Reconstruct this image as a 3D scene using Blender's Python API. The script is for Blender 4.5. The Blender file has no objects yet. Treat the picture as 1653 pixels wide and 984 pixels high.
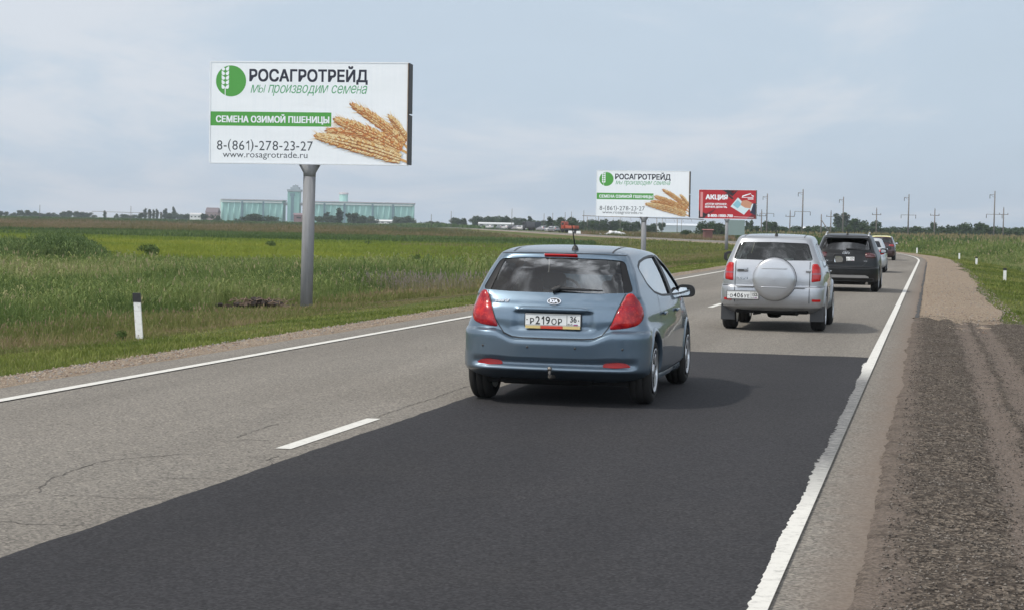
import bpy, bmesh, math, random
import numpy as np
from mathutils import Vector, Matrix
from mathutils.bvhtree import BVHTree

random.seed(7)
RNG = np.random.default_rng(11)
SC = bpy.context.scene
COL = SC.collection
PI = math.pi

# ------------------------------------------------------------------ camera
FPX, PW, PH, CAMH = 3200.0, 1653.0, 984.0, 1.68
ROLL = 0.0209
PITCH = math.atan((492 - 363.6) / FPX)
_r0, _u0 = Vector((1, 0, 0)), Vector((0, math.sin(PITCH), math.cos(PITCH)))
CF = Vector((0, math.cos(PITCH), -math.sin(PITCH)))
CR = _r0 * math.cos(ROLL) + _u0 * math.sin(ROLL)
CU = _u0 * math.cos(ROLL) - _r0 * math.sin(ROLL)
CAM = Vector((0, 0, CAMH))
cd = bpy.data.cameras.new('camera')
cam = bpy.data.objects.new('camera', cd)
COL.objects.link(cam)
cam.matrix_world = Matrix(((CR.x, CU.x, -CF.x, 0), (CR.y, CU.y, -CF.y, 0), (CR.z, CU.z, -CF.z, CAMH), (0, 0, 0, 1)))
cd.sensor_width = 36
cd.lens = FPX / PW * 36
cd.clip_start, cd.clip_end = 0.5, 20000
SC.camera = cam

# ------------------------------------------------------------------ sky, sun, exposure
SUN_EL = math.radians(52)
SUN_AZ = math.radians(-104)           # compass style, from +Y towards +X: the sun stands to the left, a little behind
SUN_DIR = Vector((math.sin(SUN_AZ) * math.cos(SUN_EL), math.cos(SUN_AZ) * math.cos(SUN_EL), math.sin(SUN_EL)))
W = bpy.data.worlds.new('World')
SC.world = W
W.use_nodes = True
wn, wl = W.node_tree.nodes, W.node_tree.links
wn.clear()
w_out = wn.new('ShaderNodeOutputWorld')
w_bg = wn.new('ShaderNodeBackground')
w_sky = wn.new('ShaderNodeTexSky')
w_sky.sky_type = 'NISHITA'
w_sky.sun_disc = False
w_sky.sun_elevation = SUN_EL
w_sky.sun_rotation = SUN_AZ
w_sky.altitude = 50
w_sky.air_density = 1.0
w_sky.dust_density = 3.0
w_sky.ozone_density = 2.0
# thin veil of high cloud, laid out by the direction of view on a flat cloud deck
w_geo = wn.new('ShaderNodeTexCoord')
w_sep = wn.new('ShaderNodeSeparateXYZ')
w_add = wn.new('ShaderNodeMath'); w_add.operation = 'ADD'; w_add.inputs[1].default_value = 0.11
w_div = wn.new('ShaderNodeVectorMath'); w_div.operation = 'DIVIDE'
w_cmb = wn.new('ShaderNodeCombineXYZ')
w_n1 = wn.new('ShaderNodeTexNoise'); w_n1.inputs['Scale'].default_value = 1.15; w_n1.inputs['Detail'].default_value = 7; w_n1.inputs['Roughness'].default_value = 0.58
w_n1.inputs['Distortion'].default_value = 0.5
w_map = wn.new('ShaderNodeMapping'); w_map.inputs['Scale'].default_value = (1.0, 0.55, 0.0); w_map.inputs['Location'].default_value = (2.3, 0.4, 0)
w_rmp = wn.new('ShaderNodeMapRange'); w_rmp.inputs[1].default_value = 0.34; w_rmp.inputs[2].default_value = 0.70
w_rmp.inputs[3].default_value = 0.84; w_rmp.inputs[4].default_value = 0.90
w_mix = wn.new('ShaderNodeMix'); w_mix.data_type = 'RGBA'
wl.new(w_geo.outputs['Generated'], w_sep.inputs[0])
wl.new(w_sep.outputs['Z'], w_add.inputs[0])
for k in range(3):
    wl.new(w_add.outputs[0], w_cmb.inputs[k])
wl.new(w_geo.outputs['Generated'], w_div.inputs[0])
wl.new(w_cmb.outputs[0], w_div.inputs[1])
wl.new(w_div.outputs[0], w_map.inputs[0])
wl.new(w_map.outputs[0], w_n1.inputs['Vector'])
wl.new(w_n1.outputs['Fac'], w_rmp.inputs[0])
# the veil thins towards the right
w_x = wn.new('ShaderNodeMapRange'); w_x.interpolation_type = 'SMOOTHSTEP'; w_x.inputs[1].default_value = -0.05; w_x.inputs[2].default_value = 0.30; w_x.inputs[3].default_value = 0.0; w_x.inputs[4].default_value = -0.05
wl.new(w_sep.outputs['X'], w_x.inputs[0])
w_fc = wn.new('ShaderNodeMath'); w_fc.operation = 'ADD'; w_fc.use_clamp = True
wl.new(w_rmp.outputs[0], w_fc.inputs[0]); wl.new(w_x.outputs[0], w_fc.inputs[1])
wl.new(w_fc.outputs[0], w_mix.inputs[0])
# heaped brighter cloud higher up the sky
w_n2 = wn.new('ShaderNodeTexNoise'); w_n2.inputs['Scale'].default_value = 6.5; w_n2.inputs['Detail'].default_value = 6; w_n2.inputs['Roughness'].default_value = 0.55
wl.new(w_map.outputs[0], w_n2.inputs['Vector'])
w_hi = wn.new('ShaderNodeMapRange'); w_hi.interpolation_type = 'SMOOTHSTEP'; w_hi.inputs[1].default_value = 0.30; w_hi.inputs[2].default_value = 0.60
wl.new(w_sep.outputs['Z'], w_hi.inputs[0])
w_pk = wn.new('ShaderNodeMapRange'); w_pk.interpolation_type = 'SMOOTHSTEP'; w_pk.inputs[1].default_value = 0.46; w_pk.inputs[2].default_value = 0.66; w_pk.inputs[3].default_value = -0.75; w_pk.inputs[4].default_value = 2.6
wl.new(w_n2.outputs['Fac'], w_pk.inputs[0])
w_ml = wn.new('ShaderNodeMath'); w_ml.operation = 'MULTIPLY'; wl.new(w_hi.outputs[0], w_ml.inputs[0]); wl.new(w_pk.outputs[0], w_ml.inputs[1])
# a broad bank of bright cloud stands in the part of the sky behind the photographer
w_bk = wn.new('ShaderNodeMapRange'); w_bk.interpolation_type = 'SMOOTHSTEP'; w_bk.inputs[1].default_value = 0.05; w_bk.inputs[2].default_value = -0.75; w_bk.inputs[3].default_value = 1.0; w_bk.inputs[4].default_value = 2.5
wl.new(w_sep.outputs['Y'], w_bk.inputs[0])
w_one = wn.new('ShaderNodeMath'); w_one.operation = 'ADD'; wl.new(w_ml.outputs[0], w_one.inputs[0]); wl.new(w_bk.outputs[0], w_one.inputs[1])
w_lo = wn.new('ShaderNodeMapRange'); w_lo.interpolation_type = 'SMOOTHSTEP'; w_lo.inputs[1].default_value = 0.02; w_lo.inputs[2].default_value = 0.42
wl.new(w_sep.outputs['Z'], w_lo.inputs[0])
w_cm = wn.new('ShaderNodeMix'); w_cm.data_type = 'RGBA'; w_cm.inputs[7].default_value = (5.9, 6.2, 6.6, 1)   # veil colour high up
w_wh = wn.new('ShaderNodeMix'); w_wh.data_type = 'RGBA'; w_wh.inputs[6].default_value = (5.6, 6.75, 8.0, 1); w_wh.inputs[7].default_value = (7.1, 7.6, 8.3, 1)   # thin blue veil, whiter streaks of cloud
w_st = wn.new('ShaderNodeMapRange'); w_st.interpolation_type = 'SMOOTHSTEP'; w_st.inputs[1].default_value = 0.42; w_st.inputs[2].default_value = 0.68
w_sx = wn.new('ShaderNodeMapRange'); w_sx.inputs[1].default_value = -0.28; w_sx.inputs[2].default_value = 0.28; w_sx.inputs[3].default_value = 0.10; w_sx.inputs[4].default_value = -0.09
wl.new(w_sep.outputs['X'], w_sx.inputs[0])
w_sa = wn.new('ShaderNodeMath'); w_sa.operation = 'ADD'; wl.new(w_n1.outputs['Fac'], w_sa.inputs[0]); wl.new(w_sx.outputs[0], w_sa.inputs[1])
wl.new(w_sa.outputs[0], w_st.inputs[0]); wl.new(w_st.outputs[0], w_wh.inputs[0]); wl.new(w_wh.outputs[2], w_cm.inputs[6])
wl.new(w_lo.outputs[0], w_cm.inputs[0])
w_vs = wn.new('ShaderNodeVectorMath'); w_vs.operation = 'SCALE'; wl.new(w_cm.outputs[2], w_vs.inputs[0]); wl.new(w_one.outputs[0], w_vs.inputs['Scale'])
wl.new(w_vs.outputs[0], w_mix.inputs[7])
wl.new(w_sky.outputs[0], w_mix.inputs[6])
wl.new(w_mix.outputs[2], w_bg.inputs['Color'])
w_bg.inputs['Strength'].default_value = 0.10
wl.new(w_bg.outputs[0], w_out.inputs['Surface'])

sd = bpy.data.lights.new('sun', 'SUN')
sd.energy = 2.6
sd.angle = math.radians(2.0)
sd.color = (1.0, 0.94, 0.84)
sun = bpy.data.objects.new('sun', sd)
COL.objects.link(sun)
sun.rotation_euler = SUN_DIR.to_track_quat('Z', 'Y').to_euler()
sun.location = SUN_DIR * 50

SC.view_settings.view_transform = 'Standard'
SC.view_settings.look = 'None'
SC.view_settings.exposure = 0.12
SC.view_settings.gamma = 1
SC.view_settings.use_curve_mapping = False
SC.render.engine = 'CYCLES'
SC.cycles.max_bounces = 6
SC.cycles.transparent_max_bounces = 12
SC.cycles.caustics_reflective = False
SC.cycles.caustics_refractive = False

# ------------------------------------------------------------------ helpers: objects
def tag(o, label=None, cat=None, group=None, kind=None):
    if label: o['label'] = label
    if cat: o['category'] = cat
    if group: o['group'] = group
    if kind: o['kind'] = kind
    return o

def thing(name, label, cat, loc=(0, 0, 0), rz=0.0, group=None):
    o = bpy.data.objects.new(name, None)
    o.empty_display_size = 0.1
    COL.objects.link(o)
    o.location = loc
    o.rotation_euler = (0, 0, rz)
    return tag(o, label, cat, group)

def link_mesh(name, me, mats, parent=None):
    o = bpy.data.objects.new(name, me)
    COL.objects.link(o)
    for m in (mats if isinstance(mats, (list, tuple)) else [mats]):
        me.materials.append(m)
    if parent is not None: o.parent = parent
    return o

def mesh_np(verts, quads=None, tris=None, smooth=False):
    """mesh from numpy arrays, quickly"""
    me = bpy.data.meshes.new('mesh')
    V = np.asarray(verts, dtype=np.float32)
    nq = 0 if quads is None else len(quads)
    nt = 0 if tris is None else len(tris)
    me.vertices.add(len(V))
    me.vertices.foreach_set('co', V.ravel())
    parts, starts = [], []
    if nq: parts.append(np.asarray(quads, dtype=np.int32).ravel())
    if nt: parts.append(np.asarray(tris, dtype=np.int32).ravel())
    loops = np.concatenate(parts)
    me.loops.add(len(loops))
    me.loops.foreach_set('vertex_index', loops)
    st = np.concatenate([np.arange(nq) * 4, nq * 4 + np.arange(nt) * 3]).astype(np.int32)
    me.polygons.add(nq + nt)
    me.polygons.foreach_set('loop_start', st)
    me.update(calc_edges=True)
    if smooth: me.polygons.foreach_set('use_smooth', np.ones(nq + nt, dtype=bool))
    return me

def bm_obj(name, bm, mats, parent=None, smooth=None):
    me = bpy.data.meshes.new(name)
    bm.normal_update()
    if smooth is not None:
        for f in bm.faces: f.smooth = True
        for e in bm.edges:
            if len(e.link_faces) == 2 and e.calc_face_angle(0) > smooth: e.smooth = False
    bm.to_mesh(me)
    bm.free()
    return link_mesh(name, me, mats, parent)

def bm_pieces(name, bm, mats, parent=None, smooth=None):
    """one object for every loose piece of the bmesh"""
    left = set(bm.verts); out = []
    while left:
        stack = [left.pop()]; isl = set(stack)
        while stack:
            for e in stack.pop().link_edges:
                for w in e.verts:
                    if w not in isl: isl.add(w); stack.append(w); left.discard(w)
        b = bmesh.new(); mp = {v: b.verts.new(v.co) for v in isl}
        for f in set(f for v in isl for f in v.link_faces):
            g = b.faces.new([mp[v] for v in f.verts]); g.material_index = f.material_index; g.smooth = f.smooth
        out.append(bm_obj(name, b, mats, parent, smooth))
    bm.free()
    return out

def add_box(bm, c, s, rot=None, mi=0, bevel=0.0):
    r = bmesh.ops.create_cube(bm, size=1)
    vs = r['verts']
    M = Matrix.Translation(c) @ (rot if rot is not None else Matrix()) @ Matrix.Diagonal((s[0], s[1], s[2], 1))
    bmesh.ops.transform(bm, matrix=M, verts=vs)
    fs = set(f for v in vs for f in v.link_faces)
    for f in fs: f.material_index = mi
    if bevel > 0:
        es = list(set(e for v in vs for e in v.link_edges))
        b = bmesh.ops.bevel(bm, geom=es, offset=bevel, segments=2, affect='EDGES', profile=0.5)
        for f in b['faces']: f.material_index = mi
    return vs

def add_tube(bm, pts, r, n=8, mi=0, caps=True):
    """tube along a polyline; r may be a list"""
    pts = [Vector(p) for p in pts]
    rs = r if isinstance(r, (list, tuple)) else [r] * len(pts)
    rings = []
    for i, p in enumerate(pts):
        d = (pts[min(i + 1, len(pts) - 1)] - pts[max(i - 1, 0)]).normalized()
        a = Vector((0, 0, 1)) if abs(d.z) < 0.9 else Vector((1, 0, 0))
        u = d.cross(a).normalized(); v = d.cross(u)
        rings.append([bm.verts.new(p + (u * math.cos(2 * PI * k / n) + v * math.sin(2 * PI * k / n)) * rs[i]) for k in range(n)])
    for a, b in zip(rings[:-1], rings[1:]):
        for k in range(n):
            f = bm.faces.new((a[k], a[(k + 1) % n], b[(k + 1) % n], b[k])); f.material_index = mi; f.smooth = True
    if caps:
        for rg in (rings[0][::-1], rings[-1]):
            try:
                f = bm.faces.new(rg); f.material_index = mi
            except ValueError: pass

def add_lathe(bm, prof, axis='X', n=32, c=(0, 0, 0), mi=0, closed=False):
    """profile of (radius, height) turned round an axis through c"""
    c = Vector(c); rings = []
    for r, h in prof:
        ring = []
        for k in range(n):
            a = 2 * PI * k / n
            q = (h, r * math.cos(a), r * math.sin(a)) if axis == 'X' else ((r * math.cos(a), h, r * math.sin(a)) if axis == 'Y' else (r * math.cos(a), r * math.sin(a), h))
            ring.append(bm.verts.new(c + Vector(q)))
        rings.append(ring)
    prs = list(zip(rings[:-1], rings[1:])) + ([(rings[-1], rings[0])] if closed else [])
    for a, b in prs:
        for k in range(n):
            f = bm.faces.new((a[k], a[(k + 1) % n], b[(k + 1) % n], b[k])); f.material_index = mi; f.smooth = True
    if not closed:
        for rg in (rings[0], rings[-1]):
            if (rg[0].co - rg[1].co).length > 1e-4:
                f = bm.faces.new(rg); f.material_index = mi

# ------------------------------------------------------------------ helpers: materials
def principled(name, col=(0.5, 0.5, 0.5), rough=0.5, metal=0.0, coat=0.0, spec=0.5, emit=None):
    m = bpy.data.materials.new(name)
    m.use_nodes = True
    b = m.node_tree.nodes['Principled BSDF']
    b.inputs['Base Color'].default_value = (*col, 1)
    b.inputs['Roughness'].default_value = rough
    b.inputs['Metallic'].default_value = metal
    b.inputs['Coat Weight'].default_value = coat
    b.inputs['Coat Roughness'].default_value = 0.03
    b.inputs['Specular IOR Level'].default_value = spec
    return m

class NT:
    """small node-building aid"""
    def __init__(s, m):
        s.m = m; s.n = m.node_tree.nodes; s.l = m.node_tree.links; s.b = s.n['Principled BSDF']
        s.tc = s.n.new('ShaderNodeTexCoord')
    def set(s, sock, v):
        if hasattr(v, 'is_linked') or isinstance(v, bpy.types.NodeSocket): s.l.new(v, sock)
        else: sock.default_value = v
    def mapping(s, scale=(1, 1, 1), rot=(0, 0, 0), loc=(0, 0, 0), src=None):
        q = s.n.new('ShaderNodeMapping')
        q.inputs['Scale'].default_value = scale; q.inputs['Rotation'].default_value = rot; q.inputs['Location'].default_value = loc
        s.l.new(src or s.tc.outputs['Object'], q.inputs[0]); return q.outputs[0]
    def noise(s, scale, detail=4, rough=0.55, vec=None, dist=0.0):
        q = s.n.new('ShaderNodeTexNoise')
        q.inputs['Scale'].default_value = scale; q.inputs['Detail'].default_value = detail; q.inputs['Roughness'].default_value = rough
        q.inputs['Distortion'].default_value = dist
        s.l.new(vec if vec is not None else s.tc.outputs['Object'], q.inputs['Vector']); return q.outputs['Fac']
    def voronoi(s, scale, vec=None, feature='F1', out='Color'):
        q = s.n.new('ShaderNodeTexVoronoi'); q.feature = feature
        q.inputs['Scale'].default_value = scale
        s.l.new(vec if vec is not None else s.tc.outputs['Object'], q.inputs['Vector']); return q.outputs[out]
    def ramp(s, fac, stops, interp='LINEAR'):
        q = s.n.new('ShaderNodeValToRGB'); q.color_ramp.interpolation = interp
        e = q.color_ramp.elements
        while len(e) < len(stops): e.new(0.5)
        for k, (p, c) in enumerate(stops):
            e[k].position = p; e[k].color = (*c, 1) if len(c) == 3 else c
        s.l.new(fac, q.inputs[0]); return q.outputs[0]
    def rng(s, fac, a, b, c=0.0, d=1.0):
        q = s.n.new('ShaderNodeMapRange')
        s.l.new(fac, q.inputs[0])
        for k, v in enumerate((a, b, c, d)): q.inputs[k + 1].default_value = v
        return q.outputs[0]
    def mix(s, fac, a, b, mode='MIX'):
        q = s.n.new('ShaderNodeMix'); q.data_type = 'RGBA'; q.blend_type = mode
        for sock, v in ((q.inputs[0], fac), (q.inputs[6], a), (q.inputs[7], b)):
            if isinstance(v, bpy.types.NodeSocket): s.l.new(v, sock)
            elif isinstance(v, (int, float)): sock.default_value = v
            else: sock.default_value = (*v, 1)
        return q.outputs[2]
    def math(s, op, a, b=0.0):
        q = s.n.new('ShaderNodeMath'); q.operation = op
        for sock, v in ((q.inputs[0], a), (q.inputs[1], b)):
            if isinstance(v, bpy.types.NodeSocket): s.l.new(v, sock)
            else: sock.default_value = v
        return q.outputs[0]
    def attr(s, name):
        q = s.n.new('ShaderNodeAttribute'); q.attribute_name = name; return q.outputs['Fac']
    def sep(s, vec):
        q = s.n.new('ShaderNodeSeparateXYZ'); s.l.new(vec, q.inputs[0]); return q.outputs
    def bump(s, h, strength=0.3, dist=0.02):
        q = s.n.new('ShaderNodeBump'); q.inputs['Strength'].default_value = strength; q.inputs['Distance'].default_value = dist
        s.l.new(h, q.inputs['Height']); s.l.new(q.outputs[0], s.b.inputs['Normal'])
    def color(s, sock): s.l.new(sock, s.b.inputs['Base Color'])

# ------------------------------------------------------------------ helpers: picture to ground
def ray(px, py):
    return (CF + CR * ((px - 826.5) / FPX) + CU * ((492 - py) / FPX))

def on_plane(px, py, z=0.0):
    d = ray(px, py)
    t = (z - CAMH) / d.z
    return CAM + d * t

def at_depth(px, py, Y):
    d = ray(px, py)
    return CAM + d * (Y / d.y)

# ------------------------------------------------------------------ the road's course
TH0 = math.radians(11.9)
def _course():
    ds = 1.0
    s = -70.0
    p = np.array([-4.63 * math.cos(TH0), 4.63 * math.sin(TH0)]) + s * np.array([math.sin(TH0), math.cos(TH0)])
    S, P, H = [], [], []
    while s < 1500:
        if s < 122: h = TH0
        elif s < 300: h = TH0 + (math.radians(-8.0) - TH0) * (s - 122) / 178.0
        elif s < 460: h = math.radians(-8.0) + math.radians(4.0) * (s - 300) / 160.0
        elif s < 700: h = math.radians(-4.0) - math.radians(1.5) * (s - 460) / 240.0
        else: h = math.radians(-5.5)
        S.append(s); P.append(p.copy()); H.append(h)
        p = p + ds * np.array([math.sin(h), math.cos(h)])
        s += ds
    return np.array(S), np.array(P), np.array(H)
RS, RP, RH = _course()

def road_pt(s, d, z=0.0):
    x = np.interp(s, RS, RP[:, 0]); y = np.interp(s, RS, RP[:, 1]); h = np.interp(s, RS, RH)
    return Vector((x + d * math.cos(h), y - d * math.sin(h), z))

def road_heading(s):
    return float(np.interp(s, RS, RH))

def road_sd(X, Y):
    """(s, signed offset) of ground points from the road's centre line"""
    X = np.atleast_1d(np.asarray(X, float)); Y = np.atleast_1d(np.asarray(Y, float))
    cS, cP, cH = RS[::4], RP[::4], RH[::4]
    so = np.empty(len(X)); do = np.empty(len(X))
    for i in range(0, len(X), 20000):
        x, y = X[i:i + 20000], Y[i:i + 20000]
        k = np.argmin((x[:, None] - cP[None, :, 0]) ** 2 + (y[:, None] - cP[None, :, 1]) ** 2, axis=1)
        dx, dy = x - cP[k, 0], y - cP[k, 1]
        h = cH[k]
        so[i:i + 20000] = cS[k] + dx * np.sin(h) + dy * np.cos(h)
        do[i:i + 20000] = dx * np.cos(h) - dy * np.sin(h)
    return so, do

LINE_L, LINE_R = -3.58, 3.91
PROF_D = np.array([-400, -40, -14.2, -8.5, -5.25, -4.25, 0, 4.38, 6.05, 8.2, 11.5, 40, 400])
PROF_Z = np.array([-1.0, -1.0, -1.0, -0.40, -0.12, -0.015, 0, -0.015, -0.10, -0.30, -0.70, -0.7, -0.7])

def vnoise(x, y, f, seed=0):
    """smooth value noise in 0..1"""
    x = np.asarray(x, float) * f + 31.7 * seed; y = np.asarray(y, float) * f - 17.3 * seed
    xi, yi = np.floor(x).astype(int), np.floor(y).astype(int)
    fx, fy = x - xi, y - yi
    fx = fx * fx * (3 - 2 * fx); fy = fy * fy * (3 - 2 * fy)
    def hsh(a, b):
        n = (a * 374761393 + b * 668265263 + seed * 974711) & 0x7fffffff
        n = ((n ^ (n >> 13)) * 1274126177) & 0x7fffffff
        return ((n ^ (n >> 16)) & 0xffff) / 65535.0
    return (hsh(xi, yi) * (1 - fx) + hsh(xi + 1, yi) * fx) * (1 - fy) + (hsh(xi, yi + 1) * (1 - fx) + hsh(xi + 1, yi + 1) * fx) * fy

def ground_z(X, Y):
    s, d = road_sd(X, Y)
    z = np.interp(d, PROF_D, PROF_Z)
    w = np.clip((np.abs(d) - 5.0) / 6.0, 0, 1)
    return z + w * 0.22 * (vnoise(X, Y, 0.11, 3) - 0.5)

def on_ground(px, py):
    """first hit of the view ray through a pixel with the ground"""
    d = ray(px, py)
    t0, t = 0.0, 4.0
    while t < 5000:
        p = CAM + d * t
        if p.z < ground_z([p.x], [p.y])[0]: break
        t0 = t; t *= 1.01
    for _ in range(12):
        tm = 0.5 * (t0 + t); p = CAM + d * tm
        if p.z < ground_z([p.x], [p.y])[0]: t = tm
        else: t0 = tm
    return CAM + d * t

def base_at(px, Y):
    """ground point at picture column px (near the horizon) and depth Y"""
    p = at_depth(px, 365, Y)
    return Vector((p.x, p.y, float(ground_z([p.x], [p.y])[0])))
# ================================================================== SETTING: ground, road, shoulders
def mat_field():
    m = principled('field_soil_and_stubble', rough=0.95, spec=0.1); t = NT(m)
    big = t.noise(0.05, 3); mid = t.noise(0.9, 4); fine = t.noise(9, 3)
    c = t.ramp(mid, [(0.3, (0.055, 0.060, 0.020)), (0.5, (0.075, 0.085, 0.026)), (0.7, (0.115, 0.095, 0.045))])
    c2 = t.ramp(fine, [(0.3, (0.035, 0.045, 0.014)), (0.7, (0.10, 0.105, 0.04))])
    c = t.mix(0.45, c, c2)
    c = t.mix(t.rng(big, 0.45, 0.62), c, (0.085, 0.11, 0.025))
    t.color(c); t.bump(fine, 0.6, 0.1)
    return m

def mat_asphalt_old():
    m = principled('worn_asphalt', rough=0.9, spec=0.12); t = NT(m)
    along = t.mapping(scale=(1, 1, 1), rot=(0, 0, TH0))
    stre = t.noise(0.8, 4, 0.5, t.mapping(scale=(0.9, 0.05, 1), src=along))
    pat = t.noise(0.35, 5, 0.6)
    grain = t.voronoi(62, out='Color')
    gs = t.noise(38, 3, 0.75)
    c = t.ramp(stre, [(0.30, (0.140, 0.129, 0.115)), (0.5, (0.180, 0.167, 0.149)), (0.72, (0.220, 0.203, 0.181))])
    c = t.mix(t.rng(pat, 0.35, 0.7, 0, 0.4), c, (0.165, 0.150, 0.132))
    gr = t.n.new('ShaderNodeRGBToBW'); t.l.new(grain, gr.inputs[0])
    c = t.mix(0.55, c, t.ramp(gr.outputs[0], [(0.15, (0.16, 0.16, 0.16)), (0.5, (0.5, 0.5, 0.5)), (0.86, (0.88, 0.86, 0.82))]), 'OVERLAY')
    c = t.mix(0.45, c, t.ramp(gs, [(0.3, (0.2, 0.2, 0.2)), (0.7, (0.8, 0.8, 0.8))]), 'OVERLAY')
    # brown dust carried onto the right-hand edge from the shoulder
    ac = t.sep(along)[0]
    du = t.noise(1.6, 5, .65)
    c = t.mix(t.math('MULTIPLY', t.rng(t.math('ADD', ac, t.math('MULTIPLY', t.math('SUBTRACT', du, .5), .35)), -.62, -.28), .75), c, (.165, .128, .102))
    t.color(c); t.bump(gr.outputs[0], 0.35, 0.006)
    return m

def mat_asphalt_new():
    m = principled('fresh_asphalt', rough=0.85, spec=0.18); t = NT(m)
    along = t.mapping(rot=(0, 0, TH0))
    stre = t.noise(0.9, 4, 0.5, t.mapping(scale=(0.8, 0.06, 1), src=along))
    pat = t.noise(0.5, 6, 0.62)
    grain = t.voronoi(66, out='Color')
    gr = t.n.new('ShaderNodeRGBToBW'); t.l.new(grain, gr.inputs[0])
    gs = t.noise(38, 3, 0.75)
    c = t.ramp(stre, [(0.3, (0.0225, 0.0222, 0.0246)), (0.7, (0.0335, 0.0330, 0.0360))])
    c = t.mix(t.rng(pat, 0.45, 0.75, 0, 0.35), c, (0.040, 0.038, 0.038))
    c = t.mix(0.55, c, t.ramp(gr.outputs[0], [(0.15, (0.16, 0.16, 0.16)), (0.5, (0.5, 0.5, 0.5)), (0.88, (0.90, 0.88, 0.86))]), 'OVERLAY')
    c = t.mix(0.45, c, t.ramp(gs, [(0.3, (0.22, 0.22, 0.22)), (0.7, (0.78, 0.78, 0.78))]), 'OVERLAY')
    dust = t.noise(26, 1, 0.5)
    c = t.mix(t.rng(dust, 0.80, 0.86, 0, 0.5), c, (0.16, 0.15, 0.14))
    t.color(c); t.bump(gr.outputs[0], 0.5, 0.006)
    return m

def mat_paint(worn=False):
    m = principled('road_paint', (0.74, 0.73, 0.69), 0.6); t = NT(m)
    n = t.noise(14, 6, 0.7); g = t.noise(90, 2, 0.6)
    c = t.ramp(n, [(0.30, (0.40, 0.385, 0.355)), (0.48, (0.60, 0.585, 0.54)), (1, (0.68, 0.665, 0.62))])
    c = t.mix(t.rng(g, 0.66, 0.74, 0, 0.5), c, (0.25, 0.24, 0.22))
    if worn:                                   # the stretch driven over while the new asphalt was still soft: tar smeared over the paint
        s = t.sep(t.mapping(rot=(0, 0, TH0)))
        u = s[1]
        k = t.math('MULTIPLY', t.rng(u, 12.0, 15.0), t.rng(u, 25.0, 22.5))
        sm = t.noise(3.0, 5, 0.7, t.mapping(scale=(3.5, 16, 1), src=t.mapping(rot=(0, 0, TH0))))
        c = t.mix(t.math('MULTIPLY', k, t.rng(sm, 0.34, 0.54, 0.35, 1.0)), c, (0.055, 0.054, 0.054))
        d = t.noise(5.0, 6, 0.75)
        c = t.mix(t.rng(d, 0.60, 0.70, 0, 0.55), c, (0.22, 0.21, 0.195))
    t.color(c)
    return m

def mat_gravel(name, stops, scale=38, patch=None, bump=0.9):
    m = principled(name, rough=0.95, spec=0.15); t = NT(m)
    v = t.voronoi(scale, out='Color'); bw = t.n.new('ShaderNodeRGBToBW'); t.l.new(v, bw.inputs[0])
    v2 = t.voronoi(scale * 2.3, out='Color'); bw2 = t.n.new('ShaderNodeRGBToBW'); t.l.new(v2, bw2.inputs[0])
    n = t.noise(1.3, 6, 0.65)
    f = t.math('ADD', t.math('MULTIPLY', bw.outputs[0], 0.5), t.math('MULTIPLY', bw2.outputs[0], 0.5))
    c = t.ramp(f, stops)
    c = t.mix(t.rng(n, 0.40, 0.66, 0, 0.55), c, patch or stops[len(stops) // 2][1])
    t.color(c)
    dist = t.voronoi(scale, out='Distance')
    t.bump(t.math('ADD', dist, t.math('MULTIPLY', bw2.outputs[0], 0.4)), bump, 0.02)
    return m

def mat_grass_soil(name, a, b, c3):
    m = principled(name, rough=0.95, spec=0.1); t = NT(m)
    n = t.noise(2.0, 5, 0.6); g = t.noise(22, 3, 0.7)
    c = t.ramp(n, [(0.35, a), (0.65, b)])
    c = t.mix(t.rng(g, 0.4, 0.7, 0, 0.6), c, c3)
    t.color(c); t.bump(g, 0.8, 0.05)
    return m

M_FIELD = mat_field()
M_OLD = mat_asphalt_old()
M_NEW = mat_asphalt_new()
M_PAINT = mat_paint(); M_PAINT_WORN = mat_paint(True)
M_GRAVEL = mat_gravel('sandy_gravel', [(0.2, (0.15, 0.115, 0.082)), (0.5, (0.265, 0.21, 0.155)), (0.8, (0.39, 0.32, 0.245))], 42, (0.255, 0.195, 0.142))
M_DARKGRAVEL = mat_gravel('milled_asphalt_gravel', [(0.2, (0.050, 0.043, 0.036)), (0.5, (0.105, 0.090, 0.075)), (0.82, (0.22, 0.19, 0.16))], 34, (0.088, 0.074, 0.062), 1.0)
M_TRACK = mat_gravel('packed_gravel', [(0.2, (0.105, 0.083, 0.068)), (0.5, (0.150, 0.118, 0.097)), (0.85, (0.215, 0.175, 0.15))], 60, (0.142, 0.112, 0.092), 0.4)
M_VERGE = mat_grass_soil('verge_turf', (0.060, 0.082, 0.018), (0.085, 0.105, 0.025), (0.12, 0.115, 0.045))
M_DRY = mat_grass_soil('dry_turf', (0.085, 0.075, 0.030), (0.13, 0.105, 0.050), (0.075, 0.085, 0.025))

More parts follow.
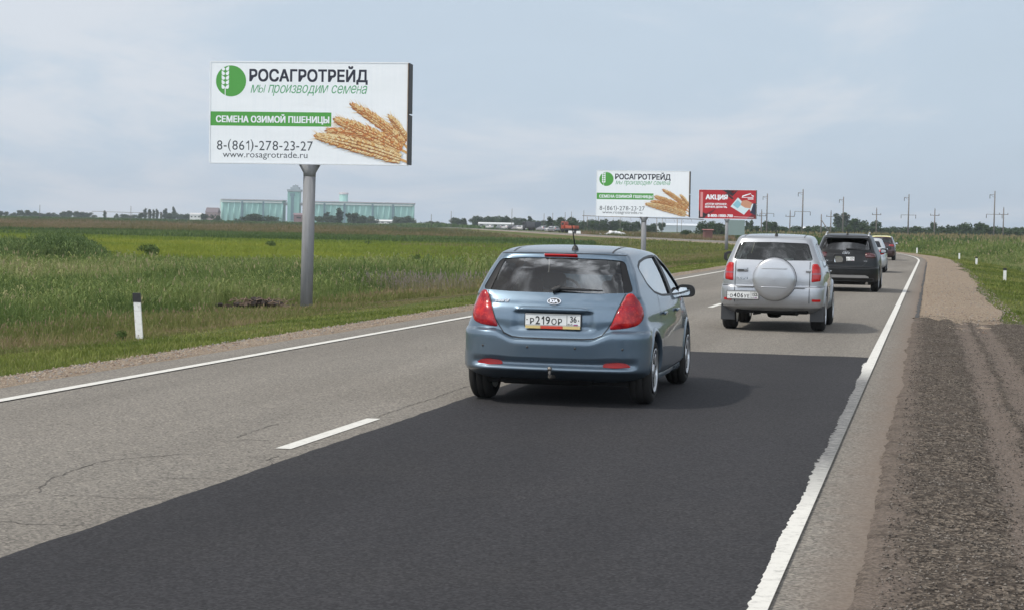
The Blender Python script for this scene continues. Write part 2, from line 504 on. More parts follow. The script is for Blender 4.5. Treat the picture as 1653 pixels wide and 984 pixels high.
def ribbon(name, offs, s0, s1, mats, step=0.5, mi=None, wob=None, kind='structure', smooth=True):
    """strip that follows the road; offs = [(d, z), ...]; wob = {column: (amplitude, frequency, seed)} roughens an edge"""
    S = [s0]
    while S[-1] < s1:
        S.append(S[-1] + step * max(1.0, abs(S[-1]) / 40.0))
    S[-1] = s1
    V, Q = [], []
    n = len(offs)
    for s in S:
        for k, (d, z) in enumerate(offs):
            if wob and k in wob:
                a, f, sd = wob[k]
                d = d + a * (float(vnoise(s, 3.3 * sd, f, sd)) - 0.5) * 2 + 0.5 * a * (float(vnoise(s, 1.7 * sd, f * 3.1, sd + 5)) - 0.5) * 2
            V.append(road_pt(s, d, z))
    for i in range(len(S) - 1):
        for k in range(n - 1):
            Q.append((i * n + k, i * n + k + 1, (i + 1) * n + k + 1, (i + 1) * n + k))
    me = mesh_np([tuple(v) for v in V], Q, smooth=smooth)
    o = link_mesh(name, me, mats)
    if mi:
        nq = len(mi)
        me.polygons.foreach_set('material_index', np.tile(np.array(mi, dtype=np.int32), len(S) - 1))
    return tag(o, kind=kind)

# the ground as one sheet to beyond the horizon; lies under the road's own strips near the road
def build_ground():
    ang = np.concatenate([np.radians(np.linspace(-24, 26, 220)), np.radians(np.linspace(26, 336, 60)[1:-1])])
    rad = np.concatenate([[0.0], np.geomspace(2.5, 9000, 300)])
    A, R = np.meshgrid(ang, rad)
    X, Y = R * np.sin(A), R * np.cos(A)
    z = ground_z(X.ravel(), Y.ravel())
    s, d = road_sd(X.ravel(), Y.ravel())
    near = (s > -69) & (s < 1400)
    z = np.where(near & (d > -12.0) & (d < 10.0), np.minimum(z, -0.0) - 0.9, z)
    z = np.where(near & (d > -30) & (d < 30) & ((d <= -12) | (d >= 10)), z - 0.03, z)
    V = np.stack([X.ravel(), Y.ravel(), z], 1)
    na, nr = len(ang), len(rad)
    i, j = np.meshgrid(np.arange(nr - 1), np.arange(na), indexing='ij')
    j2 = (j + 1) % na
    Q = np.stack([i * na + j, (i + 1) * na + j, (i + 1) * na + j2, i * na + j2], -1).reshape(-1, 4)[:, ::-1]
    me = mesh_np(V, Q, smooth=True)
    return tag(link_mesh('ground', me, M_FIELD), kind='structure')
build_ground()

# asphalt carriageway, painted lines, shoulders and verges
ribbon('road', [(-4.25, -0.015), (-3.0, 0.0), (0, 0.0), (3.0, 0.0), (4.40, -0.015)], -65, 1450, M_OLD, wob={0: (0.05, 0.8, 2), 4: (0.05, 0.7, 4)})
ribbon('road_line', [(LINE_L - 0.065, 0.004), (LINE_L + 0.065, 0.004)], -60, 1200, M_PAINT)
# the right-hand line: its inner edge was rolled ragged by the paver
def right_line():
    S = np.concatenate([np.arange(-30, 42, 0.035), np.arange(42, 400, 0.7)])
    V, Q = [], []
    for s in S:
        rag = 0.0
        if s < 26: rag = 0.03 * float(vnoise(s, 0, 0.9, 8)) + (0.012 + .045 * float(vnoise(s, 2, 1.1, 10)) ** 2) * float(vnoise(s, 5, 22.0, 9)) + .008 * float(vnoise(s, 7, 60., 12))
        V.append(road_pt(s, LINE_R - (0.024 + .034 * min(1, max(0, (s - 17) / 8))) - (rag - 0.02 if s < 26 else 0), 0.0075)); V.append(road_pt(s, LINE_R + 0.058, 0.0075))
    for i in range(len(S) - 1): Q.append((2 * i, 2 * i + 1, 2 * i + 3, 2 * i + 2))
    tag(link_mesh('road_line', mesh_np([tuple(v) for v in V], Q), M_PAINT_WORN), kind='structure')
right_line()
# centre dashes
def dash(s0, s1):
    V = [road_pt(s0, -0.06, 0.005), road_pt(s0, 0.06, 0.005), road_pt(s1, 0.06, 0.005), road_pt(s1, -0.06, 0.005)]
    tag(link_mesh('road_dash', mesh_np([tuple(v) for v in V], [(0, 1, 2, 3)]), M_PAINT), kind='structure')
d0 = road_sd([on_plane(450, 724).x], [on_plane(450, 724).y])[0][0]
d1 = road_sd([on_plane(612, 676).x], [on_plane(612, 676).y])[0][0]
k = d0 - 4 * 9.0
while k < 120:
    if k > -30: dash(k, k + (d1 - d0))
    k += 9.6 if k > d0 - 1 else 9.0

# the fresh black patch on the right-hand lane (outline taken where it lies on the road)
def patch():
    L = [(-200, 968), (0, 901), (130, 857), (260, 812), (390, 768), (520, 722), (640, 682), (755, 642), (860, 608), (930, 584), (985, 566)]
    pts = [on_plane(x, y) for x, y in L]
    sL, dL = road_sd([p.x for p in pts], [p.y for p in pts])
    pR = on_plane(1412, 573)
    sE = float(np.mean([sL[-1], road_sd([pR.x], [pR.y])[0][0]]))
    S = np.arange(-30, sE, 0.12)
    V, Q = [], []
    NC = 9
    for s in S:
        dl = float(np.interp(s, sL, dL)) + 0.025 * (float(vnoise(s, 0, 3.5, 21)) - 0.5) + 0.012 * (float(vnoise(s, 0, 14, 22)) - 0.5)
        dr = LINE_R - 0.01 + (0.02 * float(vnoise(s, 9, 6, 23)))
        for k in range(NC): 
            e = 0.15 * (float(vnoise(k * 0.9, 0, 1.0, 31)) - 0.5) if s > sE - 0.13 else 0
            V.append(road_pt(s + e, dl + (dr - dl) * k / (NC - 1), 0.006))
    for i in range(len(S) - 1):
        for k in range(NC - 1): Q.append((i * NC + k, i * NC + k + 1, (i + 1) * NC + k + 1, (i + 1) * NC + k))
    tag(link_mesh('asphalt_patch', mesh_np([tuple(v) for v in V], Q), M_NEW), kind='structure')
    return sE
S_PATCH = patch()

# gravel shoulders, turf verges
ribbon('gravel_shoulder', [(-5.35, -0.115), (-4.9, -0.05), (-4.27, -0.012), (-4.19, -0.04)], -65, 700, M_GRAVEL, wob={0: (0.12, 0.35, 5), 2: (0.04, 1.2, 6)})
S_DARK = 40.5
ribbon('gravel_shoulder', [(4.33, -0.04), (4.41, -0.012), (5.0, -0.035), (6.2, -0.085)], S_DARK - 3, 700, M_GRAVEL, wob={1: (0.05, 0.6, 7), 3: (0.22, 0.22, 8)})
def dark_shoulder():
    D = np.linspace(4.40, 9.0, 46)
    S = np.concatenate([np.arange(-20, 6, 0.5), np.arange(6, 24, 0.06), np.arange(24, 45, 0.2)])
    V, Q, mi = [], [], []
    for s in S:
        for k, d in enumerate(D):
            ss = min(s, S_DARK - 1.6 * (d - 4.4) / 2.2 * 0.9 + 0.9 * (float(vnoise(d, 0, 1.1, 41)) - 0.5) + .9 * (float(vnoise(d, 0, 4.7, 48)) - 0.5))
            dd = d + (-0.06 + 0.05 * (float(vnoise(s, 0, 0.9, 42)) - 0.5) * 2 + 0.04 * (float(vnoise(s, 0, 3.1, 45)) - 0.5) if k == 0 else 0)
            z = 0.012 - 0.03 * (d - 4.4) + 0.05 * (float(vnoise(ss, d, 1.2, 43)) - 0.5) + 0.03 * (float(vnoise(ss, d, 4.0, 44)) - 0.5)
            for c, w in ((5.27, 0.16), (5.64, 0.16)):                    # two wheel ruts
                cc = c - .010 * max(0, s - 30) ** 1.3 * .3
                z -= 0.035 * math.exp(-((d - cc) / w) ** 2)
            if k == 0: z, dd = -0.06, 4.22
            if k == 1: z, dd = 0.004, 4.37 + .10 * (float(vnoise(s, 0, 0.7, 42)) - .5) + .07 * (float(vnoise(s, 0, 2.7, 45)) - .5) + .04 * (float(vnoise(s, 0, 9.0, 46)) - .5)
            if d > 8.9: z -= 0.3
            if s > 44.8: z -= 0.12
            V.append(road_pt(ss, dd, z))
    n = len(D)
    for i in range(len(S) - 1):
        for k in range(n - 1): Q.append((i * n + k, i * n + k + 1, (i + 1) * n + k + 1, (i + 1) * n + k))
    o = link_mesh('milled_shoulder', mesh_np([tuple(v) for v in V], Q, smooth=True), mat_dark_shoulder())
    return tag(o, kind='structure')
def mat_dark_shoulder():
    m = mat_gravel('milled_shoulder', [(0.25, (0.026, 0.021, 0.017)), (0.5, (0.070, 0.056, 0.045)), (0.72, (0.21, 0.175, 0.14))], 30, (0.060, 0.048, 0.039), 1.0)
    t = NT(m)
    base = m.node_tree.nodes['Principled BSDF'].inputs['Base Color'].links[0].from_socket
    s = t.sep(t.mapping(rot=(0, 0, TH0)))                       # s[0] across the road, s[1] along it
    wob = t.noise(0.8, 6, 0.68)
    x = t.math('ADD', s[0], t.math('MULTIPLY', t.math('SUBTRACT', wob, 0.5), 0.38))
    x = t.math('ADD', x, t.math('MULTIPLY', t.math('MAXIMUM', t.math('SUBTRACT', s[1], 30.0), 0.0), 0.006))
    def band(c, w, soft):
        a = t.math('ABSOLUTE', t.math('SUBTRACT', x, c))
        return t.rng(a, w + soft, w)
    fleck = t.voronoi(70, out='Color'); bw = t.n.new('ShaderNodeRGBToBW'); t.l.new(fleck, bw.inputs[0])
    rut = t.ramp(bw.outputs[0], [(0.2, (0.115, 0.092, 0.076)), (0.8, (0.175, 0.142, 0.12))])
    k = t.math('MAXIMUM', band(5.27 - 4.63, 0.11, 0.05), band(5.64 - 4.63, 0.12, 0.06))
    edge = band(4.40 - 4.63, 0.06, 0.13)                        # brownish dust swept up along the asphalt's edge
    n2 = t.noise(2.5, 4, 0.6)
    c = t.mix(t.math('MULTIPLY', edge, t.rng(n2, 0.35, 0.6, 0.3, 0.95)), base, rut)
    c = t.mix(t.math('MULTIPLY', k, t.rng(n2, 0.3, 0.5, 0.55, 1.0)), c, rut)
    t.color(c)
    return m
dark_shoulder()
ribbon('roadside_bank', [(-14.6, -1.06), (-12.5, -.83), (-10.5, -.62), (-8.6, -.42), (-7, -.275), (-5.2, -.125)], -65, 700, [M_DRY, M_VERGE], mi=[0, 0, 0, 1, 1])
ribbon('roadside_bank', [(5.9, -0.10), (7.0, -0.185), (8.2, -0.32), (9.6, -0.5), (11.5, -0.74), (13, -0.78)], -65, 700, [M_VERGE, M_DRY], mi=[0, 0, 0, 1, 1])

# cracks in the old surface
def cracks():
    L = [[(0, 800), (60, 797), (130, 800), (200, 803), (265, 806)], [(60, 796), (75, 775), (110, 763), (160, 745), (220, 738), (300, 732), (370, 735), (430, 738)],
         [(0, 842), (50, 845), (100, 848), (135, 846)], [(380, 706), (420, 692), (450, 683)], [(330, 709), (380, 710), (440, 710)], [(450, 735), (432, 742), (440, 750), (425, 752)],
         [(610, 672), (660, 655), (700, 642), (750, 625), (760, 622)], [(430, 738), (470, 737), (500, 738)], [(235, 688), (250, 687)], [(400, 790), (380, 776), (330, 772), (250, 770)]]
    V, Q = [], []
    for pl in L:
        pts = [on_plane(*p) for p in pl]
        P = []
        for a, b in zip(pts[:-1], pts[1:]):
            n = max(2, int((b - a).length / 0.06))
            for k in range(n): P.append(a.lerp(b, k / n) + Vector((random.uniform(-.018, .018), random.uniform(-.03, .03), 0)))
        P.append(pts[-1])
        b0 = len(V)
        for i, p in enumerate(P):
            d = (P[min(i + 1, len(P) - 1)] - P[max(i - 1, 0)]); nrm = Vector((-d.y, d.x, 0)).normalized() * random.uniform(0.0015, 0.0068)
            V += [tuple(p + nrm + Vector((0, 0, 0.003))), tuple(p - nrm + Vector((0, 0, 0.003)))]
        for i in range(len(P) - 1): Q.append((b0 + 2 * i, b0 + 2 * i + 1, b0 + 2 * i + 3, b0 + 2 * i + 2))
    tag(link_mesh('road_crack', mesh_np(V, Q), principled('crack_dark', (0.080, 0.072, 0.063), 0.95)), kind='structure')  # thin strips in one even dark tone mark the cracks
    # the tar seam between asphalt and the sandy shoulder
    ribbon('road_seam', [(4.36, 0.0), (4.42, 0.0)], S_DARK - 1, 120, principled('seam_tar', (0.045, 0.042, 0.04), 0.9), wob={0: (0.03, 1.5, 51), 1: (0.03, 1.7, 53)})
cracks()
# ================================================================== CARS
def pchip_eval(U, Y, u):
    """monotone cubic through (U, Y); Y is (n, k)"""
    U = np.asarray(U, float); Y = np.asarray(Y, float)
    h = np.diff(U); dlt = np.diff(Y, axis=0) / h[:, None]
    m = np.zeros_like(Y)
    for i in range(1, len(U) - 1):
        a, b = dlt[i - 1], dlt[i]
        w1, w2 = 2 * h[i] + h[i - 1], h[i] + 2 * h[i - 1]
        ok = a * b > 0
        with np.errstate(divide='ignore', invalid='ignore'):
            mm = (w1 + w2) / (w1 / a + w2 / b)
        m[i] = np.where(ok, mm, 0)
    m[0], m[-1] = dlt[0], dlt[-1]
    u = np.asarray(u, float)
    i = np.clip(np.searchsorted(U, u, side='right') - 1, 0, len(U) - 2)
    t = ((u - U[i]) / h[i])[:, None]
    hh = h[i][:, None]
    return ((1 + 2 * t) * (1 - t) ** 2) * Y[i] + t * (1 - t) ** 2 * hh * m[i] + t * t * (3 - 2 * t) * Y[i + 1] + t * t * (t - 1) * hh * m[i + 1]

NRE, NCO, NSI, NFC, NFR = 22, 12, 40, 8, 6
ROOFR = [-1.68, 0.4]
def outline(r):
    """half plan of one ring from the tail's middle to the nose's middle; r = z, yr, Wr, Wm, Rr, cr, yf, Wf, Rf, lift"""
    z, yr, Wr, Wm, Rr, cr, yf, Wf, Rf, lift = r
    Rr = min(Rr, Wr * 0.95); Rf = min(Rf, Wf * 0.95)
    xc = Wr - Rr
    x = np.linspace(0, xc, NRE, endpoint=False)
    pts = [np.stack([x, yr + cr * (x / Wr) ** 2], 1)]
    y0 = yr + cr * (xc / Wr) ** 2
    sl = 2 * cr * xc / Wr ** 2
    a = np.linspace(0, PI / 2, NCO, endpoint=False)
    Ry = Rr * 1.05
    pts.append(np.stack([xc + Rr * np.sin(a), y0 + Ry * (1 - np.cos(a)) + sl * Rr * np.sin(a) * np.cos(a)], 1))
    yc = y0 + Ry
    yfc = yf - Rf - 0.06
    t = np.linspace(0, 1, NSI, endpoint=False)
    xs = Wr * 2 * (t - .5) * (t - 1) + Wm * 4 * t * (1 - t) + Wf * 2 * t * (t - .5)
    pts.append(np.stack([xs, yc + (yfc - yc) * t], 1))
    a = np.linspace(0, PI / 2, NFC, endpoint=False)
    pts.append(np.stack([Wf - Rf * (1 - np.cos(a)), yfc + Rf * np.sin(a)], 1))
    t = np.linspace(0, 1, NFR + 1)
    pts.append(np.stack([(Wf - Rf) * (1 - t), yf - 0.06 * (1 - t) ** 2 + 0 * t], 1))
    P = np.concatenate(pts)
    tau = np.clip((P[:, 1] - ROOFR[0]) / (ROOFR[1] - ROOFR[0]), 0, 1)
    return np.column_stack([P, z + lift * 4 * tau * (1 - tau)])

def loft(keys, sub=5, disp=None, zs=None):
    K = np.array(keys, float)
    top = K[K[:, 9] > 0]
    ROOFR[0], ROOFR[1] = top[0, 1] - .02, top[0, 6] + .02
    U = np.arange(len(K))
    u = np.concatenate([np.linspace(i, i + 1, sub, endpoint=False) for i in range(len(K) - 1)] + [[len(K) - 1]])
    R = pchip_eval(U, K, u)
    V, rings = [], []
    for r in R:
        h = outline(r)
        if disp is not None: h = disp(h)
        o = np.concatenate([h, (h[1:-1] * np.array([-1, 1, 1]))[::-1]])
        rings.append(o)
    n = len(rings[0]); nr = len(rings)
    V = np.concatenate(rings)
    i, j = np.meshgrid(np.arange(nr - 1), np.arange(n), indexing='ij')
    j2 = (j + 1) % n
    Q = np.stack([i * n + j, i * n + j2, (i + 1) * n + j2, (i + 1) * n + j], -1).reshape(-1, 4)
    bm = bmesh.new()
    vs = [bm.verts.new(v) for v in V]
    for q in Q:
        bm.faces.new([vs[k] for k in q])
    bm.faces.new([vs[k] for k in range(n)][::-1])
    bm.faces.new([vs[(nr - 1) * n + k] for k in range(n)])
    bmesh.ops.recalc_face_normals(bm, faces=bm.faces)
    return bm

def poly_prism(outl, axis, a, b):
    """closed prism of a 2D outline; axis 'X': outline in (y,z); axis 'Y': outline in (x,z)"""
    bm = bmesh.new()
    f = lambda p, t: (t, p[0], p[1]) if axis == 'X' else (p[0], t, p[1])
    A = [bm.verts.new(f(p, a)) for p in outl]; B = [bm.verts.new(f(p, b)) for p in outl]
    n = len(outl)
    bm.faces.new(A); bm.faces.new(B[::-1])
    for i in range(n): bm.faces.new((A[i], B[i], B[(i + 1) % n], A[(i + 1) % n]))
    bmesh.ops.recalc_face_normals(bm, faces=bm.faces)
    return bm

def rounded(outl, r=0.05, n=5):
    """round off the corners of an outline"""
    P = [Vector(p) for p in outl]; out = []
    m = len(P)
    for i in range(m):
        a, b, c = P[i - 1], P[i], P[(i + 1) % m]
        ra = min(r, (a - b).length * 0.45); rc = min(r, (c - b).length * 0.45)
        p0 = b + (a - b).normalized() * ra; p1 = b + (c - b).normalized() * rc
        for k in range(n):
            t = k / (n - 1)
            out.append(tuple(p0 * (1 - t) ** 2 + b * 2 * t * (1 - t) + p1 * t * t))
    return out

def mirror_out(outl):
    return [(-x, z) for x, z in outl][::-1]

def sym(half):
    """outline from the right half, listed from top middle round to bottom middle"""
    return half + [(-x, z) for x, z in half[::-1] if abs(x) > 1e-6]

def boolean_many(bm, cutters, extra_mats=1):
    """body minus cutters; cutter faces take material slot given with each cutter"""
    me = bpy.data.meshes.new('tmp'); bm.to_mesh(me); bm.free()
    for k in range(extra_mats + 1): me.materials.append(TMP_MATS[k])
    ob = bpy.data.objects.new('tmp', me); COL.objects.link(ob)
    tmp = [ob]
    for cbm, mi in cutters:
        cm = bpy.data.meshes.new('tmpc')
        for f in cbm.faces: f.material_index = mi
        cbm.to_mesh(cm); cbm.free()
        for k in range(extra_mats + 1): cm.materials.append(TMP_MATS[k])
        co = bpy.data.objects.new('tmpc', cm); COL.objects.link(co); tmp.append(co)
        md = ob.modifiers.new('b', 'BOOLEAN'); md.operation = 'DIFFERENCE'; md.object = co; md.solver = 'EXACT'
        md.material_mode = 'INDEX'
    bpy.context.view_layer.update()
    dg = bpy.context.evaluated_depsgraph_get()
    out = bpy.data.meshes.new_from_object(ob.evaluated_get(dg), preserve_all_data_layers=True, depsgraph=dg)
    for o in tmp:
        m = o.data
        bpy.data.objects.remove(o); bpy.data.meshes.remove(m)
    out.materials.clear()
    return out
TMP_MATS = [bpy.data.materials.new('slot_%d' % k) for k in range(4)]

def smooth_like(me, bvh, tree_normals):
    """smooth shading that keeps the un-cut body's normals on its own skin and hard edges at the cuts"""
    nf = len(me.polygons)
    me.polygons.foreach_set('use_smooth', np.ones(nf, dtype=bool))
    nv = len(me.vertices)
    vn = [None] * nv
    normals = [(0, 0, 0)] * len(me.loops)
    for p in me.polygons:
        pn = p.normal
        for li in p.loop_indices:
            vi = me.loops[li].vertex_index
            if vn[vi] is None:
                co = me.vertices[vi].co
                loc, nn, idx, dist = bvh.find_nearest(co)
                vn[vi] = (tree_normals(idx, loc) if dist < 0.004 else None) or False
            v = vn[vi]
            normals[li] = v if (v and v.dot(pn) > 0.72) else pn
    me.normals_split_custom_set([tuple(n) for n in normals])

class Skin:
    """the un-cut body surface: projecting outlines onto it"""
    def __init__(s, bm):
        bm.normal_update()
        s.bvh = BVHTree.FromBMesh(bm)
        bm.faces.ensure_lookup_table()
        s.tris = [([v.co.copy() for v in f.verts], [v.normal.copy() for v in f.verts], f.normal.copy()) for f in bm.faces]
    def normal(s, idx, loc):
        cos, nos, fn = s.tris[idx]
        if len(cos) > 8: return fn
        w = [1.0 / max((loc - c).length_squared, 1e-9) for c in cos]
        n = Vector((0, 0, 0))
        for k, x in enumerate(nos): n += x * w[k]
        return n.normalized()
    def hit(s, a, b, axis, sign):
        """axis 'Y': (a,b)=(x,z) seen from the rear (sign -1) or front; axis 'X': (a,b)=(y,z) from the right (sign 1) or left; 'Z': (x,y) from above"""
        if axis == 'Y': o, d = Vector((a, 6 * sign, b)), Vector((0, -sign, 0))
        elif axis == 'X': o, d = Vector((6 * sign, a, b)), Vector((-sign, 0, 0))
        else: o, d = Vector((a, b, 6)), Vector((0, 0, -1))
        loc, n, idx, dist = s.bvh.ray_cast(o, d)
        if loc is None:
            loc, n, idx, dist = s.bvh.find_nearest(Vector((a, -2.0, b)) if axis == 'Y' else Vector((0.9 * sign, a, b)))
        return loc, s.normal(idx, loc)

def grid_fill(outl, step):
    bm = bmesh.new()
    f = bm.faces.new([bm.verts.new((p[0], p[1], 0)) for p in outl])
    xs = [p[0] for p in outl]; ys = [p[1] for p in outl]
    for ax, lo, hi in ((0, min(xs), max(xs)), (1, min(ys), max(ys))):
        n = max(1, int((hi - lo) / step))
        for k in range(1, n):
            c = lo + (hi - lo) * k / n
            co = (c, 0, 0) if ax == 0 else (0, c, 0)
            no = (1, 0, 0) if ax == 0 else (0, 1, 0)
            bmesh.ops.bisect_plane(bm, geom=bm.verts[:] + bm.edges[:] + bm.faces[:], plane_co=co, plane_no=no, dist=1e-5)
    return bm

def patch_on(skin, outl, axis, sign, off=0.004, thick=0.012, step=0.03, bulge=0.0, mi=0, into=None):
    """a plate with thickness that hugs the body inside an outline"""
    bm = grid_fill(outl, step)
    bnd = [e for e in bm.edges if len(e.link_faces) == 1]
    bco = [Vector(p).to_2d() if len(p) > 2 else Vector(p) for p in outl]
    base = {}
    for v in bm.verts:
        a, b = v.co.x, v.co.y
        loc, n = skin.hit(a, b, axis, sign)
        extra = 0.0
        if bulge:
            dmin = 9
            for i in range(len(bco)):
                p, q = bco[i - 1], bco[i]
                d = q - p
                t = max(0, min(1, (Vector((a, b)) - p).dot(d) / max(d.length_squared, 1e-9)))
                dmin = min(dmin, (Vector((a, b)) - p - d * t).length)
            e = min(dmin / 0.06, 1.0)
            extra = bulge * (1 - (1 - e) ** 2)
        base[v] = (loc, n)
        v.co = loc + n * (off + extra)
    if thick > 0:
        r = bmesh.ops.extrude_edge_only(bm, edges=bnd)
        new = [g for g in r['geom'] if isinstance(g, bmesh.types.BMVert)]
        for v in new:
            loc, n, idx, dist = skin.bvh.find_nearest(v.co)
            v.co = loc + skin.normal(idx, loc) * (off - thick)
    bmesh.ops.recalc_face_normals(bm, faces=bm.faces)
    # make the outer side face outwards
    s = 0.0
    ctr = Vector((0, 0, 0.8))
    for f in bm.faces: s += f.normal.dot((f.calc_center_median() - ctr)) * f.calc_area()
    if s < 0: bmesh.ops.reverse_faces(bm, faces=bm.faces)
    for f in bm.faces: f.material_index = mi
    if into is not None:
        me = bpy.data.meshes.new('t'); bm.to_mesh(me); bm.free(); into.from_mesh(me); bpy.data.meshes.remove(me)
        return into
    return bm

def line_on(skin, pts, axis, sign, w=0.008, off=0.0015, step=0.03, bm=None, mi=0, closed=False):
    """a narrow strip that hugs the body along a 2D polyline"""
    bm = bm or bmesh.new()
    P = []
    pts = [Vector(p) for p in pts]
    if closed: pts = pts + [pts[0]]
    for a, b in zip(pts[:-1], pts[1:]):
        n = max(1, int((b - a).length / step))
        for k in range(n): P.append(a.lerp(b, k / n))
    P.append(pts[-1])
    prev = None
    for i, p in enumerate(P):
        d = (P[min(i + 1, len(P) - 1)] - P[max(i - 1, 0)]).normalized()
        nn = Vector((-d.y, d.x))
        row = []
        for sg in (-1, 1):
            q = p + nn * (w / 2 * sg)
            loc, n = skin.hit(q.x, q.y, axis, sign)
            row.append(bm.verts.new(loc + n * off))
        if prev:
            f = bm.faces.new((prev[0], prev[1], row[1], row[0])); f.material_index = mi
        prev = row
    return bm

def text_mesh(body, size=1.0, bold=0.0, shear=0.0, align='LEFT', spacing=1.0, res=4, fit_w=None, fit_h=None, raw=False):
    """(verts (n,2), faces) of a line of lettering, its lower left corner at the origin"""
    c = bpy.data.curves.new('lettering', 'FONT')
    c.body = body; c.size = size; c.offset = bold; c.shear = shear; c.space_character = spacing; c.resolution_u = res
    o = bpy.data.objects.new('lettering_tmp', c); COL.objects.link(o)
    bpy.context.view_layer.update()
    dg = bpy.context.evaluated_depsgraph_get()
    me = o.evaluated_get(dg).to_mesh()
    V = np.array([(v.co.x, v.co.y) for v in me.vertices]); F = [tuple(p.vertices) for p in me.polygons]
    bpy.data.objects.remove(o); bpy.data.curves.remove(c)
    if raw: return V, F
    V -= V.min(0)
    w, h = V.max(0)
    if fit_w: V[:, 0] *= fit_w / w
    if fit_h: V[:, 1] *= fit_h / h
    return V, F

def one_glyph(h, t):
    """the figure 1 with its flag, as verts and faces; h tall, strokes t wide"""
    w = .36 * h
    return np.array([(w - t, 0), (w, 0), (w, h), (w - t, h), (w - t, h - 1.25 * t), (.02 * h, h * .76), (.02 * h, h * .76 - t * .95), (w - t, h - 2.4 * t)]), [(0, 1, 2, 3), (3, 4, 7), (3, 5, 6, 7)]

def script_text(body, gap=.075):
    """a slanting handwritten-looking line of small letters, set one by one on a common baseline"""
    V, F, x = [], [], 0.0
    xh = text_mesh('х', 1.0, raw=True)[0][:, 1].max()
    n0 = 0
    for i, ch in enumerate(body):
        if ch == ' ': x += .30; continue
        if ch == 'н':
            v, f = text_mesh('H', 1.0, raw=True); v = v * np.array([.66, xh / v[:, 1].max()])
        elif ch == 'ы':
            o_ = text_mesh('о', 1.0, raw=True); v, f = o_[0] * np.array([.80, .62]), list(o_[1]); v = v - np.array([v[:, 0].min() - .035, 0])
            w = v[:, 0].max()
            for x0, x1, h in ((0, .065, xh), (w + .07, w + .135, xh)):     # a stroke, its loop, and the second stroke
                k = len(v); v = np.concatenate([v, [(x0, 0), (x1, 0), (x1, h), (x0, h)]]); f = f + [(k, k + 1, k + 2, k + 3)]
        else: v, f = text_mesh(ch, 1.0, raw=True)
        v = v - np.array([v[:, 0].min(), 0])
        wob = .018 * math.sin(i * 2.3)                            # the hand wavers a little
        V.append(np.column_stack([v[:, 0] + x + .30 * v[:, 1], v[:, 1] + wob])); F += [tuple(a + n0 for a in q) for q in f]
        n0 += len(v); x += v[:, 0].max() + gap
    return np.concatenate(V), F

def number_text(body, h, t, gap=.16):
    """a line of figures set one by one; h = height of the figures"""
    V, F, x = [], [], 0.0
    zero, _ = text_mesh('0', 1.0); k = h / zero[:, 1].max()
    for ch in body:
        if ch == '1': v, f = one_glyph(h, t); v = v + np.array([.04 * h, 0])
        else:
            c = text_mesh(ch, 1.0); v, f = c[0] * k, c[1]
            if ch == '-': v = v + np.array([0, h * .34])
            if ch in '()': v = v - np.array([0, h * .18])
        f = [tuple(i + sum(len(a) for a in V) for i in q) for q in f]
        V.append(v + np.array([x, 0])); F += f
        x += v[:, 0].max() + gap * h
    return np.concatenate(V), F

def put_text(bm, V, F, org, ux, uy, mi=0, off=0.0):
    ux, uy, org = Vector(ux), Vector(uy), Vector(org)
    n = ux.cross(uy).normalized()
    vs = [bm.verts.new(org + ux * float(a) + uy * float(b) + n * off) for a, b in V]
    for f in F:
        pass
    for k, f in enumerate(F):                                     # every face its own film height: overlapping strokes never share a plane
        e = n * ((k % 11) * 2e-5)
        q = bm.faces.new([bm.verts.new(vs[i].co + e) for i in f]); q.material_index = mi
    for v in vs: bm.verts.remove(v)

# ---- car materials
def paint(name, col, metal=0.55, rough=0.38, dirt=0.0, coat=0.9):
    m = principled(name, col, rough, metal, coat=coat, spec=.5 * coat / .9); t = NT(m)
    n = t.noise(5.0, 5, 0.65); z = t.sep(t.tc.outputs['Object'])[2]
    k = t.math('MULTIPLY', t.rng(z, 0.75, 0.20, 0.05, 1.0), t.rng(n, 0.30, 0.70, 0.2, 1.0))
    k = t.math('MULTIPLY', k, dirt)
    c = t.mix(k, col, (0.17, 0.145, 0.12))                     # road dust caught on the lower body
    t.color(c)
    r = t.math('ADD', t.math('MULTIPLY', k, 0.4), rough); t.l.new(r, t.b.inputs['Roughness'])
    cw = t.math('SUBTRACT', coat, t.math('MULTIPLY', k, coat)); t.l.new(cw, t.b.inputs['Coat Weight'])
    fl = t.noise(900, 1, 0.5)
    t.l.new(t.rng(fl, 0.3, 0.7, max(0, metal - 0.08), metal + 0.08), t.b.inputs['Metallic'])
    return m

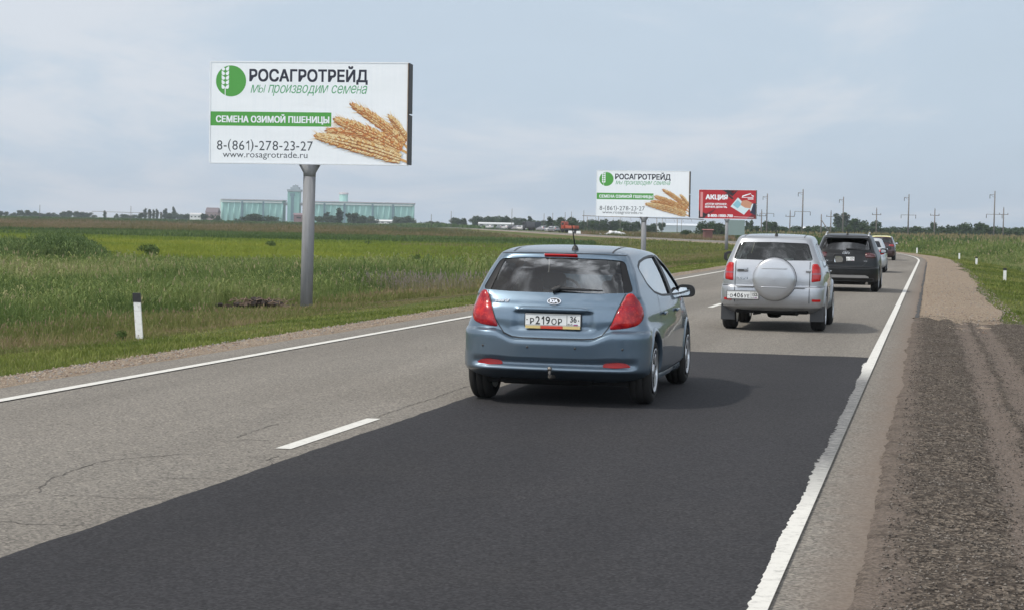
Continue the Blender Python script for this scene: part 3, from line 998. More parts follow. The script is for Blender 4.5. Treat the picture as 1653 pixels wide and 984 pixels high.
def glass(name, tint=(0.55, 0.62, 0.58), refl=1.0, dusty=0.0):
    m = bpy.data.materials.new(name); m.use_nodes = True
    n, l = m.node_tree.nodes, m.node_tree.links
    n.clear()
    o = n.new('ShaderNodeOutputMaterial'); tr = n.new('ShaderNodeBsdfTransparent'); gl = n.new('ShaderNodeBsdfGlossy'); mx = n.new('ShaderNodeMixShader'); fr = n.new('ShaderNodeFresnel')
    tr.inputs[0].default_value = (*tint, 1); gl.inputs['Roughness'].default_value = 0.02; fr.inputs[0].default_value = 1.52
    mul = n.new('ShaderNodeMath'); mul.operation = 'MULTIPLY'; mul.inputs[1].default_value = 1.7 * refl; mul.use_clamp = True
    l.new(fr.outputs[0], mul.inputs[0])
    l.new(mul.outputs[0], mx.inputs[0]); l.new(tr.outputs[0], mx.inputs[1]); l.new(gl.outputs[0], mx.inputs[2])
    last = mx
    if dusty:
        df = n.new('ShaderNodeBsdfDiffuse'); df.inputs[0].default_value = (0.3, 0.29, 0.27, 1)
        nz = n.new('ShaderNodeTexNoise'); nz.inputs['Scale'].default_value = 6; nz.inputs['Detail'].default_value = 6
        tc = n.new('ShaderNodeTexCoord'); l.new(tc.outputs['Object'], nz.inputs['Vector'])
        mr = n.new('ShaderNodeMapRange'); mr.inputs[1].default_value = 0.3; mr.inputs[2].default_value = 0.75; mr.inputs[3].default_value = dusty * 0.3; mr.inputs[4].default_value = dusty
        l.new(nz.outputs['Fac'], mr.inputs[0])
        m2 = n.new('ShaderNodeMixShader'); l.new(mr.outputs[0], m2.inputs[0]); l.new(mx.outputs[0], m2.inputs[1]); l.new(df.outputs[0], m2.inputs[2]); last = m2
    l.new(last.outputs[0], o.inputs[0])
    return m

MC = dict(
    black=principled('black_plastic', (0.016, 0.016, 0.017), 0.5),
    dark=principled('dark_trim', (0.03, 0.031, 0.033), 0.55),
    liner=principled('wheel_well_liner', (0.012, 0.012, 0.012), 0.95, spec=0.1),
    rubber=principled('tyre_rubber', (0.02, 0.0195, 0.019), 0.85, spec=0.25),
    alloy=principled('alloy_wheel', (0.55, 0.56, 0.58), 0.32, 0.85),
    steelrim=principled('dark_hub', (0.05, 0.05, 0.052), 0.6, 0.3),  # even dark colour of the plate behind the spokes
    chrome=principled('chrome', (0.75, 0.76, 0.78), 0.12, 1.0),
    red=principled('red_lens', (0.42, 0.008, 0.010), 0.2, coat=0.3),
    deepred=principled('deep_red_lens', (0.27, 0.010, 0.012), 0.15, coat=0.6),
    frit=principled('glass_edge_black', (0.010, 0.010, 0.011), 0.35, spec=.3),
    smokedred=principled('smoked_red_lens', (0.060, 0.006, 0.007), 0.15, coat=0.8),
    brightred=principled('bright_red_reflector', (0.40, 0.006, 0.008), 0.3, coat=0.1, spec=.3),
    smoked=principled('smoked_lens', (0.26, 0.05, 0.07), 0.15, coat=0.6),
    seat=principled('seat_cloth', (0.035, 0.035, 0.038), 0.9),
    lining=principled('cabin_lining', (0.075, 0.075, 0.075), 0.9),
    plate=principled('plate_white', (0.72, 0.72, 0.70), 0.4),
    ink=principled('plate_ink', (0.012, 0.012, 0.013), 0.5),
    steel=principled('dull_steel', (0.22, 0.20, 0.18), 0.45, 0.8),
    mirror=principled('mirror_glass', (0.55, 0.57, 0.58), 0.02, 1.0),
    gold=principled('plate_frame_yellow', (0.62, 0.48, 0.20), 0.4),
    plred=principled('plate_frame_red', (0.55, 0.06, 0.03), 0.4),
)

# ---- shared car parts
def add_wheel(root, x, y, r, w, name='wheel', spokes=5, side=1, rim_mat='alloy'):
    wh = bpy.data.objects.new(name, None); COL.objects.link(wh); wh.parent = root; wh.location = (x, y, r); wh.empty_display_size = 0.1
    ty = bmesh.new()
    ri = r * 0.66
    add_lathe(ty, [(ri, -w / 2 + .01), (ri + .02, -w / 2), (r - .05, -w / 2 - .008), (r - .015, -w / 2 + .012), (r, -w / 2 + .04), (r + .001, -.036), (r - .006, -.034), (r - .006, -.030), (r + .001, -.028), (r + .001, .028), (r - .006, .030), (r - .006, .034), (r + .001, .036),
                   (r, w / 2 - .04), (r - .015, w / 2 - .012), (r - .05, w / 2 + .008), (ri + .02, w / 2), (ri, w / 2 - .01)], 'X', 48)
    bm_obj('tyre', ty, MC['rubber'], wh)
    rm = bmesh.new()
    o = side * (w / 2 + 0.008)
    add_lathe(rm, [(ri + .004, -w / 2 * side + 0.0), (ri - .02, -w / 2 * side * .5), (ri - .03, o - side * .06), (ri - .004, o - side * .004), (ri + .008, o), (ri - .012, o + side * .002), (ri - .022, o - side * .012), (ri - .03, o - side * .05)], 'X', 48, mi=0)
    # dark back plate and the spokes in front of it
    add_lathe(rm, [(0.001, o - side * .075), (ri - .02, o - side * .075)], 'X', 40, mi=1)
    for k in range(spokes):
        a = 2 * PI * k / spokes + 0.3
        for da, tw in ((0.0, 0.036 if spokes > 5 else 0.05),):
            R = Matrix.Rotation(a, 4, 'X')
            vs = []
            for rr, wd, xo in ((0.03, tw * 0.9, o - side * .030), (ri * 0.55, tw * .75, o - side * .018), (ri - .012, tw * 1.35, o - side * .006)):
                for sg in (-1, 1): vs.append(rm.verts.new(R @ Vector((xo, sg * wd, rr))))
                for sg in (-1, 1): vs.append(rm.verts.new(R @ Vector((xo - side * .035, sg * wd * 1.1, rr))))
            for q in ((0, 1, 5, 4), (4, 5, 9, 8), (0, 4, 6, 2), (4, 8, 10, 6), (1, 3, 7, 5), (5, 7, 11, 9)):
                f = rm.faces.new([vs[i] for i in q]); f.material_index = 0
    add_lathe(rm, [(0.07, o - side * .045), (0.062, o - side * .012), (0.04, o - side * .006), (0.001, o - side * .004)], 'X', 20, mi=0)
    bmesh.ops.recalc_face_normals(rm, faces=rm.faces)
    bm_obj('rim', rm, [MC[rim_mat], MC['steelrim']], wh)
    return wh

def add_arch_lip(root, skin, x_side, y, r, mat, w=0.045, z=None, proud=0.010):
    """the rolled lip round a wheel opening"""
    bm = bmesh.new()
    z = z or r
    prev = None
    for k in range(33):
        a = math.radians(-4 + (188) * k / 32)
        row = []
        for rr, off in ((r + .002, -0.02), (r + .002, proud), (r + w * .6, proud * 1.1), (r + w, 0.001)):
            yy, zz = y + rr * math.cos(a), z + rr * math.sin(a)
            loc, n = skin.hit(yy, max(zz, 0.24), 'X', x_side)
            row.append(bm.verts.new((loc.x + x_side * off, yy, max(zz, 0.2))))
        if prev:
            for i in range(3):
                f = bm.faces.new((prev[i], prev[i + 1], row[i + 1], row[i])); f.smooth = True
        prev = row
    bmesh.ops.recalc_face_normals(bm, faces=bm.faces)
    s = sum(f.normal.x * x_side for f in bm.faces)
    if s < 0: bmesh.ops.reverse_faces(bm, faces=bm.faces)
    return bm_obj('wheel_arch', bm, mat, root)

def add_seat(root, name, x, y, z, w, h, head=True, lean=0.18, heads=(0,), mat=None):
    bm = bmesh.new()
    R = Matrix.Rotation(lean, 4, 'X')
    add_box(bm, (x, y, z + h / 2), (w, 0.13, h), R, bevel=0.045)
    add_box(bm, (x, y + 0.27, z + 0.02), (w, 0.5, 0.15), None, bevel=0.05)
    if head:
        for hx in heads:
            add_box(bm, (x + hx, y - lean * (h * .62), z + h + 0.085), (0.25, 0.10, 0.17), R, bevel=0.045)
            for sg in (-.05, .05): add_tube(bm, [(x + hx + sg, y - lean * h * .45, z + h - .05), (x + hx + sg, y - lean * (h * .58), z + h + .03)], .007, 6)
    return bm_obj(name, bm, mat or MC['seat'], root, smooth=0.9)

def add_mirror(root, side, x, y, z, w, h, mat, glassy=True):
    bm = bmesh.new()
    out = rounded([(-w / 2, -h / 2), (w / 2, -h / 2 * .75), (w / 2, h / 2 * .45), (w * .28, h / 2), (-w / 2, h / 2)], 0.05, 6)
    if side < 0: out = mirror_out(out)
    prev = None
    for yy, s in ((0.0, 0.94), (0.012, 1.0), (0.06, 0.98), (0.10, 0.78), (0.125, 0.35)):
        ring = [bm.verts.new((x + p[0] * s, y + yy, z + p[1] * s)) for p in out]
        if prev:
            for i in range(len(ring)):
                f = bm.faces.new((prev[i], prev[(i + 1) % len(ring)], ring[(i + 1) % len(ring)], ring[i])); f.smooth = True
        else:
            bm.faces.new(ring[::-1])
        prev = ring
    bm.faces.new(prev)
    add_box(bm, (x - side * (w / 2 + .05), y + .05, z - h * .33), (0.14, 0.05, 0.055), bevel=.012)
    bmesh.ops.recalc_face_normals(bm, faces=bm.faces)
    mo = bm_obj('door_mirror', bm, mat, root)
    g = bmesh.new()
    f = g.faces.new([g.verts.new((x + p[0] * .64 - side * .018, y - 0.004, z + p[1] * .62 - .006)) for p in out])
    f.normal_update()
    if f.normal.y > 0: f.normal_flip()
    bm_obj('mirror_glass', g, MC['mirror'], mo)
    return mo

def add_plate(root, c, rot, txt_big, region, w=0.52, h=0.112, frame=True):
    """number plate facing -Y in its own frame; c = centre, rot = tilt about X"""
    M = Matrix.Translation(c) @ Matrix.Rotation(rot, 4, 'X')
    bm = bmesh.new()
    add_box(bm, (0, 0.004, 0), (w + .02, .012, h + .02), mi=0, bevel=0.003)
    add_box(bm, (0, -0.004, 0), (w, .006, h), mi=1)
    bmesh.ops.transform(bm, matrix=M, verts=bm.verts)
    p = bm_obj('number_plate', bm, [MC['black'], MC['plate']], root)
    L = bmesh.new()
    ux, uy = M.to_3x3() @ Vector((1, 0, 0)), M.to_3x3() @ Vector((0, 0, 1))
    o = lambda a, b: M @ Vector((a, -0.0085, b))
    x = -w / 2 + 0.045
    for ch, big in txt_big:
        hh = 0.076 if big else 0.058
        if ch == '1': V, F = one_glyph(hh, .0105); V[:, 0] *= .95
        else:
            V, F = text_mesh(ch, 0.1, bold=0.0012, fit_h=hh)
            V[:, 0] *= hh / 0.073 * 0.92
        wd = V[:, 0].max()
        put_text(L, V, F, o(x, -0.042), ux, uy)
        x += wd + 0.013
    V, F = text_mesh(region, 0.1, bold=0.002, fit_h=0.056)
    V[:, 0] *= 0.056 / 0.073 * 0.85
    cx = w / 2 - 0.065
    put_text(L, V, F, o(cx - V[:, 0].max() / 2, -0.017), ux, uy)
    V, F = text_mesh('RUS', 0.1, bold=0.001, fit_h=0.017, fit_w=0.045)
    put_text(L, V, F, o(cx - 0.052, -0.045), ux, uy)
    def quad(x0, z0, x1, z1, mi):
        f = L.faces.new([L.verts.new(o(*q)) for q in ((x0, z0), (x1, z0), (x1, z1), (x0, z1))]); f.material_index = mi
    quad(cx + 0.002, -0.046, cx + 0.042, -0.040, 1); quad(cx + .002, -.040, cx + .042, -.034, 2)
    quad(w / 2 - 0.128, -h / 2 + .006, w / 2 - 0.124, h / 2 - .006, 0)
    for q in ((-w / 2 + 0.005, h / 2 - .009, w / 2 - .005, h / 2 - .006), (-w / 2 + .005, -h / 2 + .006, w / 2 - .005, -h / 2 + .009)): quad(*q, 0)
    for sx in (-w / 2 + .016, w / 2 - .016):
        V, F = text_mesh('.', 0.1, fit_w=.012, fit_h=.012); put_text(L, V, F, o(sx - .006, -.006), ux, uy)
    bm_obj('plate_lettering', L, [MC['ink'], MC['plred'], principled('plate_blue', (0.03, 0.08, 0.4), 0.5)], p)
    return p

def clean_back(root):
    for o in root.children_recursive:
        if o.type == 'MESH': o.data.validate()

def make_shell(keys, cab, rear_win, side_wins, wind, arches, arch_r, wheel_z, mats, root, disp=None, cut=True, sub=5):
    """body with cabin, window and wheel-arch openings cut out of it; returns its Skin"""
    raw = loft(keys, sub, disp)
    skin = Skin(raw)
    cutters = []
    for ya in arches:
        w = bmesh.new()
        for sg in (-1, 1):
            x0, x1 = (0.56, 1.3) if sg > 0 else (-1.3, -0.56)
            add_lathe(w, [(arch_r, x0), (arch_r, x1)], 'X', 48, (0, ya, wheel_z))
        bmesh.ops.recalc_face_normals(w, faces=w.faces)
        cutters.append((w, 1))
    if cut:
        inner = loft(cab, 3)
        cutters.append((inner, 2))
        cutters.append((poly_prism(rear_win, 'Y', -4, -0.9), 1))
        cutters.append((poly_prism(wind, 'Y', 0.25, 3), 1))
        for sw in side_wins: cutters.append((poly_prism(sw, 'X', -2, 2), 1))
    me = boolean_many(raw, cutters, 2)
    smooth_like(me, skin.bvh, skin.normal)
    link_mesh('body', me, mats, root)
    return skin

def pane(root, skin, name, outl, axis, sign, mat, off=-0.006, step=0.05):
    bm = patch_on(skin, outl, axis, sign, off=off, thick=0, step=step)
    for f in bm.faces: f.smooth = True
    return bm_obj(name, bm, mat, root)
def inset(keys, z0, d=0.045, yfmax=1.0, dz=0.035):
    out = []
    for k in keys:
        z, yr, Wr, Wm, Rr, cr, yf, Wf, Rf, lift = k
        if z < z0: continue
        f = min(yf - 0.06, yfmax)
        zz = z if z < keys[-1][0] - 0.14 else z - dz * min(1, (z - (keys[-1][0] - 0.14)) / 0.10)
        if out and zz <= out[-1][0] + 0.004: zz = out[-1][0] + 0.004
        w = max(Wr - d, 0.02); wf = max(min(Wf, Wm) - d, 0.02)
        out.append((zz, min(yr + 0.07, f - 0.1), w, max(Wm - d, 0.02), min(Rr, w * .9), cr, f, wf, min(Rf, wf * .9), lift))
    return out

def sstep(x, a, b):
    t = np.clip((x - a) / (b - a), 0, 1)
    return t * t * (3 - 2 * t)

def place_car(name, label, s, d, dh=0.0, group=None, scale=1.0):
    p = road_pt(s, d, 0.003)
    o = thing(name, label, 'car', p, -(road_heading(s) + dh), group)
    o.scale = (scale,) * 3
    return o

def mat_lens():
    m = principled('moulded_red_lens', (.4, .01, .01), .22, coat=.22, spec=.3); t = NT(m)
    v = t.voronoi(11, out='Distance'); n = t.noise(7, 3, .6); f = t.voronoi(70, out='Color')
    bw = t.n.new('ShaderNodeRGBToBW'); t.l.new(f, bw.inputs[0])
    c = t.ramp(v, [(.10, (.52, .022, .018)), (.35, (.40, .010, .012)), (.62, (.24, .006, .012))])
    c = t.mix(t.rng(n, .42, .66, 0, .6), c, (.27, .012, .030))
    c = t.mix(t.rng(bw.outputs[0], .62, .9, 0, .45), c, (.62, .05, .03))
    t.color(c)
    return m
M_LENS = mat_lens()

# ------------------------------------------------------------------ steel-blue hatchback
def blue_hatchback():
    root = thing('hatchback_car', 'steel blue five-door hatchback driving away over the fresh black asphalt', 'car',
                 (0.795, 20.42, 0.010), -math.radians(11.7), 'cars driving away in a queue on the right lane')
    P = paint('steel_blue_paint', (0.112, 0.165, 0.220), 0.6, 0.33, dirt=0.25)
    keys = [  # z, yr, Wr, Wm, Rr, cr, yf, Wf, Rf, lift
        (.190, -1.62, .74, .80, .26, .06, 1.98, .74, .35, 0),
        (.235, -1.84, .805, .840, .28, .08, 2.04, .78, .35, 0),
        (.290, -1.985, .862, .872, .28, .09, 2.08, .855, .38, 0),
        (.340, -2.082, .880, .884, .28, .10, 2.10, .855, .40, 0),
        (.440, -2.090, .888, .895, .28, .10, 2.11, .855, .40, 0),
        (.520, -2.100, .889, .899, .29, .10, 2.11, .855, .42, 0),
        (.575, -2.106, .888, .901, .29, .10, 2.09, .855, .42, 0),
        (.605, -2.098, .886, .902, .29, .10, 2.07, .855, .42, 0),
        (.622, -2.072, .883, .902, .29, .10, 2.05, .855, .42, 0),
        (.638, -2.038, .880, .902, .29, .09, 2.02, .855, .42, 0),
        (.700, -2.034, .868, .900, .29, .09, 1.95, .855, .44, 0),
        (.780, -2.038, .848, .892, .30, .09, 1.80, .855, .44, 0),
        (.860, -2.030, .838, .885, .30, .09, 1.62, 0.85, 0.4, 0),
        (.930, -2.005, .822, .872, .30, .09, 1.42, 0.845, 0.3, 0),
        (.990, -1.970, .800, .858, .24, .09, 1.25, 0.835, 0.2, 0),
        (1.045, -1.930, .778, .836, .15, .085, 1.12, 0.815, 0.12, 0),
        (1.150, -1.845, .742, .794, .14, .085, 0.92, 0.775, 0.12, 0),
        (1.260, -1.755, .698, .744, .13, .09, 0.7, 0.725, 0.12, 0),
        (1.350, -1.680, .652, .694, .13, .095, 0.5, 0.672, 0.12, .004),
        (1.385, -1.668, .630, .666, .16, .10, 0.4, 0.645, 0.13, .018),
        (1.405, -1.650, .605, .634, .16, .10, 0.32, 0.605, 0.14, .028),
        (1.426, -1.560, .540, .568, .18, .08, .08, .48, .20, .034),
        (1.440, -1.350, .430, .440, .20, .05, -.04, .37, .20, .036),
        (1.448, -1.050, .240, .240, .15, .03, -.25, .20, .12, .036),
        (1.450, -.80, .060, .060, .05, .0, -.50, .05, .04, .036)]
    def disp(h):
        x, y, z = h[:, 0].copy(), h[:, 1].copy(), h[:, 2].copy()
        rear = sstep(-y, 1.55, 1.8)
        # bumper shoulder climbs towards the lamps
        z2 = z + rear * 0.080 * sstep(x, .34, .58) * np.exp(-((z - .632) / .13) ** 2)
        # dark band let into the bumper between the reflectors
        k = sstep(z, .352, .364) * sstep(z, .436, .418) * sstep(x, .80, .70)
        bandy = rear * k * .055
        # plate recess
        k = sstep(z, .695, .725) * sstep(z, .885, .868) * sstep(x, .40, .33)
        y2 = y + rear * k * 0.030
        # overhang of the handle strip
        k = np.exp(-((z - .893) / .014) ** 2) * sstep(x, .37, .31)
        y2 = y2 - rear * k * 0.020
        # soft crease of the tail below the glass
        y2 = y2 + rear * 0.006 * np.exp(-((z - .94) / .02) ** 2)
        return np.column_stack([x, y2 + bandy, z2])
    cab = inset(keys, .50)
    rw = rounded(sym([(0.0, 1.372), (.40, 1.366), (.600, 1.352), (.722, 1.062), (.45, 1.050), (0.0, 1.047)]), .05)
    wind = rounded(sym([(0.0, 1.375), (.50, 1.362), (.66, 1.00), (0.0, 1.00)]), .05)
    rear_w = rounded([(-1.40, 1.285), (-1.20, 1.340), (-.86, 1.372), (-.50, 1.386), (-.10, 1.388), (-.085, 1.000), (-.70, 1.012), (-1.05, 1.050), (-1.28, 1.130)], .05)
    front_w = rounded([(-.02, 1.388), (.10, 1.378), (.40, 1.290), (.80, 1.085), (.93, .985), (-.005, .998)], .05)
    r, aw = .316, .352
    ya, yb = -1.385, 1.265
    skin = make_shell(keys, cab, rw, [rear_w, front_w], wind, [ya, yb], aw, r + .012, [P, MC['liner'], MC['lining']], root, disp, True, 5)
    gl = glass('clear_car_glass', (0.90, 0.94, 0.90), 2.2)
    gs = glass('side_car_glass', (0.45, 0.50, 0.48), 1.5)
    out_rw = rounded(sym([(0.0, 1.380), (.40, 1.374), (.614, 1.360), (.738, 1.056), (.45, 1.042), (0.0, 1.039)]), .05)
    rwp = pane(root, skin, 'rear_window', out_rw, 'Y', -1, gl, off=-0.010)
    # black printed border of the tailgate glass
    bb = bmesh.new()
    for sg in (-1, 1):
        o = [(sg * .726, 1.060), (sg * .640, 1.062), (sg * .555, 1.352), (sg * .602, 1.350)]
        patch_on(skin, o if sg > 0 else o[::-1], 'Y', -1, off=-.005, thick=0, step=.05, into=bb)
    for f in bb.faces: f.smooth = True
    bm_pieces('glass_border', bb, MC['frit'], rwp)
    pane(root, skin, 'windscreen', wind, 'Y', 1, gl, off=-0.012)
    for sg in (-1, 1):
        pane(root, skin, 'door_window', rear_w, 'X', sg, gs, off=-.012)
        pane(root, skin, 'door_window', front_w, 'X', sg, gs, off=-.012)
        bb = line_on(skin, rear_w, 'X', sg, .022, .002, .04, closed=True)
        line_on(skin, front_w, 'X', sg, .022, .002, .04, bm=bb, closed=True)
        bm_pieces('window_trim', bb, MC['black'], root)
        o = [(-.15, 1.0), (.03, .998), (.0, 1.388), (-.15, 1.388)]
        bm_obj('door_pillar', patch_on(skin, o, 'X', sg, off=.003, thick=.01, step=.06), MC['black'], root)
    # shut lines
    sl = bmesh.new()
    gate = [(-.655, 1.05), (-.60, .92), (-.555, .80), (-.515, .735), (-.465, .668), (-.39, .636), (-.29, .628), (0, .625)]
    gate = gate + [(-x, z) for x, z in gate[::-1][1:]]
    line_on(skin, gate, 'Y', -1, .010, .002, .02, bm=sl)
    line_on(skin, [(-.60, 1.402), (-.3, 1.411), (0, 1.413), (.3, 1.411), (.60, 1.402)], 'Y', -1, .006, .002, .03, bm=sl)
    for sg in (-1, 1):
        line_on(skin, [(-.045, .99), (-.045, .32)], 'X', sg, .008, .002, bm=sl)
        line_on(skin, [(-.94, 1.06), (-.985, .95), (-1.0, .82), (-.93, .62), (-.86, .45), (-.84, .33)], 'X', sg, .008, .002, bm=sl)
        line_on(skin, [(.96, .97), (.93, .60), (.90, .33)], 'X', sg, .008, .002, bm=sl)
        line_on(skin, [(-1.735, .72), (-1.735, .60), (-1.72, .50)], 'X', sg, .006, .002, bm=sl)
        line_on(skin, [(sg * .475, -1.56), (sg * .47, -1.0), (sg * .46, -.3), (sg * .44, .0)], 'Z', 1, .014, .003, bm=sl)
    bm_pieces('shut_line', sl, MC['black'], root)
    # lamps
    lamp = [(.668, 1.052), (.712, 1.056), (.748, 1.020), (.785, .955), (.815, .885), (.815, .820), (.780, .765), (.690, .740), (.600, .728), (.522, .722), (.560, .80), (.605, .92)]
    for sg in (-1, 1):
        ol = rounded([(sg * x, z) for x, z in lamp] if sg > 0 else mirror_out(lamp), .035)
        b = patch_on(skin, ol, 'Y', -1, off=.004, thick=.03, step=.02, bulge=.016)
        for f in b.faces: f.smooth = True
        tl = bm_obj('tail_light', b, M_LENS, root)
        rf = rounded([(sg * x, z) for x, z in [(.47, .372), (.485, .410), (.62, .424), (.69, .412), (.735, .378), (.60, .366)]], .02)
        if sg < 0: rf = rf[::-1]
        b = patch_on(skin, rf, 'Y', -1, off=.006, thick=.02, step=.03)
        bm_obj('reflector', b, MC['brightred'], root, smooth=.6)
    b = bmesh.new()
    add_box(b, (0, -1.672, 1.388), (.32, .05, .018), Matrix.Rotation(-.6, 4, 'X'), bevel=.008)
    bm_obj('brake_light', b, MC['brightred'], root, smooth=.6)
    # wiper
    b = bmesh.new()
    for (x0, z0, x1, z1, w0, w1) in ((-.015, 1.075, .44, 1.062, .040, .012), (-.03, 1.052, .05, 1.085, .05, .05)):
        a, n = skin.hit(x0, z0, 'Y', -1); c, n2 = skin.hit(x1, z1, 'Y', -1)
        pts = []
        for k in range(9):
            t = k / 8; q, nn = skin.hit(x0 + (x1 - x0) * t, z0 + (z1 - z0) * t, 'Y', -1); pts.append(q + nn * .022)
        add_tube(b, pts, [w0 * .5 + (w1 - w0) * .5 * k / 8 for k in range(9)], 8)
    bm_obj('rear_wiper', b, MC['black'], root)
    # handle strip above the plate
    hb = bmesh.new()
    prev = None
    for k in range(25):
        x = -.335 + .67 * k / 24
        loc, n = skin.hit(x, .893, 'Y', -1)
        e = 1 - max(0, (abs(x) - .27) / .065) ** 2
        row = [hb.verts.new((x, loc.y + dy, .893 + dz * max(e, .15))) for dy, dz in ((.02, .026), (-.010, .024), (-.022, .012), (-.018, -.014), (.02, -.018))]
        if prev:
            for i in range(4):
                f = hb.faces.new((prev[i], row[i], row[i + 1], prev[i + 1])); f.smooth = True
        prev = row
    bmesh.ops.recalc_face_normals(hb, faces=hb.faces)
    if sum(f.normal.y for f in hb.faces) > 0: bmesh.ops.reverse_faces(hb, faces=hb.faces)
    bm_obj('tailgate_handle', hb, P, root)
    # badge: an oval with three capitals
    loc, n = skin.hit(0, .968, 'Y', -1)
    b = bmesh.new()
    M = Matrix.Translation(loc + n * .006) @ n.to_track_quat('-Y', 'Z').to_matrix().to_4x4()
    ring = lambda s, y: [b.verts.new(M @ Vector((.066 * s * math.cos(a), y, .034 * s * math.sin(a)))) for a in np.linspace(0, 2 * PI, 40, endpoint=False)]
    r0, r1, r2 = ring(1, .004), ring(1, -.004), ring(.86, -.004)
    for A, B in ((r0, r1), (r1, r2)):
        for i in range(40): b.faces.new((A[i], A[(i + 1) % 40], B[(i + 1) % 40], B[i])).material_index = 0
    f = b.faces.new(r2); f.material_index = 1
    bmesh.ops.recalc_face_normals(b, faces=b.faces)
    V, F = text_mesh('KIA', .1, bold=.006, fit_w=.080, fit_h=.036)
    ux, uy = M.to_3x3() @ Vector((1, 0, 0)), M.to_3x3() @ Vector((0, 0, 1))
    put_text(b, V, F, M @ Vector((-.040, -.0055, -.018)), ux, uy, 0)
    bm_obj('badge', b, [MC['chrome'], MC['black']], root)
    b = bmesh.new()
    V, F = text_mesh("cee'd", .1, bold=.004, shear=.25, fit_w=.14, fit_h=.032)
    loc, n = skin.hit(-.50, .965, 'Y', -1)
    M = Matrix.Translation(loc + n * .004) @ n.to_track_quat('-Y', 'Z').to_matrix().to_4x4()
    put_text(b, V, F, M @ Vector((-.07, -.002, -.016)), M.to_3x3() @ Vector((1, 0, 0)), M.to_3x3() @ Vector((0, 0, 1)))
    bm_obj('emblem_lettering', b, MC['chrome'], root)
    # plate and its dealer frame
    add_plate(root, (0.0, -2.030, .800), -.02, [('Р', 0), ('2', 1), ('1', 1), ('9', 1), ('О', 0), ('Р', 0)], '36')
    b = bmesh.new()
    for x0, x1, mi in ((-.26, -.115, 0), (-.115, .095, 1), (.095, .26, 0)):
        add_box(b, ((x0 + x1) / 2, -2.032, .733), (x1 - x0 - .002, .014, .026), mi=mi)
    bm_obj('plate_frame', b, [MC['gold'], MC['plred']], root)
    # parking sensors
    b = bmesh.new()
    for x, z in ((-.66, .545), (-.225, .545), (.225, .545), (.66, .545)):
        loc, n = skin.hit(x, z, 'Y', -1)
        vs = bmesh.ops.create_uvsphere(b, u_segments=12, v_segments=8, radius=.012)['verts']
        bmesh.ops.transform(b, matrix=Matrix.Translation(loc) @ Matrix.Diagonal((1, .45, 1, 1)), verts=vs)
    bm_pieces('parking_sensor', b, MC['dark'], root, smooth=1)
    # tow ball
    b = bmesh.new()
    add_tube(b, [(0, -1.8, .27), (0, -2.08, .27), (0, -2.13, .28), (0, -2.14, .31), (0, -2.14, .335)], [.020, .020, .018, .014, .012], 10)
    vs = bmesh.ops.create_uvsphere(b, u_segments=14, v_segments=10, radius=.022)['verts']
    bmesh.ops.translate(b, vec=(0, -2.14, .352), verts=vs)
    bm_obj('tow_hook', b, MC['steel'], root, smooth=.8)
    # underside, silencer
    b = bmesh.new()
    add_box(b, (0, .0, .205), (1.35, 3.4, .05)); add_box(b, (-.1, -1.66, .25), (.9, .28, .15), bevel=.05)
    for y in (ya, yb): add_tube(b, [(-.68, y, r), (.68, y, r)], .05, 10)
    bm_obj('underbody', b, MC['liner'], root)
    b = bmesh.new()
    for sg in (-1, 1):
        add_box(b, (sg * .80, -.05, .235), (.10, 1.85, .09), bevel=.03)
    bm_pieces('sill', b, P, root, smooth=.7)
    # antenna on the roof
    loc, n = skin.hit(.10, -1.48, 'Z', 1)
    b = bmesh.new()
    add_lathe(b, [(.034, -.004), (.032, .012), (.022, .035), (.012, .045), (.0, .046)], 'Z', 16, loc)
    add_tube(b, [loc + Vector((0, 0, .03)), loc + Vector((-.010, -.06, .14)), loc + Vector((-.02, -.12, .255))], [.0075, .006, .0045], 8)
    bm_obj('antenna', b, MC['black'], root)
    # door handles
    for sg in (-1, 1):
        for y in (-.80, .12):
            b = bmesh.new()
            loc, n = skin.hit(y, .845, 'X', sg)
            add_box(b, loc + Vector((sg * .022, .0, 0)), (.022, .17, .032), bevel=.010)
            add_box(b, loc + Vector((sg * .005, .06, 0)), (.03, .03, .028), bevel=.006)
            bm_obj('door_handle', b, P, root, smooth=.7)
        add_mirror(root, sg, sg * .905, .80, 1.008, .185, .145, MC['black'])
        for y, nm in ((ya, 'wheel'), (yb, 'wheel')):
            add_wheel(root, sg * .772, y, r, .205, nm, 5, sg)
            add_arch_lip(root, skin, sg, y, aw - .004, P, .05, r + .012)
    # inside
    for sg in (-1, 1):
        add_seat(root, 'front_seat', sg * .36, .02, .42, .50, .60)
    add_seat(root, 'rear_seat', 0, -.95, .42, 1.28, .56, heads=(-.42, .42))
    b = bmesh.new()
    add_box(b, (0, -1.50, .78), (1.25, .62, .03)); bm_obj('parcel_shelf', b, MC['dark'], root)
    b = bmesh.new(); add_box(b, (0, .88, .80), (1.36, .35, .34), bevel=.06)
    bm_obj('dashboard', b, MC['dark'], root, smooth=.7)
    b = bmesh.new(); add_lathe(b, [(.185 + .014 * math.cos(a), .014 * math.sin(a)) for a in np.linspace(0, 2 * PI, 10, endpoint=False)], 'Y', 28, (-.36, .55, .93), closed=True)
    bm_obj('steering_wheel', b, MC['black'], root)
    b = bmesh.new(); add_box(b, (0, .42, 1.30), (.24, .03, .065), bevel=.015)
    bm_obj('interior_mirror', b, MC['black'], root)
    return root
blue_hatchback()
# ------------------------------------------------------------------ the other cars of the queue
def ring_disc(bm, c, prof, n=44, mi=0):
    """turned disc facing -Y: profile of (radius, depth towards the viewer)"""
    add_lathe(bm, [(r, -h) for r, h in prof], 'Y', n, c, mi)

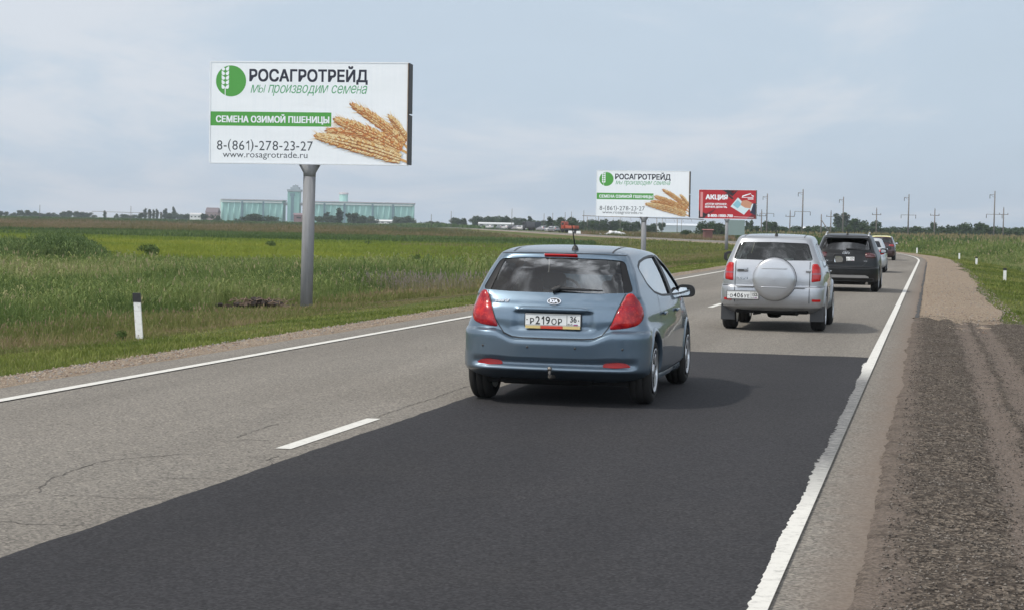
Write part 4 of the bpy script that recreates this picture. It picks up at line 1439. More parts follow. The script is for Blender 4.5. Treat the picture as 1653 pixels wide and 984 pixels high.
def silver_suv():
    root = thing('offroad_car', 'silver off-road car with a round hard spare wheel cover on its tailgate', 'car',
                 (4.74, 35.02, 0.004), -math.radians(12.0), 'cars driving away in a queue on the right lane')
    P = paint('silver_paint', (0.40, 0.41, 0.43), 0.75, 0.34, dirt=0.55)
    keys = [
        (.300, -1.78, .74, .80, .22, .04, 1.95, .74, .35, 0),
        (.370, -1.90, .80, .835, .22, .05, 2.0, .78, .35, 0),
        (.410, -1.955, .835, .845, .22, .055, 2.02, .80, .38, 0),
        (.560, -1.985, .850, .856, .23, .06, 2.06, .81, .40, 0),
        (.690, -1.980, .852, .860, .23, .06, 2.06, .82, .42, 0),
        (.738, -1.965, .850, .862, .23, .06, 2.05, .82, .42, 0),
        (.752, -1.925, .846, .862, .22, .05, 2.04, .82, .42, 0),
        (.850, -1.925, .840, .862, .21, .05, 1.98, .80, .42, 0),
        (.960, -1.915, .826, .852, .20, .05, 1.75, .78, .40, 0),
        (1.05, -1.900, .806, .832, .19, .05, 1.40, .76, .36, 0),
        (1.13, -1.880, .782, .808, .18, .05, 1.05, .73, .28, 0),
        (1.18, -1.862, .762, .786, .17, .05, .92, .70, .24, 0),
        (1.30, -1.815, .714, .740, .16, .05, .76, .66, .20, 0),
        (1.42, -1.765, .666, .692, .15, .055, .56, .60, .18, .002),
        (1.50, -1.725, .632, .656, .14, .06, .40, .56, .18, .012),
        (1.535, -1.705, .610, .632, .14, .06, .30, .54, .18, .020),
        (1.560, -1.640, .570, .590, .16, .05, .20, .50, .18, .028),
        (1.580, -1.450, .460, .470, .18, .04, .05, .40, .18, .029),
        (1.590, -1.100, .250, .250, .15, .02, -.20, .22, .12, .029),
        (1.593, -.85, .06, .06, .05, 0, -.5, .05, .04, .029)]
    cab = inset(keys, .60, yfmax=.95)
    rw = rounded(sym([(0, 1.482), (.57, 1.470), (.665, 1.185), (0, 1.175)]), .05)
    wind = rounded(sym([(0, 1.50), (.50, 1.485), (.66, 1.12), (0, 1.12)]), .05)
    q_w = rounded([(-1.62, 1.19), (-1.50, 1.44), (-1.02, 1.48), (-1.06, 1.16)], .04)
    r_w = rounded([(-.96, 1.15), (-.93, 1.485), (-.12, 1.50), (-.12, 1.14)], .04)
    f_w = rounded([(-.04, 1.14), (-.04, 1.50), (.30, 1.475), (.86, 1.16), (.86, 1.13)], .04)
    r, aw = .345, .392
    ya, yb = -1.235, 1.235
    skin = make_shell(keys, cab, rw, [q_w, r_w, f_w], wind, [ya, yb], aw, r + .02, [P, MC['liner'], MC['lining']], root, None, True, 4)
    gl = glass('suv_glass', (0.62, 0.68, 0.64), .8, dusty=.015)
    big = rounded(sym([(0, 1.500), (.598, 1.486), (.712, 1.166), (0, 1.156)]), .04)
    pn = pane(root, skin, 'rear_window', big, 'Y', -1, gl, off=-.008)
    bb = bmesh.new()
    for sg in (-1, 1):
        o = [(sg * .700, 1.172), (sg * .655, 1.175), (sg * .555, 1.478), (sg * .592, 1.478)]
        patch_on(skin, o if sg > 0 else o[::-1], 'Y', -1, off=-.010, thick=0, step=.06, into=bb)
    line_on(skin, big, 'Y', -1, .02, -.004, .05, bm=bb, closed=True)
    bm_pieces('glass_border', bb, MC['black'], pn)
    pane(root, skin, 'windscreen', wind, 'Y', 1, gl, off=-.012)
    for sg in (-1, 1):
        for w in (q_w, r_w, f_w): pane(root, skin, 'door_window', w, 'X', sg, gl, off=-.012)
    # shut lines
    sl = bmesh.new()
    line_on(skin, [(-.618, 1.16), (-.62, .95), (-.62, .752), (-.62, .475)], 'Y', -1, .012, .002, bm=sl)
    line_on(skin, [(.618, 1.16), (.62, .95), (.62, .752), (.62, .475)], 'Y', -1, .012, .002, bm=sl)
    for sg in (-1, 1):
        line_on(skin, [(-.04, 1.13), (-.04, .42)], 'X', sg, .01, .002, bm=sl); line_on(skin, [(-.98, 1.15), (-.95, .85)], 'X', sg, .01, .002, bm=sl)
        line_on(skin, [(sg * .50, -1.62), (sg * .49, -1.0), (sg * .47, 0)], 'Z', 1, .016, .002, bm=sl)
        line_on(skin, [(-1.86, .748), (-1.55, .745)], 'X', sg, .012, .002, bm=sl)
    bm_pieces('shut_line', sl, MC['black'], root)
    # lamps: red above and below, smoky pink between
    for sg in (-1, 1):
        o = rounded([(sg * x, z) for x, z in [(.655, 1.125), (.735, 1.130), (.785, 1.06), (.798, .95), (.790, .845), (.650, .825)]], .02)
        if sg < 0: o = o[::-1]
        b = patch_on(skin, o, 'Y', -1, off=.006, thick=.03, step=.03, bulge=.008)
        for f in b.faces:
            f.smooth = True
            z = f.calc_center_median().z
            f.material_index = 1 if .955 < z < .985 else (2 if z > 1.04 else 0)
        bm_obj('tail_light', b, [MC['red'], MC['smoked'], MC['brightred']], root)
        o = rounded([(sg * x, z) for x, z in [(.665, .505), (.80, .505), (.80, .545), (.665, .545)]], .012)
        if sg < 0: o = o[::-1]
        bm_obj('reflector', patch_on(skin, o, 'Y', -1, off=.006, thick=.02, step=.04), MC['red'], root, smooth=.6)
        b = bmesh.new()                                         # black cladding at the bumper's lower corner and the mud flap
        add_box(b, (sg * .745, -1.72, .30), (.235, .02, .26), bevel=.006)
        bm_obj('mud_flap', b, MC['dark'], root)
    # spare wheel in its painted case
    b = bmesh.new()
    cx, cz = .045, .868
    ring_disc(b, (cx, -1.93, cz), [(.33, 0), (.352, .03), (.360, .07), (.360, .14), (.350, .175), (.325, .195), (.27, .21), (.15, .222), (.0, .226)], 56, 0)
    sc = bm_obj('spare_wheel_cover', b, paint('cover_silver', (.43, .44, .46), .7, .30, .3), root)
    b = bmesh.new()
    for zz, wd in ((.175, .46), (-.135, .44)):                  # two pressed ledges across the case
        pts = []
        for q in np.linspace(-wd / 2, wd / 2, 15):
            rr_ = math.hypot(q, zz); dep = float(np.interp(rr_, [0, .15, .27, .325, .35], [.226, .222, .21, .195, .175]))
            pts.append((cx + q, -1.93 - dep + .005, cz + zz))
        add_tube(b, pts, [.004] + [.011] * 13 + [.004], 10)
    bm_pieces('pressed_ledge', b, P, sc)
    b = bmesh.new(); add_lathe(b, [(.364, -.045), (.366, -.055), (.364, -.065)], 'Y', 56, (cx, -1.93, cz)); bm_obj('cover_seam', b, MC['dark'], sc)
    # tailgate handle, emblem
    b = bmesh.new(); add_box(b, (-.505, -1.925, 1.02), (.19, .03, .075), bevel=.012); h = bm_obj('tailgate_handle', b, P, root, smooth=.7)
    b = bmesh.new(); add_box(b, (-.52, -1.943, 1.005), (.10, .012, .022), bevel=.004); bm_obj('handle_grip', b, MC['black'], h)
    b = bmesh.new(); add_box(b, (.60, -1.925, 1.015), (.09, .03, .05), bevel=.012); bm_obj('tailgate_hinge', b, P, root, smooth=.7)
    b = bmesh.new()
    V, F = text_mesh('RAV4', .1, bold=.004, fit_w=.20, fit_h=.042); loc, n = skin.hit(-.49, .86, 'Y', -1)
    put_text(b, V, F, (-.60, loc.y - .006, .845), (1, 0, 0), (0, 0, 1)); bm_obj('emblem_lettering', b, MC['chrome'], root)
    # bumper step and plate
    b = bmesh.new(); add_box(b, (-.02, -1.985, .74), (1.14, .05, .02), bevel=.006); bm_obj('bumper_step', b, P, root, smooth=.7)
    add_plate(root, (-.475, -2.012, .590), .02, [('О', 0), ('4', 1), ('0', 1), ('6', 1), ('У', 0), ('Е', 0)], '152', .52, .125)
    # underside
    b = bmesh.new()
    add_box(b, (0, 0, .34), (1.3, 3.4, .08)); add_tube(b, [(-.7, ya, r), (.7, ya, r)], .06, 10); add_tube(b, [(-.7, yb, r), (.7, yb, r)], .05, 10)
    add_box(b, (0, -1.50, .345), (1.22, .70, .10), bevel=.03); add_box(b, (0, ya, r - .03), (.24, .3, .22), bevel=.06); add_box(b, (.2, -1.62, .335), (.5, .22, .14), bevel=.05)
    add_tube(b, [(.35, -1.6, .31), (.42, -1.9, .30)], .03, 10); add_tube(b, [(-.30, -1.8, .34), (-.30, -1.87, .28), (-.18, -1.87, .30)], .016, 8)
    bm_obj('underbody', b, MC['liner'], root)
    b = bmesh.new()
    for sg in (-1, 1): add_box(b, (sg * .80, 0, .40), (.12, 1.7, .12), bevel=.03)
    bm_pieces('sill', b, MC['dark'], root, smooth=.7)
    for sg in (-1, 1):
        add_mirror(root, sg, sg * .98, .78, 1.19, .24, .19, MC['black'])
        for y in (ya, yb):
            add_wheel(root, sg * .745, y, r, .225, 'wheel', 6, sg)
            add_arch_lip(root, skin, sg, y, aw - .004, P, .075, r + .02, .024)
        for y in (-.78, .18):
            b = bmesh.new(); loc, n = skin.hit(y, .98, 'X', sg); add_box(b, loc + Vector((sg * .02, 0, 0)), (.025, .2, .035), bevel=.01); bm_obj('door_handle', b, P, root, smooth=.7)
        add_seat(root, 'front_seat', sg * .36, .05, .55, .50, .62)
    add_seat(root, 'rear_seat', 0, -.85, .55, 1.2, .56, heads=(-.40, .40))
    b = bmesh.new(); add_box(b, (0, .82, .93), (1.36, .35, .34), bevel=.06); bm_obj('dashboard', b, MC['dark'], root, smooth=.7)
    loc, n = skin.hit(.02, -1.50, 'Z', 1)
    b = bmesh.new(); add_lathe(b, [(.03, -.004), (.025, .03), (.0, .04)], 'Z', 12, loc); add_tube(b, [loc, loc + Vector((0, -.03, .10))], .007, 6); bm_obj('antenna', b, MC['black'], root)
    return root
silver_suv()

TEMPLATE = [
    (.190, -1.78, .74, .80, .24, .06, 1.98, .74, .35, 0), (.250, -1.98, .82, .85, .26, .08, 2.04, .78, .35, 0), (.340, -2.06, .85, .868, .26, .09, 2.10, .81, .40, 0),
    (.480, -2.09, .862, .882, .26, .09, 2.11, .82, .40, 0), (.600, -2.09, .862, .890, .26, .09, 2.07, .82, .42, 0), (.640, -2.045, .858, .892, .26, .08, 2.02, .82, .42, 0),
    (.780, -2.04, .848, .892, .26, .08, 1.80, .79, .44, 0), (.930, -1.99, .818, .872, .24, .08, 1.32, .755, .36, 0), (1.04, -1.91, .755, .828, .20, .08, .93, .735, .24, 0),
    (1.150, -1.83, .715, .785, .18, .08, .74, .695, .22, 0), (1.260, -1.75, .675, .735, .17, .09, .54, .645, .20, 0), (1.350, -1.68, .634, .686, .16, .09, .36, .595, .20, .012),
    (1.390, -1.65, .600, .640, .16, .10, .24, .55, .20, .03), (1.420, -1.55, .54, .568, .18, .08, .08, .48, .20, .038), (1.437, -1.30, .42, .43, .20, .05, -.04, .37, .20, .038),
    (1.446, -1.0, .22, .22, .15, .03, -.25, .20, .12, .036), (1.449, -.8, .06, .06, .05, 0, -.5, .05, .04, .034)]
SEDAN = [
    (.190, -2.00, .74, .80, .24, .06, 1.98, .74, .35, 0), (.250, -2.18, .82, .85, .26, .08, 2.04, .78, .35, 0), (.340, -2.26, .85, .868, .26, .09, 2.10, .81, .40, 0),
    (.480, -2.29, .862, .882, .26, .09, 2.11, .82, .40, 0), (.600, -2.28, .862, .890, .26, .09, 2.07, .82, .42, 0), (.640, -2.25, .858, .892, .26, .08, 2.02, .82, .42, 0),
    (.780, -2.25, .848, .892, .26, .08, 1.80, .79, .44, 0), (.930, -2.20, .818, .872, .24, .08, 1.32, .755, .36, 0), (.985, -1.95, .78, .85, .22, .06, 1.1, .74, .3, 0), (1.02, -1.72, .755, .828, .18, .06, .93, .735, .24, 0),
    (1.150, -1.45, .715, .785, .16, .06, .74, .695, .22, 0), (1.260, -1.22, .675, .735, .15, .06, .54, .645, .20, 0), (1.350, -1.02, .634, .686, .15, .06, .36, .595, .20, .008),
    (1.390, -.92, .600, .640, .15, .06, .24, .55, .20, .02), (1.420, -.80, .54, .568, .16, .05, .08, .48, .18, .026), (1.437, -.65, .42, .43, .18, .04, -.04, .37, .16, .03),
    (1.446, -.52, .22, .22, .12, .03, -.15, .20, .1, .03), (1.449, -.45, .06, .06, .05, 0, -.25, .05, .04, .03)]

def scaled(keys, L, Wd, H):
    fy, fx, fz = L / 4.2, Wd / 1.786, H / 1.485
    return [(k[0] * fz, k[1] * fy, k[2] * fx, k[3] * fx, k[4] * fx, k[5] * fx, k[6] * fy, k[7] * fx, k[8] * fx, k[9] * fz) for k in keys]

def road_car(name, label, loc, rz, P, L, Wd, H, keys=TEMPLATE, lamp='red', lamp_shape=None, sub=4, full=True, roof=None, group='cars driving away in a queue on the right lane', plate=None, tint=(.30, .33, .32), wheel_r=.31):
    """a passenger car with lamps, glass, mirrors and wheels; full = openings and cabin, else glass laid on the body"""
    root = thing(name, label, 'car', loc, rz, group)
    fy, fx, fz = L / 4.2, Wd / 1.786, H / 1.485
    K = scaled(keys, L, Wd, H)
    sedan = keys is SEDAN
    S2 = lambda o: [(x * fx, z * fz) for x, z in o]
    S3 = lambda o: [(y * fy, z * fz) for y, z in o]
    rw = rounded(S2(sym([(0, 1.345), (.555, 1.330), (.665, 1.075), (0, 1.06)])), .05)
    wind = rounded(S2(sym([(0, 1.36), (.50, 1.35), (.63, 1.03), (0, 1.03)])), .05)
    rear_w = rounded(S3([(-1.02, 1.290), (-.86, 1.335), (-.50, 1.350), (-.10, 1.352), (-.085, 1.010), (-.62, 1.012), (-.88, 1.060)]), .05)
    front_w = rounded(S3([(-.02, 1.352), (.10, 1.345), (.36, 1.270), (.76, 1.085), (.90, 1.0), (-.005, 1.0)]), .05)
    ya, yb = -1.36 * fy, 1.27 * fy
    r = wheel_r; aw = r + .038
    gl = glass('tinted_car_glass', tint, 1.8)
    mats = [P, MC['liner'], MC['lining']]
    if full:
        skin = make_shell(K, inset(K, .5 * fz, yfmax=.95 * fy), rw, [rear_w, front_w], wind, [ya, yb], aw, r + .01, mats, root, None, True, sub)
        off = -.010
    else:
        raw = loft(K, sub); skin = Skin(raw)
        for f in raw.faces: f.smooth = True
        bm_obj('body', raw, mats, root); off = .006
        gl = MC.setdefault('darkglass', principled('dark_car_glass', (.02, .024, .025), .05, coat=1.0))
    pn = pane(root, skin, 'rear_window', rw, 'Y', -1, gl, off=off, step=.06)
    pane(root, skin, 'windscreen', wind, 'Y', 1, gl, off=off, step=.08)
    for sg in (-1, 1):
        pane(root, skin, 'door_window', rear_w, 'X', sg, gl, off=off, step=.08); pane(root, skin, 'door_window', front_w, 'X', sg, gl, off=off, step=.08)
        ls = lamp_shape or [(.60, .995), (.74, .985), (.80, .90), (.80, .80), (.70, .765), (.58, .79)]
        o = rounded([(sg * x * fx, z * fz) for x, z in ls], .03)
        if sg < 0: o = o[::-1]
        b = patch_on(skin, o, 'Y', -1, off=.006, thick=.03, step=.05, bulge=.008)
        for f in b.faces: f.smooth = True
        bm_obj('tail_light', b, MC[lamp], root)
        add_mirror(root, sg, sg * .93 * fx, .68 * fy, 1.03 * fz, .21, .16, MC['black'])
        for y in (ya, yb):
            if full:
                add_wheel(root, sg * .765 * fx, y, r, .205, 'wheel', 5, sg)
                add_arch_lip(root, skin, sg, y, aw - .004, P, .05, r + .01)
            else:
                b = bmesh.new(); w = .1
                add_lathe(b, [(.001, -w), (r * .62, -w), (r * .64, -w - .004), (r - .02, -w - .004), (r, -w + .03), (r, w - .03), (r - .02, w + .004), (r * .64, w + .004), (r * .62, w), (.001, w)], 'X', 24, (sg * .80 * fx, y, r))
                for f in b.faces: f.material_index = 1 if math.hypot(f.calc_center_median().y - y, f.calc_center_median().z - r) < r * .62 else 0
                bm_obj('wheel', b, [MC['rubber'], MC['alloy']], root)
    if roof is not None:                                          # a roof of another colour
        b = bmesh.new()
        o = rounded([(x * fx, y * fy) for x, y in [(-.585, -1.56), (.585, -1.56), (.60, -.6), (.54, .05), (-.54, .05), (-.60, -.6)]], .08)
        b = patch_on(skin, o, 'Z', 1, off=.006, thick=.01, step=.08)
        for f in b.faces: f.smooth = True
        bm_obj('roof_panel', b, roof, root)
    b = bmesh.new(); add_box(b, (0, 0, .2 * fz), (1.3 * fx, 3.3 * fy, .06))
    for y in (ya, yb): add_tube(b, [(-.68 * fx, y, r), (.68 * fx, y, r)], .05, 8)
    bm_obj('underbody', b, MC['liner'], root)
    if full:
        for sg in (-1, 1): add_seat(root, 'front_seat', sg * .36, .02, .42 * fz, .5, .6 * fz)
        add_seat(root, 'rear_seat', 0, -.9 * fy, .42 * fz, 1.25, .56 * fz, heads=(-.4, .4))
        sl = bmesh.new()
        gate = [(-.64, 1.05), (-.60, .92), (-.56, .80), (-.50, .70), (-.42, .645), (0, .64), (.42, .645), (.50, .70), (.56, .80), (.60, .92), (.64, 1.05)]
        line_on(skin, S2(gate), 'Y', -1, .012, .002, .04, bm=sl)
        for sg in (-1, 1):
            line_on(skin, S3([(-.05, .99), (-.05, .32)]), 'X', sg, .01, .002, .06, bm=sl)
            line_on(skin, S3([(-.94, 1.04), (-1.0, .82), (-.86, .45), (-.84, .33)]), 'X', sg, .01, .002, .06, bm=sl)
        bm_pieces('shut_line', sl, MC['black'], root)
    if plate:
        loc, n = skin.hit(0, .80 * fz, 'Y', -1)
        add_plate(root, (0, loc.y - .012, .80 * fz), 0, plate[0], plate[1])
    return root, skin, (fx, fy, fz)

def dark_suv():
    P = paint('dark_slate_paint', (0.006, 0.007, 0.008), 0.0, 0.4, dirt=0.10, coat=.35)
    lamp = [(.50, .985), (.62, 1.000), (.76, .970), (.80, .92), (.78, .875), (.66, .86), (.52, .875)]
    root, skin, (fx, fy, fz) = road_car('suv_car', 'black sport utility car with silver roof rails and a silver strip under its bumper', (9.85, 58.1, 0.004), -math.radians(12.1), P, 4.69, 1.88, 1.64,
        lamp='smokedred', lamp_shape=lamp, tint=(.10, .11, .11), wheel_r=.36, sub=4)
    # plate, emblem
    loc, n = skin.hit(0, .93, 'Y', -1)
    add_plate(root, (-.02, loc.y - .012, .925), -.05, [('М', 0), ('4', 1), ('1', 1), ('3', 1), ('В', 0), ('С', 0)], '123')
    loc, n = skin.hit(0, 1.075, 'Y', -1)
    b = bmesh.new()
    add_lathe(b, [(.062, .0), (.085, -.004), (.092, -.014), (.098, -.004), (.10, 0)], 'Y', 36, (0, 0, 0))
    bmesh.ops.transform(b, matrix=Matrix.Translation(loc + n * .005) @ Matrix.Diagonal((1, 1, .62, 1)), verts=b.verts)
    V, F = text_mesh('H', .1, bold=.004, shear=.3, fit_w=.085, fit_h=.07); put_text(b, V, F, loc + Vector((-.0425, -.014, -.035)), (1, 0, 0), (0, 0, 1))
    bm_obj('badge', b, MC['chrome'], root)
    b = bmesh.new()
    for x0, w in ((-.74, .26), (.50, .10)):
        loc, n = skin.hit(x0 + w / 2, .86, 'Y', -1)
        V, F = text_mesh('SANTA FE' if w > .2 else '4WD', .1, bold=.003, fit_w=w, fit_h=.032); put_text(b, V, F, (x0, loc.y - .03, .85), (1, 0, 0), (0, 0, 1))
    bm_obj('emblem_lettering', b, MC['chrome'], root)
    # roof rails
    for sg in (-1, 1):
        b = bmesh.new()
        pts = []
        for k in range(11):
            y = -1.62 + 1.75 * k / 10
            loc, n = skin.hit(sg * .60, y, 'Z', 1)
            e = math.sin(PI * k / 10) ** .3 if 0 < k < 10 else 0
            pts.append(loc + Vector((0, 0, .002 + .060 * e)))
        add_tube(b, pts, .018, 8); bm_obj('roof_rail', b, MC['alloy'], root)
    # skid strip, exhaust, wiper, spoiler lamp, antenna, dark step
    o = rounded([(-.66, .395), (.66, .395), (.64, .435), (.55, .470), (-.55, .470), (-.64, .435)], .02)
    bm_obj('skid_strip', patch_on(skin, o, 'Y', -1, off=.010, thick=.03, step=.05), MC['alloy'], root, smooth=.6)
    o = rounded([(-.80, .21), (.80, .21), (.80, .39), (-.80, .39)], .03)
    bm_obj('bumper_cladding', patch_on(skin, o, 'Y', -1, off=.006, thick=.03, step=.06), MC['dark'], root, smooth=.6)
    b = bmesh.new(); add_tube(b, [(.60, -2.0, .26), (.60, -2.30, .235)], .038, 14); bm_obj('exhaust_pipe', b, MC['steel'], root)
    b = bmesh.new()
    pts = []
    for k in range(7):
        loc, n = skin.hit(.0 + .40 * k / 6, 1.195 + .01 * k / 6, 'Y', -1); pts.append(loc + n * .02)
    add_tube(b, pts, [.022, .018, .016, .014, .012, .010, .008], 8); bm_obj('rear_wiper', b, MC['black'], root)
    loc, n = skin.hit(.0, -1.55, 'Z', 1)
    b = bmesh.new(); add_lathe(b, [(.035, -.004), (.03, .03), (0, .04)], 'Z', 12, loc); add_tube(b, [loc, loc + Vector((0, -.06, .17))], .007, 6); bm_obj('antenna', b, MC['black'], root)
    b = bmesh.new(); add_box(b, (0, -1.90, 1.515), (1.20, .16, .03), Matrix.Rotation(.12, 4, 'X'), bevel=.012); bm_obj('roof_spoiler', b, P, root, smooth=.7)
dark_suv()

road_car('sedan_car', 'pale silver car half hidden beyond the black sport utility car', (15.28, 85.7, 0.004), -math.radians(12.0),
         paint('pale_silver_paint', (0.50, 0.52, 0.54), .4, .38, .3), 4.3, 1.76, 1.46, SEDAN, lamp='red', sub=3, plate=([('С', 0), ('2', 1), ('0', 1), ('8', 1), ('К', 0), ('Т', 0)], '23'))
road_car('two_tone_car', 'dark red car with a pale yellow roof, farthest of the queue before the bend', (23.0, 123.8, 0.004), -math.radians(11.6),
         paint('dark_red_paint', (0.032, 0.009, 0.011), .3, .36, .25), 4.15, 1.75, 1.50, TEMPLATE, lamp='deepred', sub=3, roof=principled('pale_yellow_roof', (.72, .66, .26), .35, coat=.5),
         lamp_shape=[(.46, .94), (.74, .97), (.80, .90), (.80, .85), (.70, .83), (.48, .87)])
_p = road_pt(93, -1.75, 0.004)
road_car('oncoming_car', 'white oncoming car almost hidden behind the silver off-road car, only its roof showing', _p, -road_heading(93) + PI,
         paint('white_paint', (0.72, 0.72, 0.71), .0, .35, .2), 4.2, 1.75, 1.50, TEMPLATE, sub=3, full=False, group='cars on the left lane')
# ================================================================== BILLBOARDS, POSTS, SIGNS
MB = dict(
    vinyl=principled('white_vinyl', (0.78, 0.80, 0.82), 0.45), green=principled('print_green', (0.075, 0.33, 0.055), 0.45), navy=principled('print_navy', (0.012, 0.014, 0.032), 0.45),
    script=principled('print_green_script', (0.10, 0.36, 0.17), 0.45), ink=principled('print_slate', (0.035, 0.042, 0.055), 0.45),
    frame=principled('board_frame', (0.035, 0.036, 0.04), 0.6), back=principled('board_back', (0.25, 0.25, 0.26), 0.7),
    w1=principled('wheat_pale', (0.72, 0.50, 0.24), 0.5), w2=principled('wheat_gold', (0.64, 0.35, 0.12), 0.5), w3=principled('wheat_orange', (0.56, 0.20, 0.055), 0.5), w4=principled('wheat_brown', (0.30, 0.11, 0.04), 0.5),
    w5=principled('wheat_cream', (0.78, 0.63, 0.36), 0.5), shade=principled('printed_soft_grey', (0.55, 0.60, 0.66), 0.5),
    red=principled('print_red', (0.42, 0.008, 0.016), 0.45), dred=principled('print_dark_red', (0.15, 0.006, 0.012), 0.45), black=principled('print_black', (0.02, 0.012, 0.016), 0.45),
    pink=principled('print_pink_bar', (0.62, 0.25, 0.25), 0.45), skin=principled('print_skin', (0.55, 0.27, 0.17), 0.5), note=principled('print_banknote', (0.62, 0.74, 0.78), 0.5), note2=principled('print_banknote_blue', (0.25, 0.50, 0.60), 0.5),
    suit=principled('print_suit', (0.015, 0.018, 0.045), 0.5))
def mat_pole():
    m = principled('painted_steel_pole', (.2, .2, .21), .75, .0, spec=.2); t = NT(m)
    n = t.noise(3, 5, .65); st = t.noise(5, 4, .6, t.mapping(scale=(3, 3, .25)))
    c = t.ramp(st, [(.3, (.19, .192, .20)), (.7, (.255, .257, .265))]); c = t.mix(t.rng(n, .60, .75, 0, .5), c, (.17, .13, .10)); t.color(c)
    return m
M_POLE = mat_pole()

def vinyl_mat():
    m = MB['vinyl']; t = NT(m)
    n = t.noise(1.1, 4, .55, t.mapping(scale=(.5, 1, 1)))
    t.bump(n, .35, .05)
    st = t.noise(4, 5, .6, t.mapping(scale=(3, 1, .15)))
    t.color(t.ramp(st, [(.3, (.82, .845, .88)), (.6, (.85, .87, .90))]))
vinyl_mat()

def flat_poly(bm, pts, mi, h=0.0, ux=(1, 0, 0), uz=(0, 0, 1)):
    """flat print in the board's own plane: pts = (u, v) metres from the board's lower left corner; h = height of the film above it"""
    vs = [bm.verts.new((p[0], -h, p[1])) for p in pts]
    f = bm.faces.new(vs); f.material_index = mi
    f.normal_update()
    if f.normal.y > 0: f.normal_flip()
    return f

def ell(cx, cy, a, b, rot=0, n=20):
    return [(cx + a * math.cos(t) * math.cos(rot) - b * math.sin(t) * math.sin(rot), cy + a * math.cos(t) * math.sin(rot) + b * math.sin(t) * math.cos(rot)) for t in np.linspace(0, 2 * PI, n, endpoint=False)]

def drop(cx, cy, L, w, rot):
    """a kernel: pointed towards rot"""
    P = []
    for t in np.linspace(-1, 1, 9):
        P.append((-L * .45 + L * .95 * (1 - abs(t) ** 1.4), 0))
    pts = []
    for k in range(12):
        t = k / 11
        pts.append((L * (t - .4), w * math.sin(PI * t ** .62) * (1 - .15 * t)))
    pts = pts + [(x, -y) for x, y in pts[1:-1]][::-1]
    return [(cx + x * math.cos(rot) - y * math.sin(rot), cy + x * math.sin(rot) + y * math.cos(rot)) for x, y in pts]

def wheat_print(bm, base_h):
    rnd = random.Random(5)
    PX = lambda x, y: ((x - 90) / 235.0, (820 - y) / 240.0)
    lay = [0]
    def H():
        lay[0] += 1
        return base_h + lay[0] * 0.000012
    def put(p, mi): flat_poly(bm, p, mi, H())
    def inb(p): return [(min(x, 5.985), max(y, .02)) for x, y in p]
    put(ell(4.85, .42, 1.05, .10, -.12), 5)                      # the soft printed ground under the ears
    ears = [  # stalk end, curve, tip, half width, tints
        ((1500, 655), (1440, 560), (1372, 480), 26, (0, 1, 4)),
        ((1498, 700), (1330, 520), (1100, 400), 42, (1, 2, 0)),
        ((1350, 690), (1150, 590), (930, 585), 34, (2, 2, 1)),
        ((1496, 735), (1240, 590), (985, 505), 52, (0, 1, 2)),
        ((1500, 800), (1200, 690), (848, 622), 62, (0, 4, 1))]
    for a, c, b, hw, tint in ears:
        A, Cc, B = (Vector(PX(*q)) for q in (a, c, b))
        q = lambda t: A * (1 - t) ** 2 + Cc * 2 * t * (1 - t) + B * t * t
        hw = hw / 238.0
        # stalk
        for k in range(10):
            p, n = q(k / 10 * .35), q((k + 1) / 10 * .35); d = (n - p).normalized(); w = Vector((-d.y, d.x)) * .035
            put(inb([p - w, n - w, n + w, p + w]), 1)
        L = (B - A).length
        N = int(L / .11)
        # dark ground of the ear
        for k in range(N):
            t = .12 + .86 * k / (N - 1); p = q(t); d = (q(min(t + .02, 1)) - q(t - .02)); ang = math.atan2(d.y, d.x)
            e = (math.sin(PI * min(1, (t - .05) * 1.02)) ** .5 if t < .95 else .3)
            put(inb(ell(p.x, p.y, .13, hw * .80 * e, ang, 12)), 3 if rnd.random() < .6 else 2)
        for k in range(N * 2):
            t = .10 + .88 * k / (N * 2 - 1); p = q(t); d = (q(min(t + .02, 1)) - q(t - .02)); ang = math.atan2(d.y, d.x); nn = Vector((-d.y, d.x)).normalized()
            e = math.sin(PI * min(1, .12 + t * .84)) ** .6
            for sd, sp in ((1, .62), (-1, -.62), (1, .16), (-1, -.22)):
                if rnd.random() < .10: continue
                off = sp * hw * e * rnd.uniform(.85, 1.12)
                cc = p + nn * off
                rot = ang + sd * (.48 if abs(sp) > .4 else .14) + rnd.uniform(-.12, .12)
                LL = .165 * (.75 + .4 * e) * rnd.uniform(.85, 1.15)
                put(inb(drop(cc.x, cc.y, LL, .041 * rnd.uniform(.85, 1.2), rot)), 3)
                if abs(sp) > .4 and rnd.random() < .55:
                    d2 = Vector((math.cos(rot), math.sin(rot))); w2 = Vector((-d2.y, d2.x)) * .006; put(inb([cc - w2 + d2 * .08, cc + d2 * .27, cc + w2 + d2 * .08]), 0)
                m = tint[rnd.randrange(3)]
                put(inb(drop(cc.x + .006, cc.y + .010, LL * .90, .032 * rnd.uniform(.85, 1.2), rot)), m)
                if rnd.random() < .6: put(inb(drop(cc.x + .012, cc.y + .016, LL * .55, .015, rot)), 4)
        for k in range(10):                                       # awns at the tip
            an = math.atan2(*(reversed((B - q(.9))[:]))) + rnd.uniform(-.6, .6); r0 = B - (B - q(.85)) * rnd.random()
            d = Vector((math.cos(an), math.sin(an))); w = Vector((-d.y, d.x)) * .008
            put(inb([r0 - w, r0 + d * .18, r0 + w]), 0)

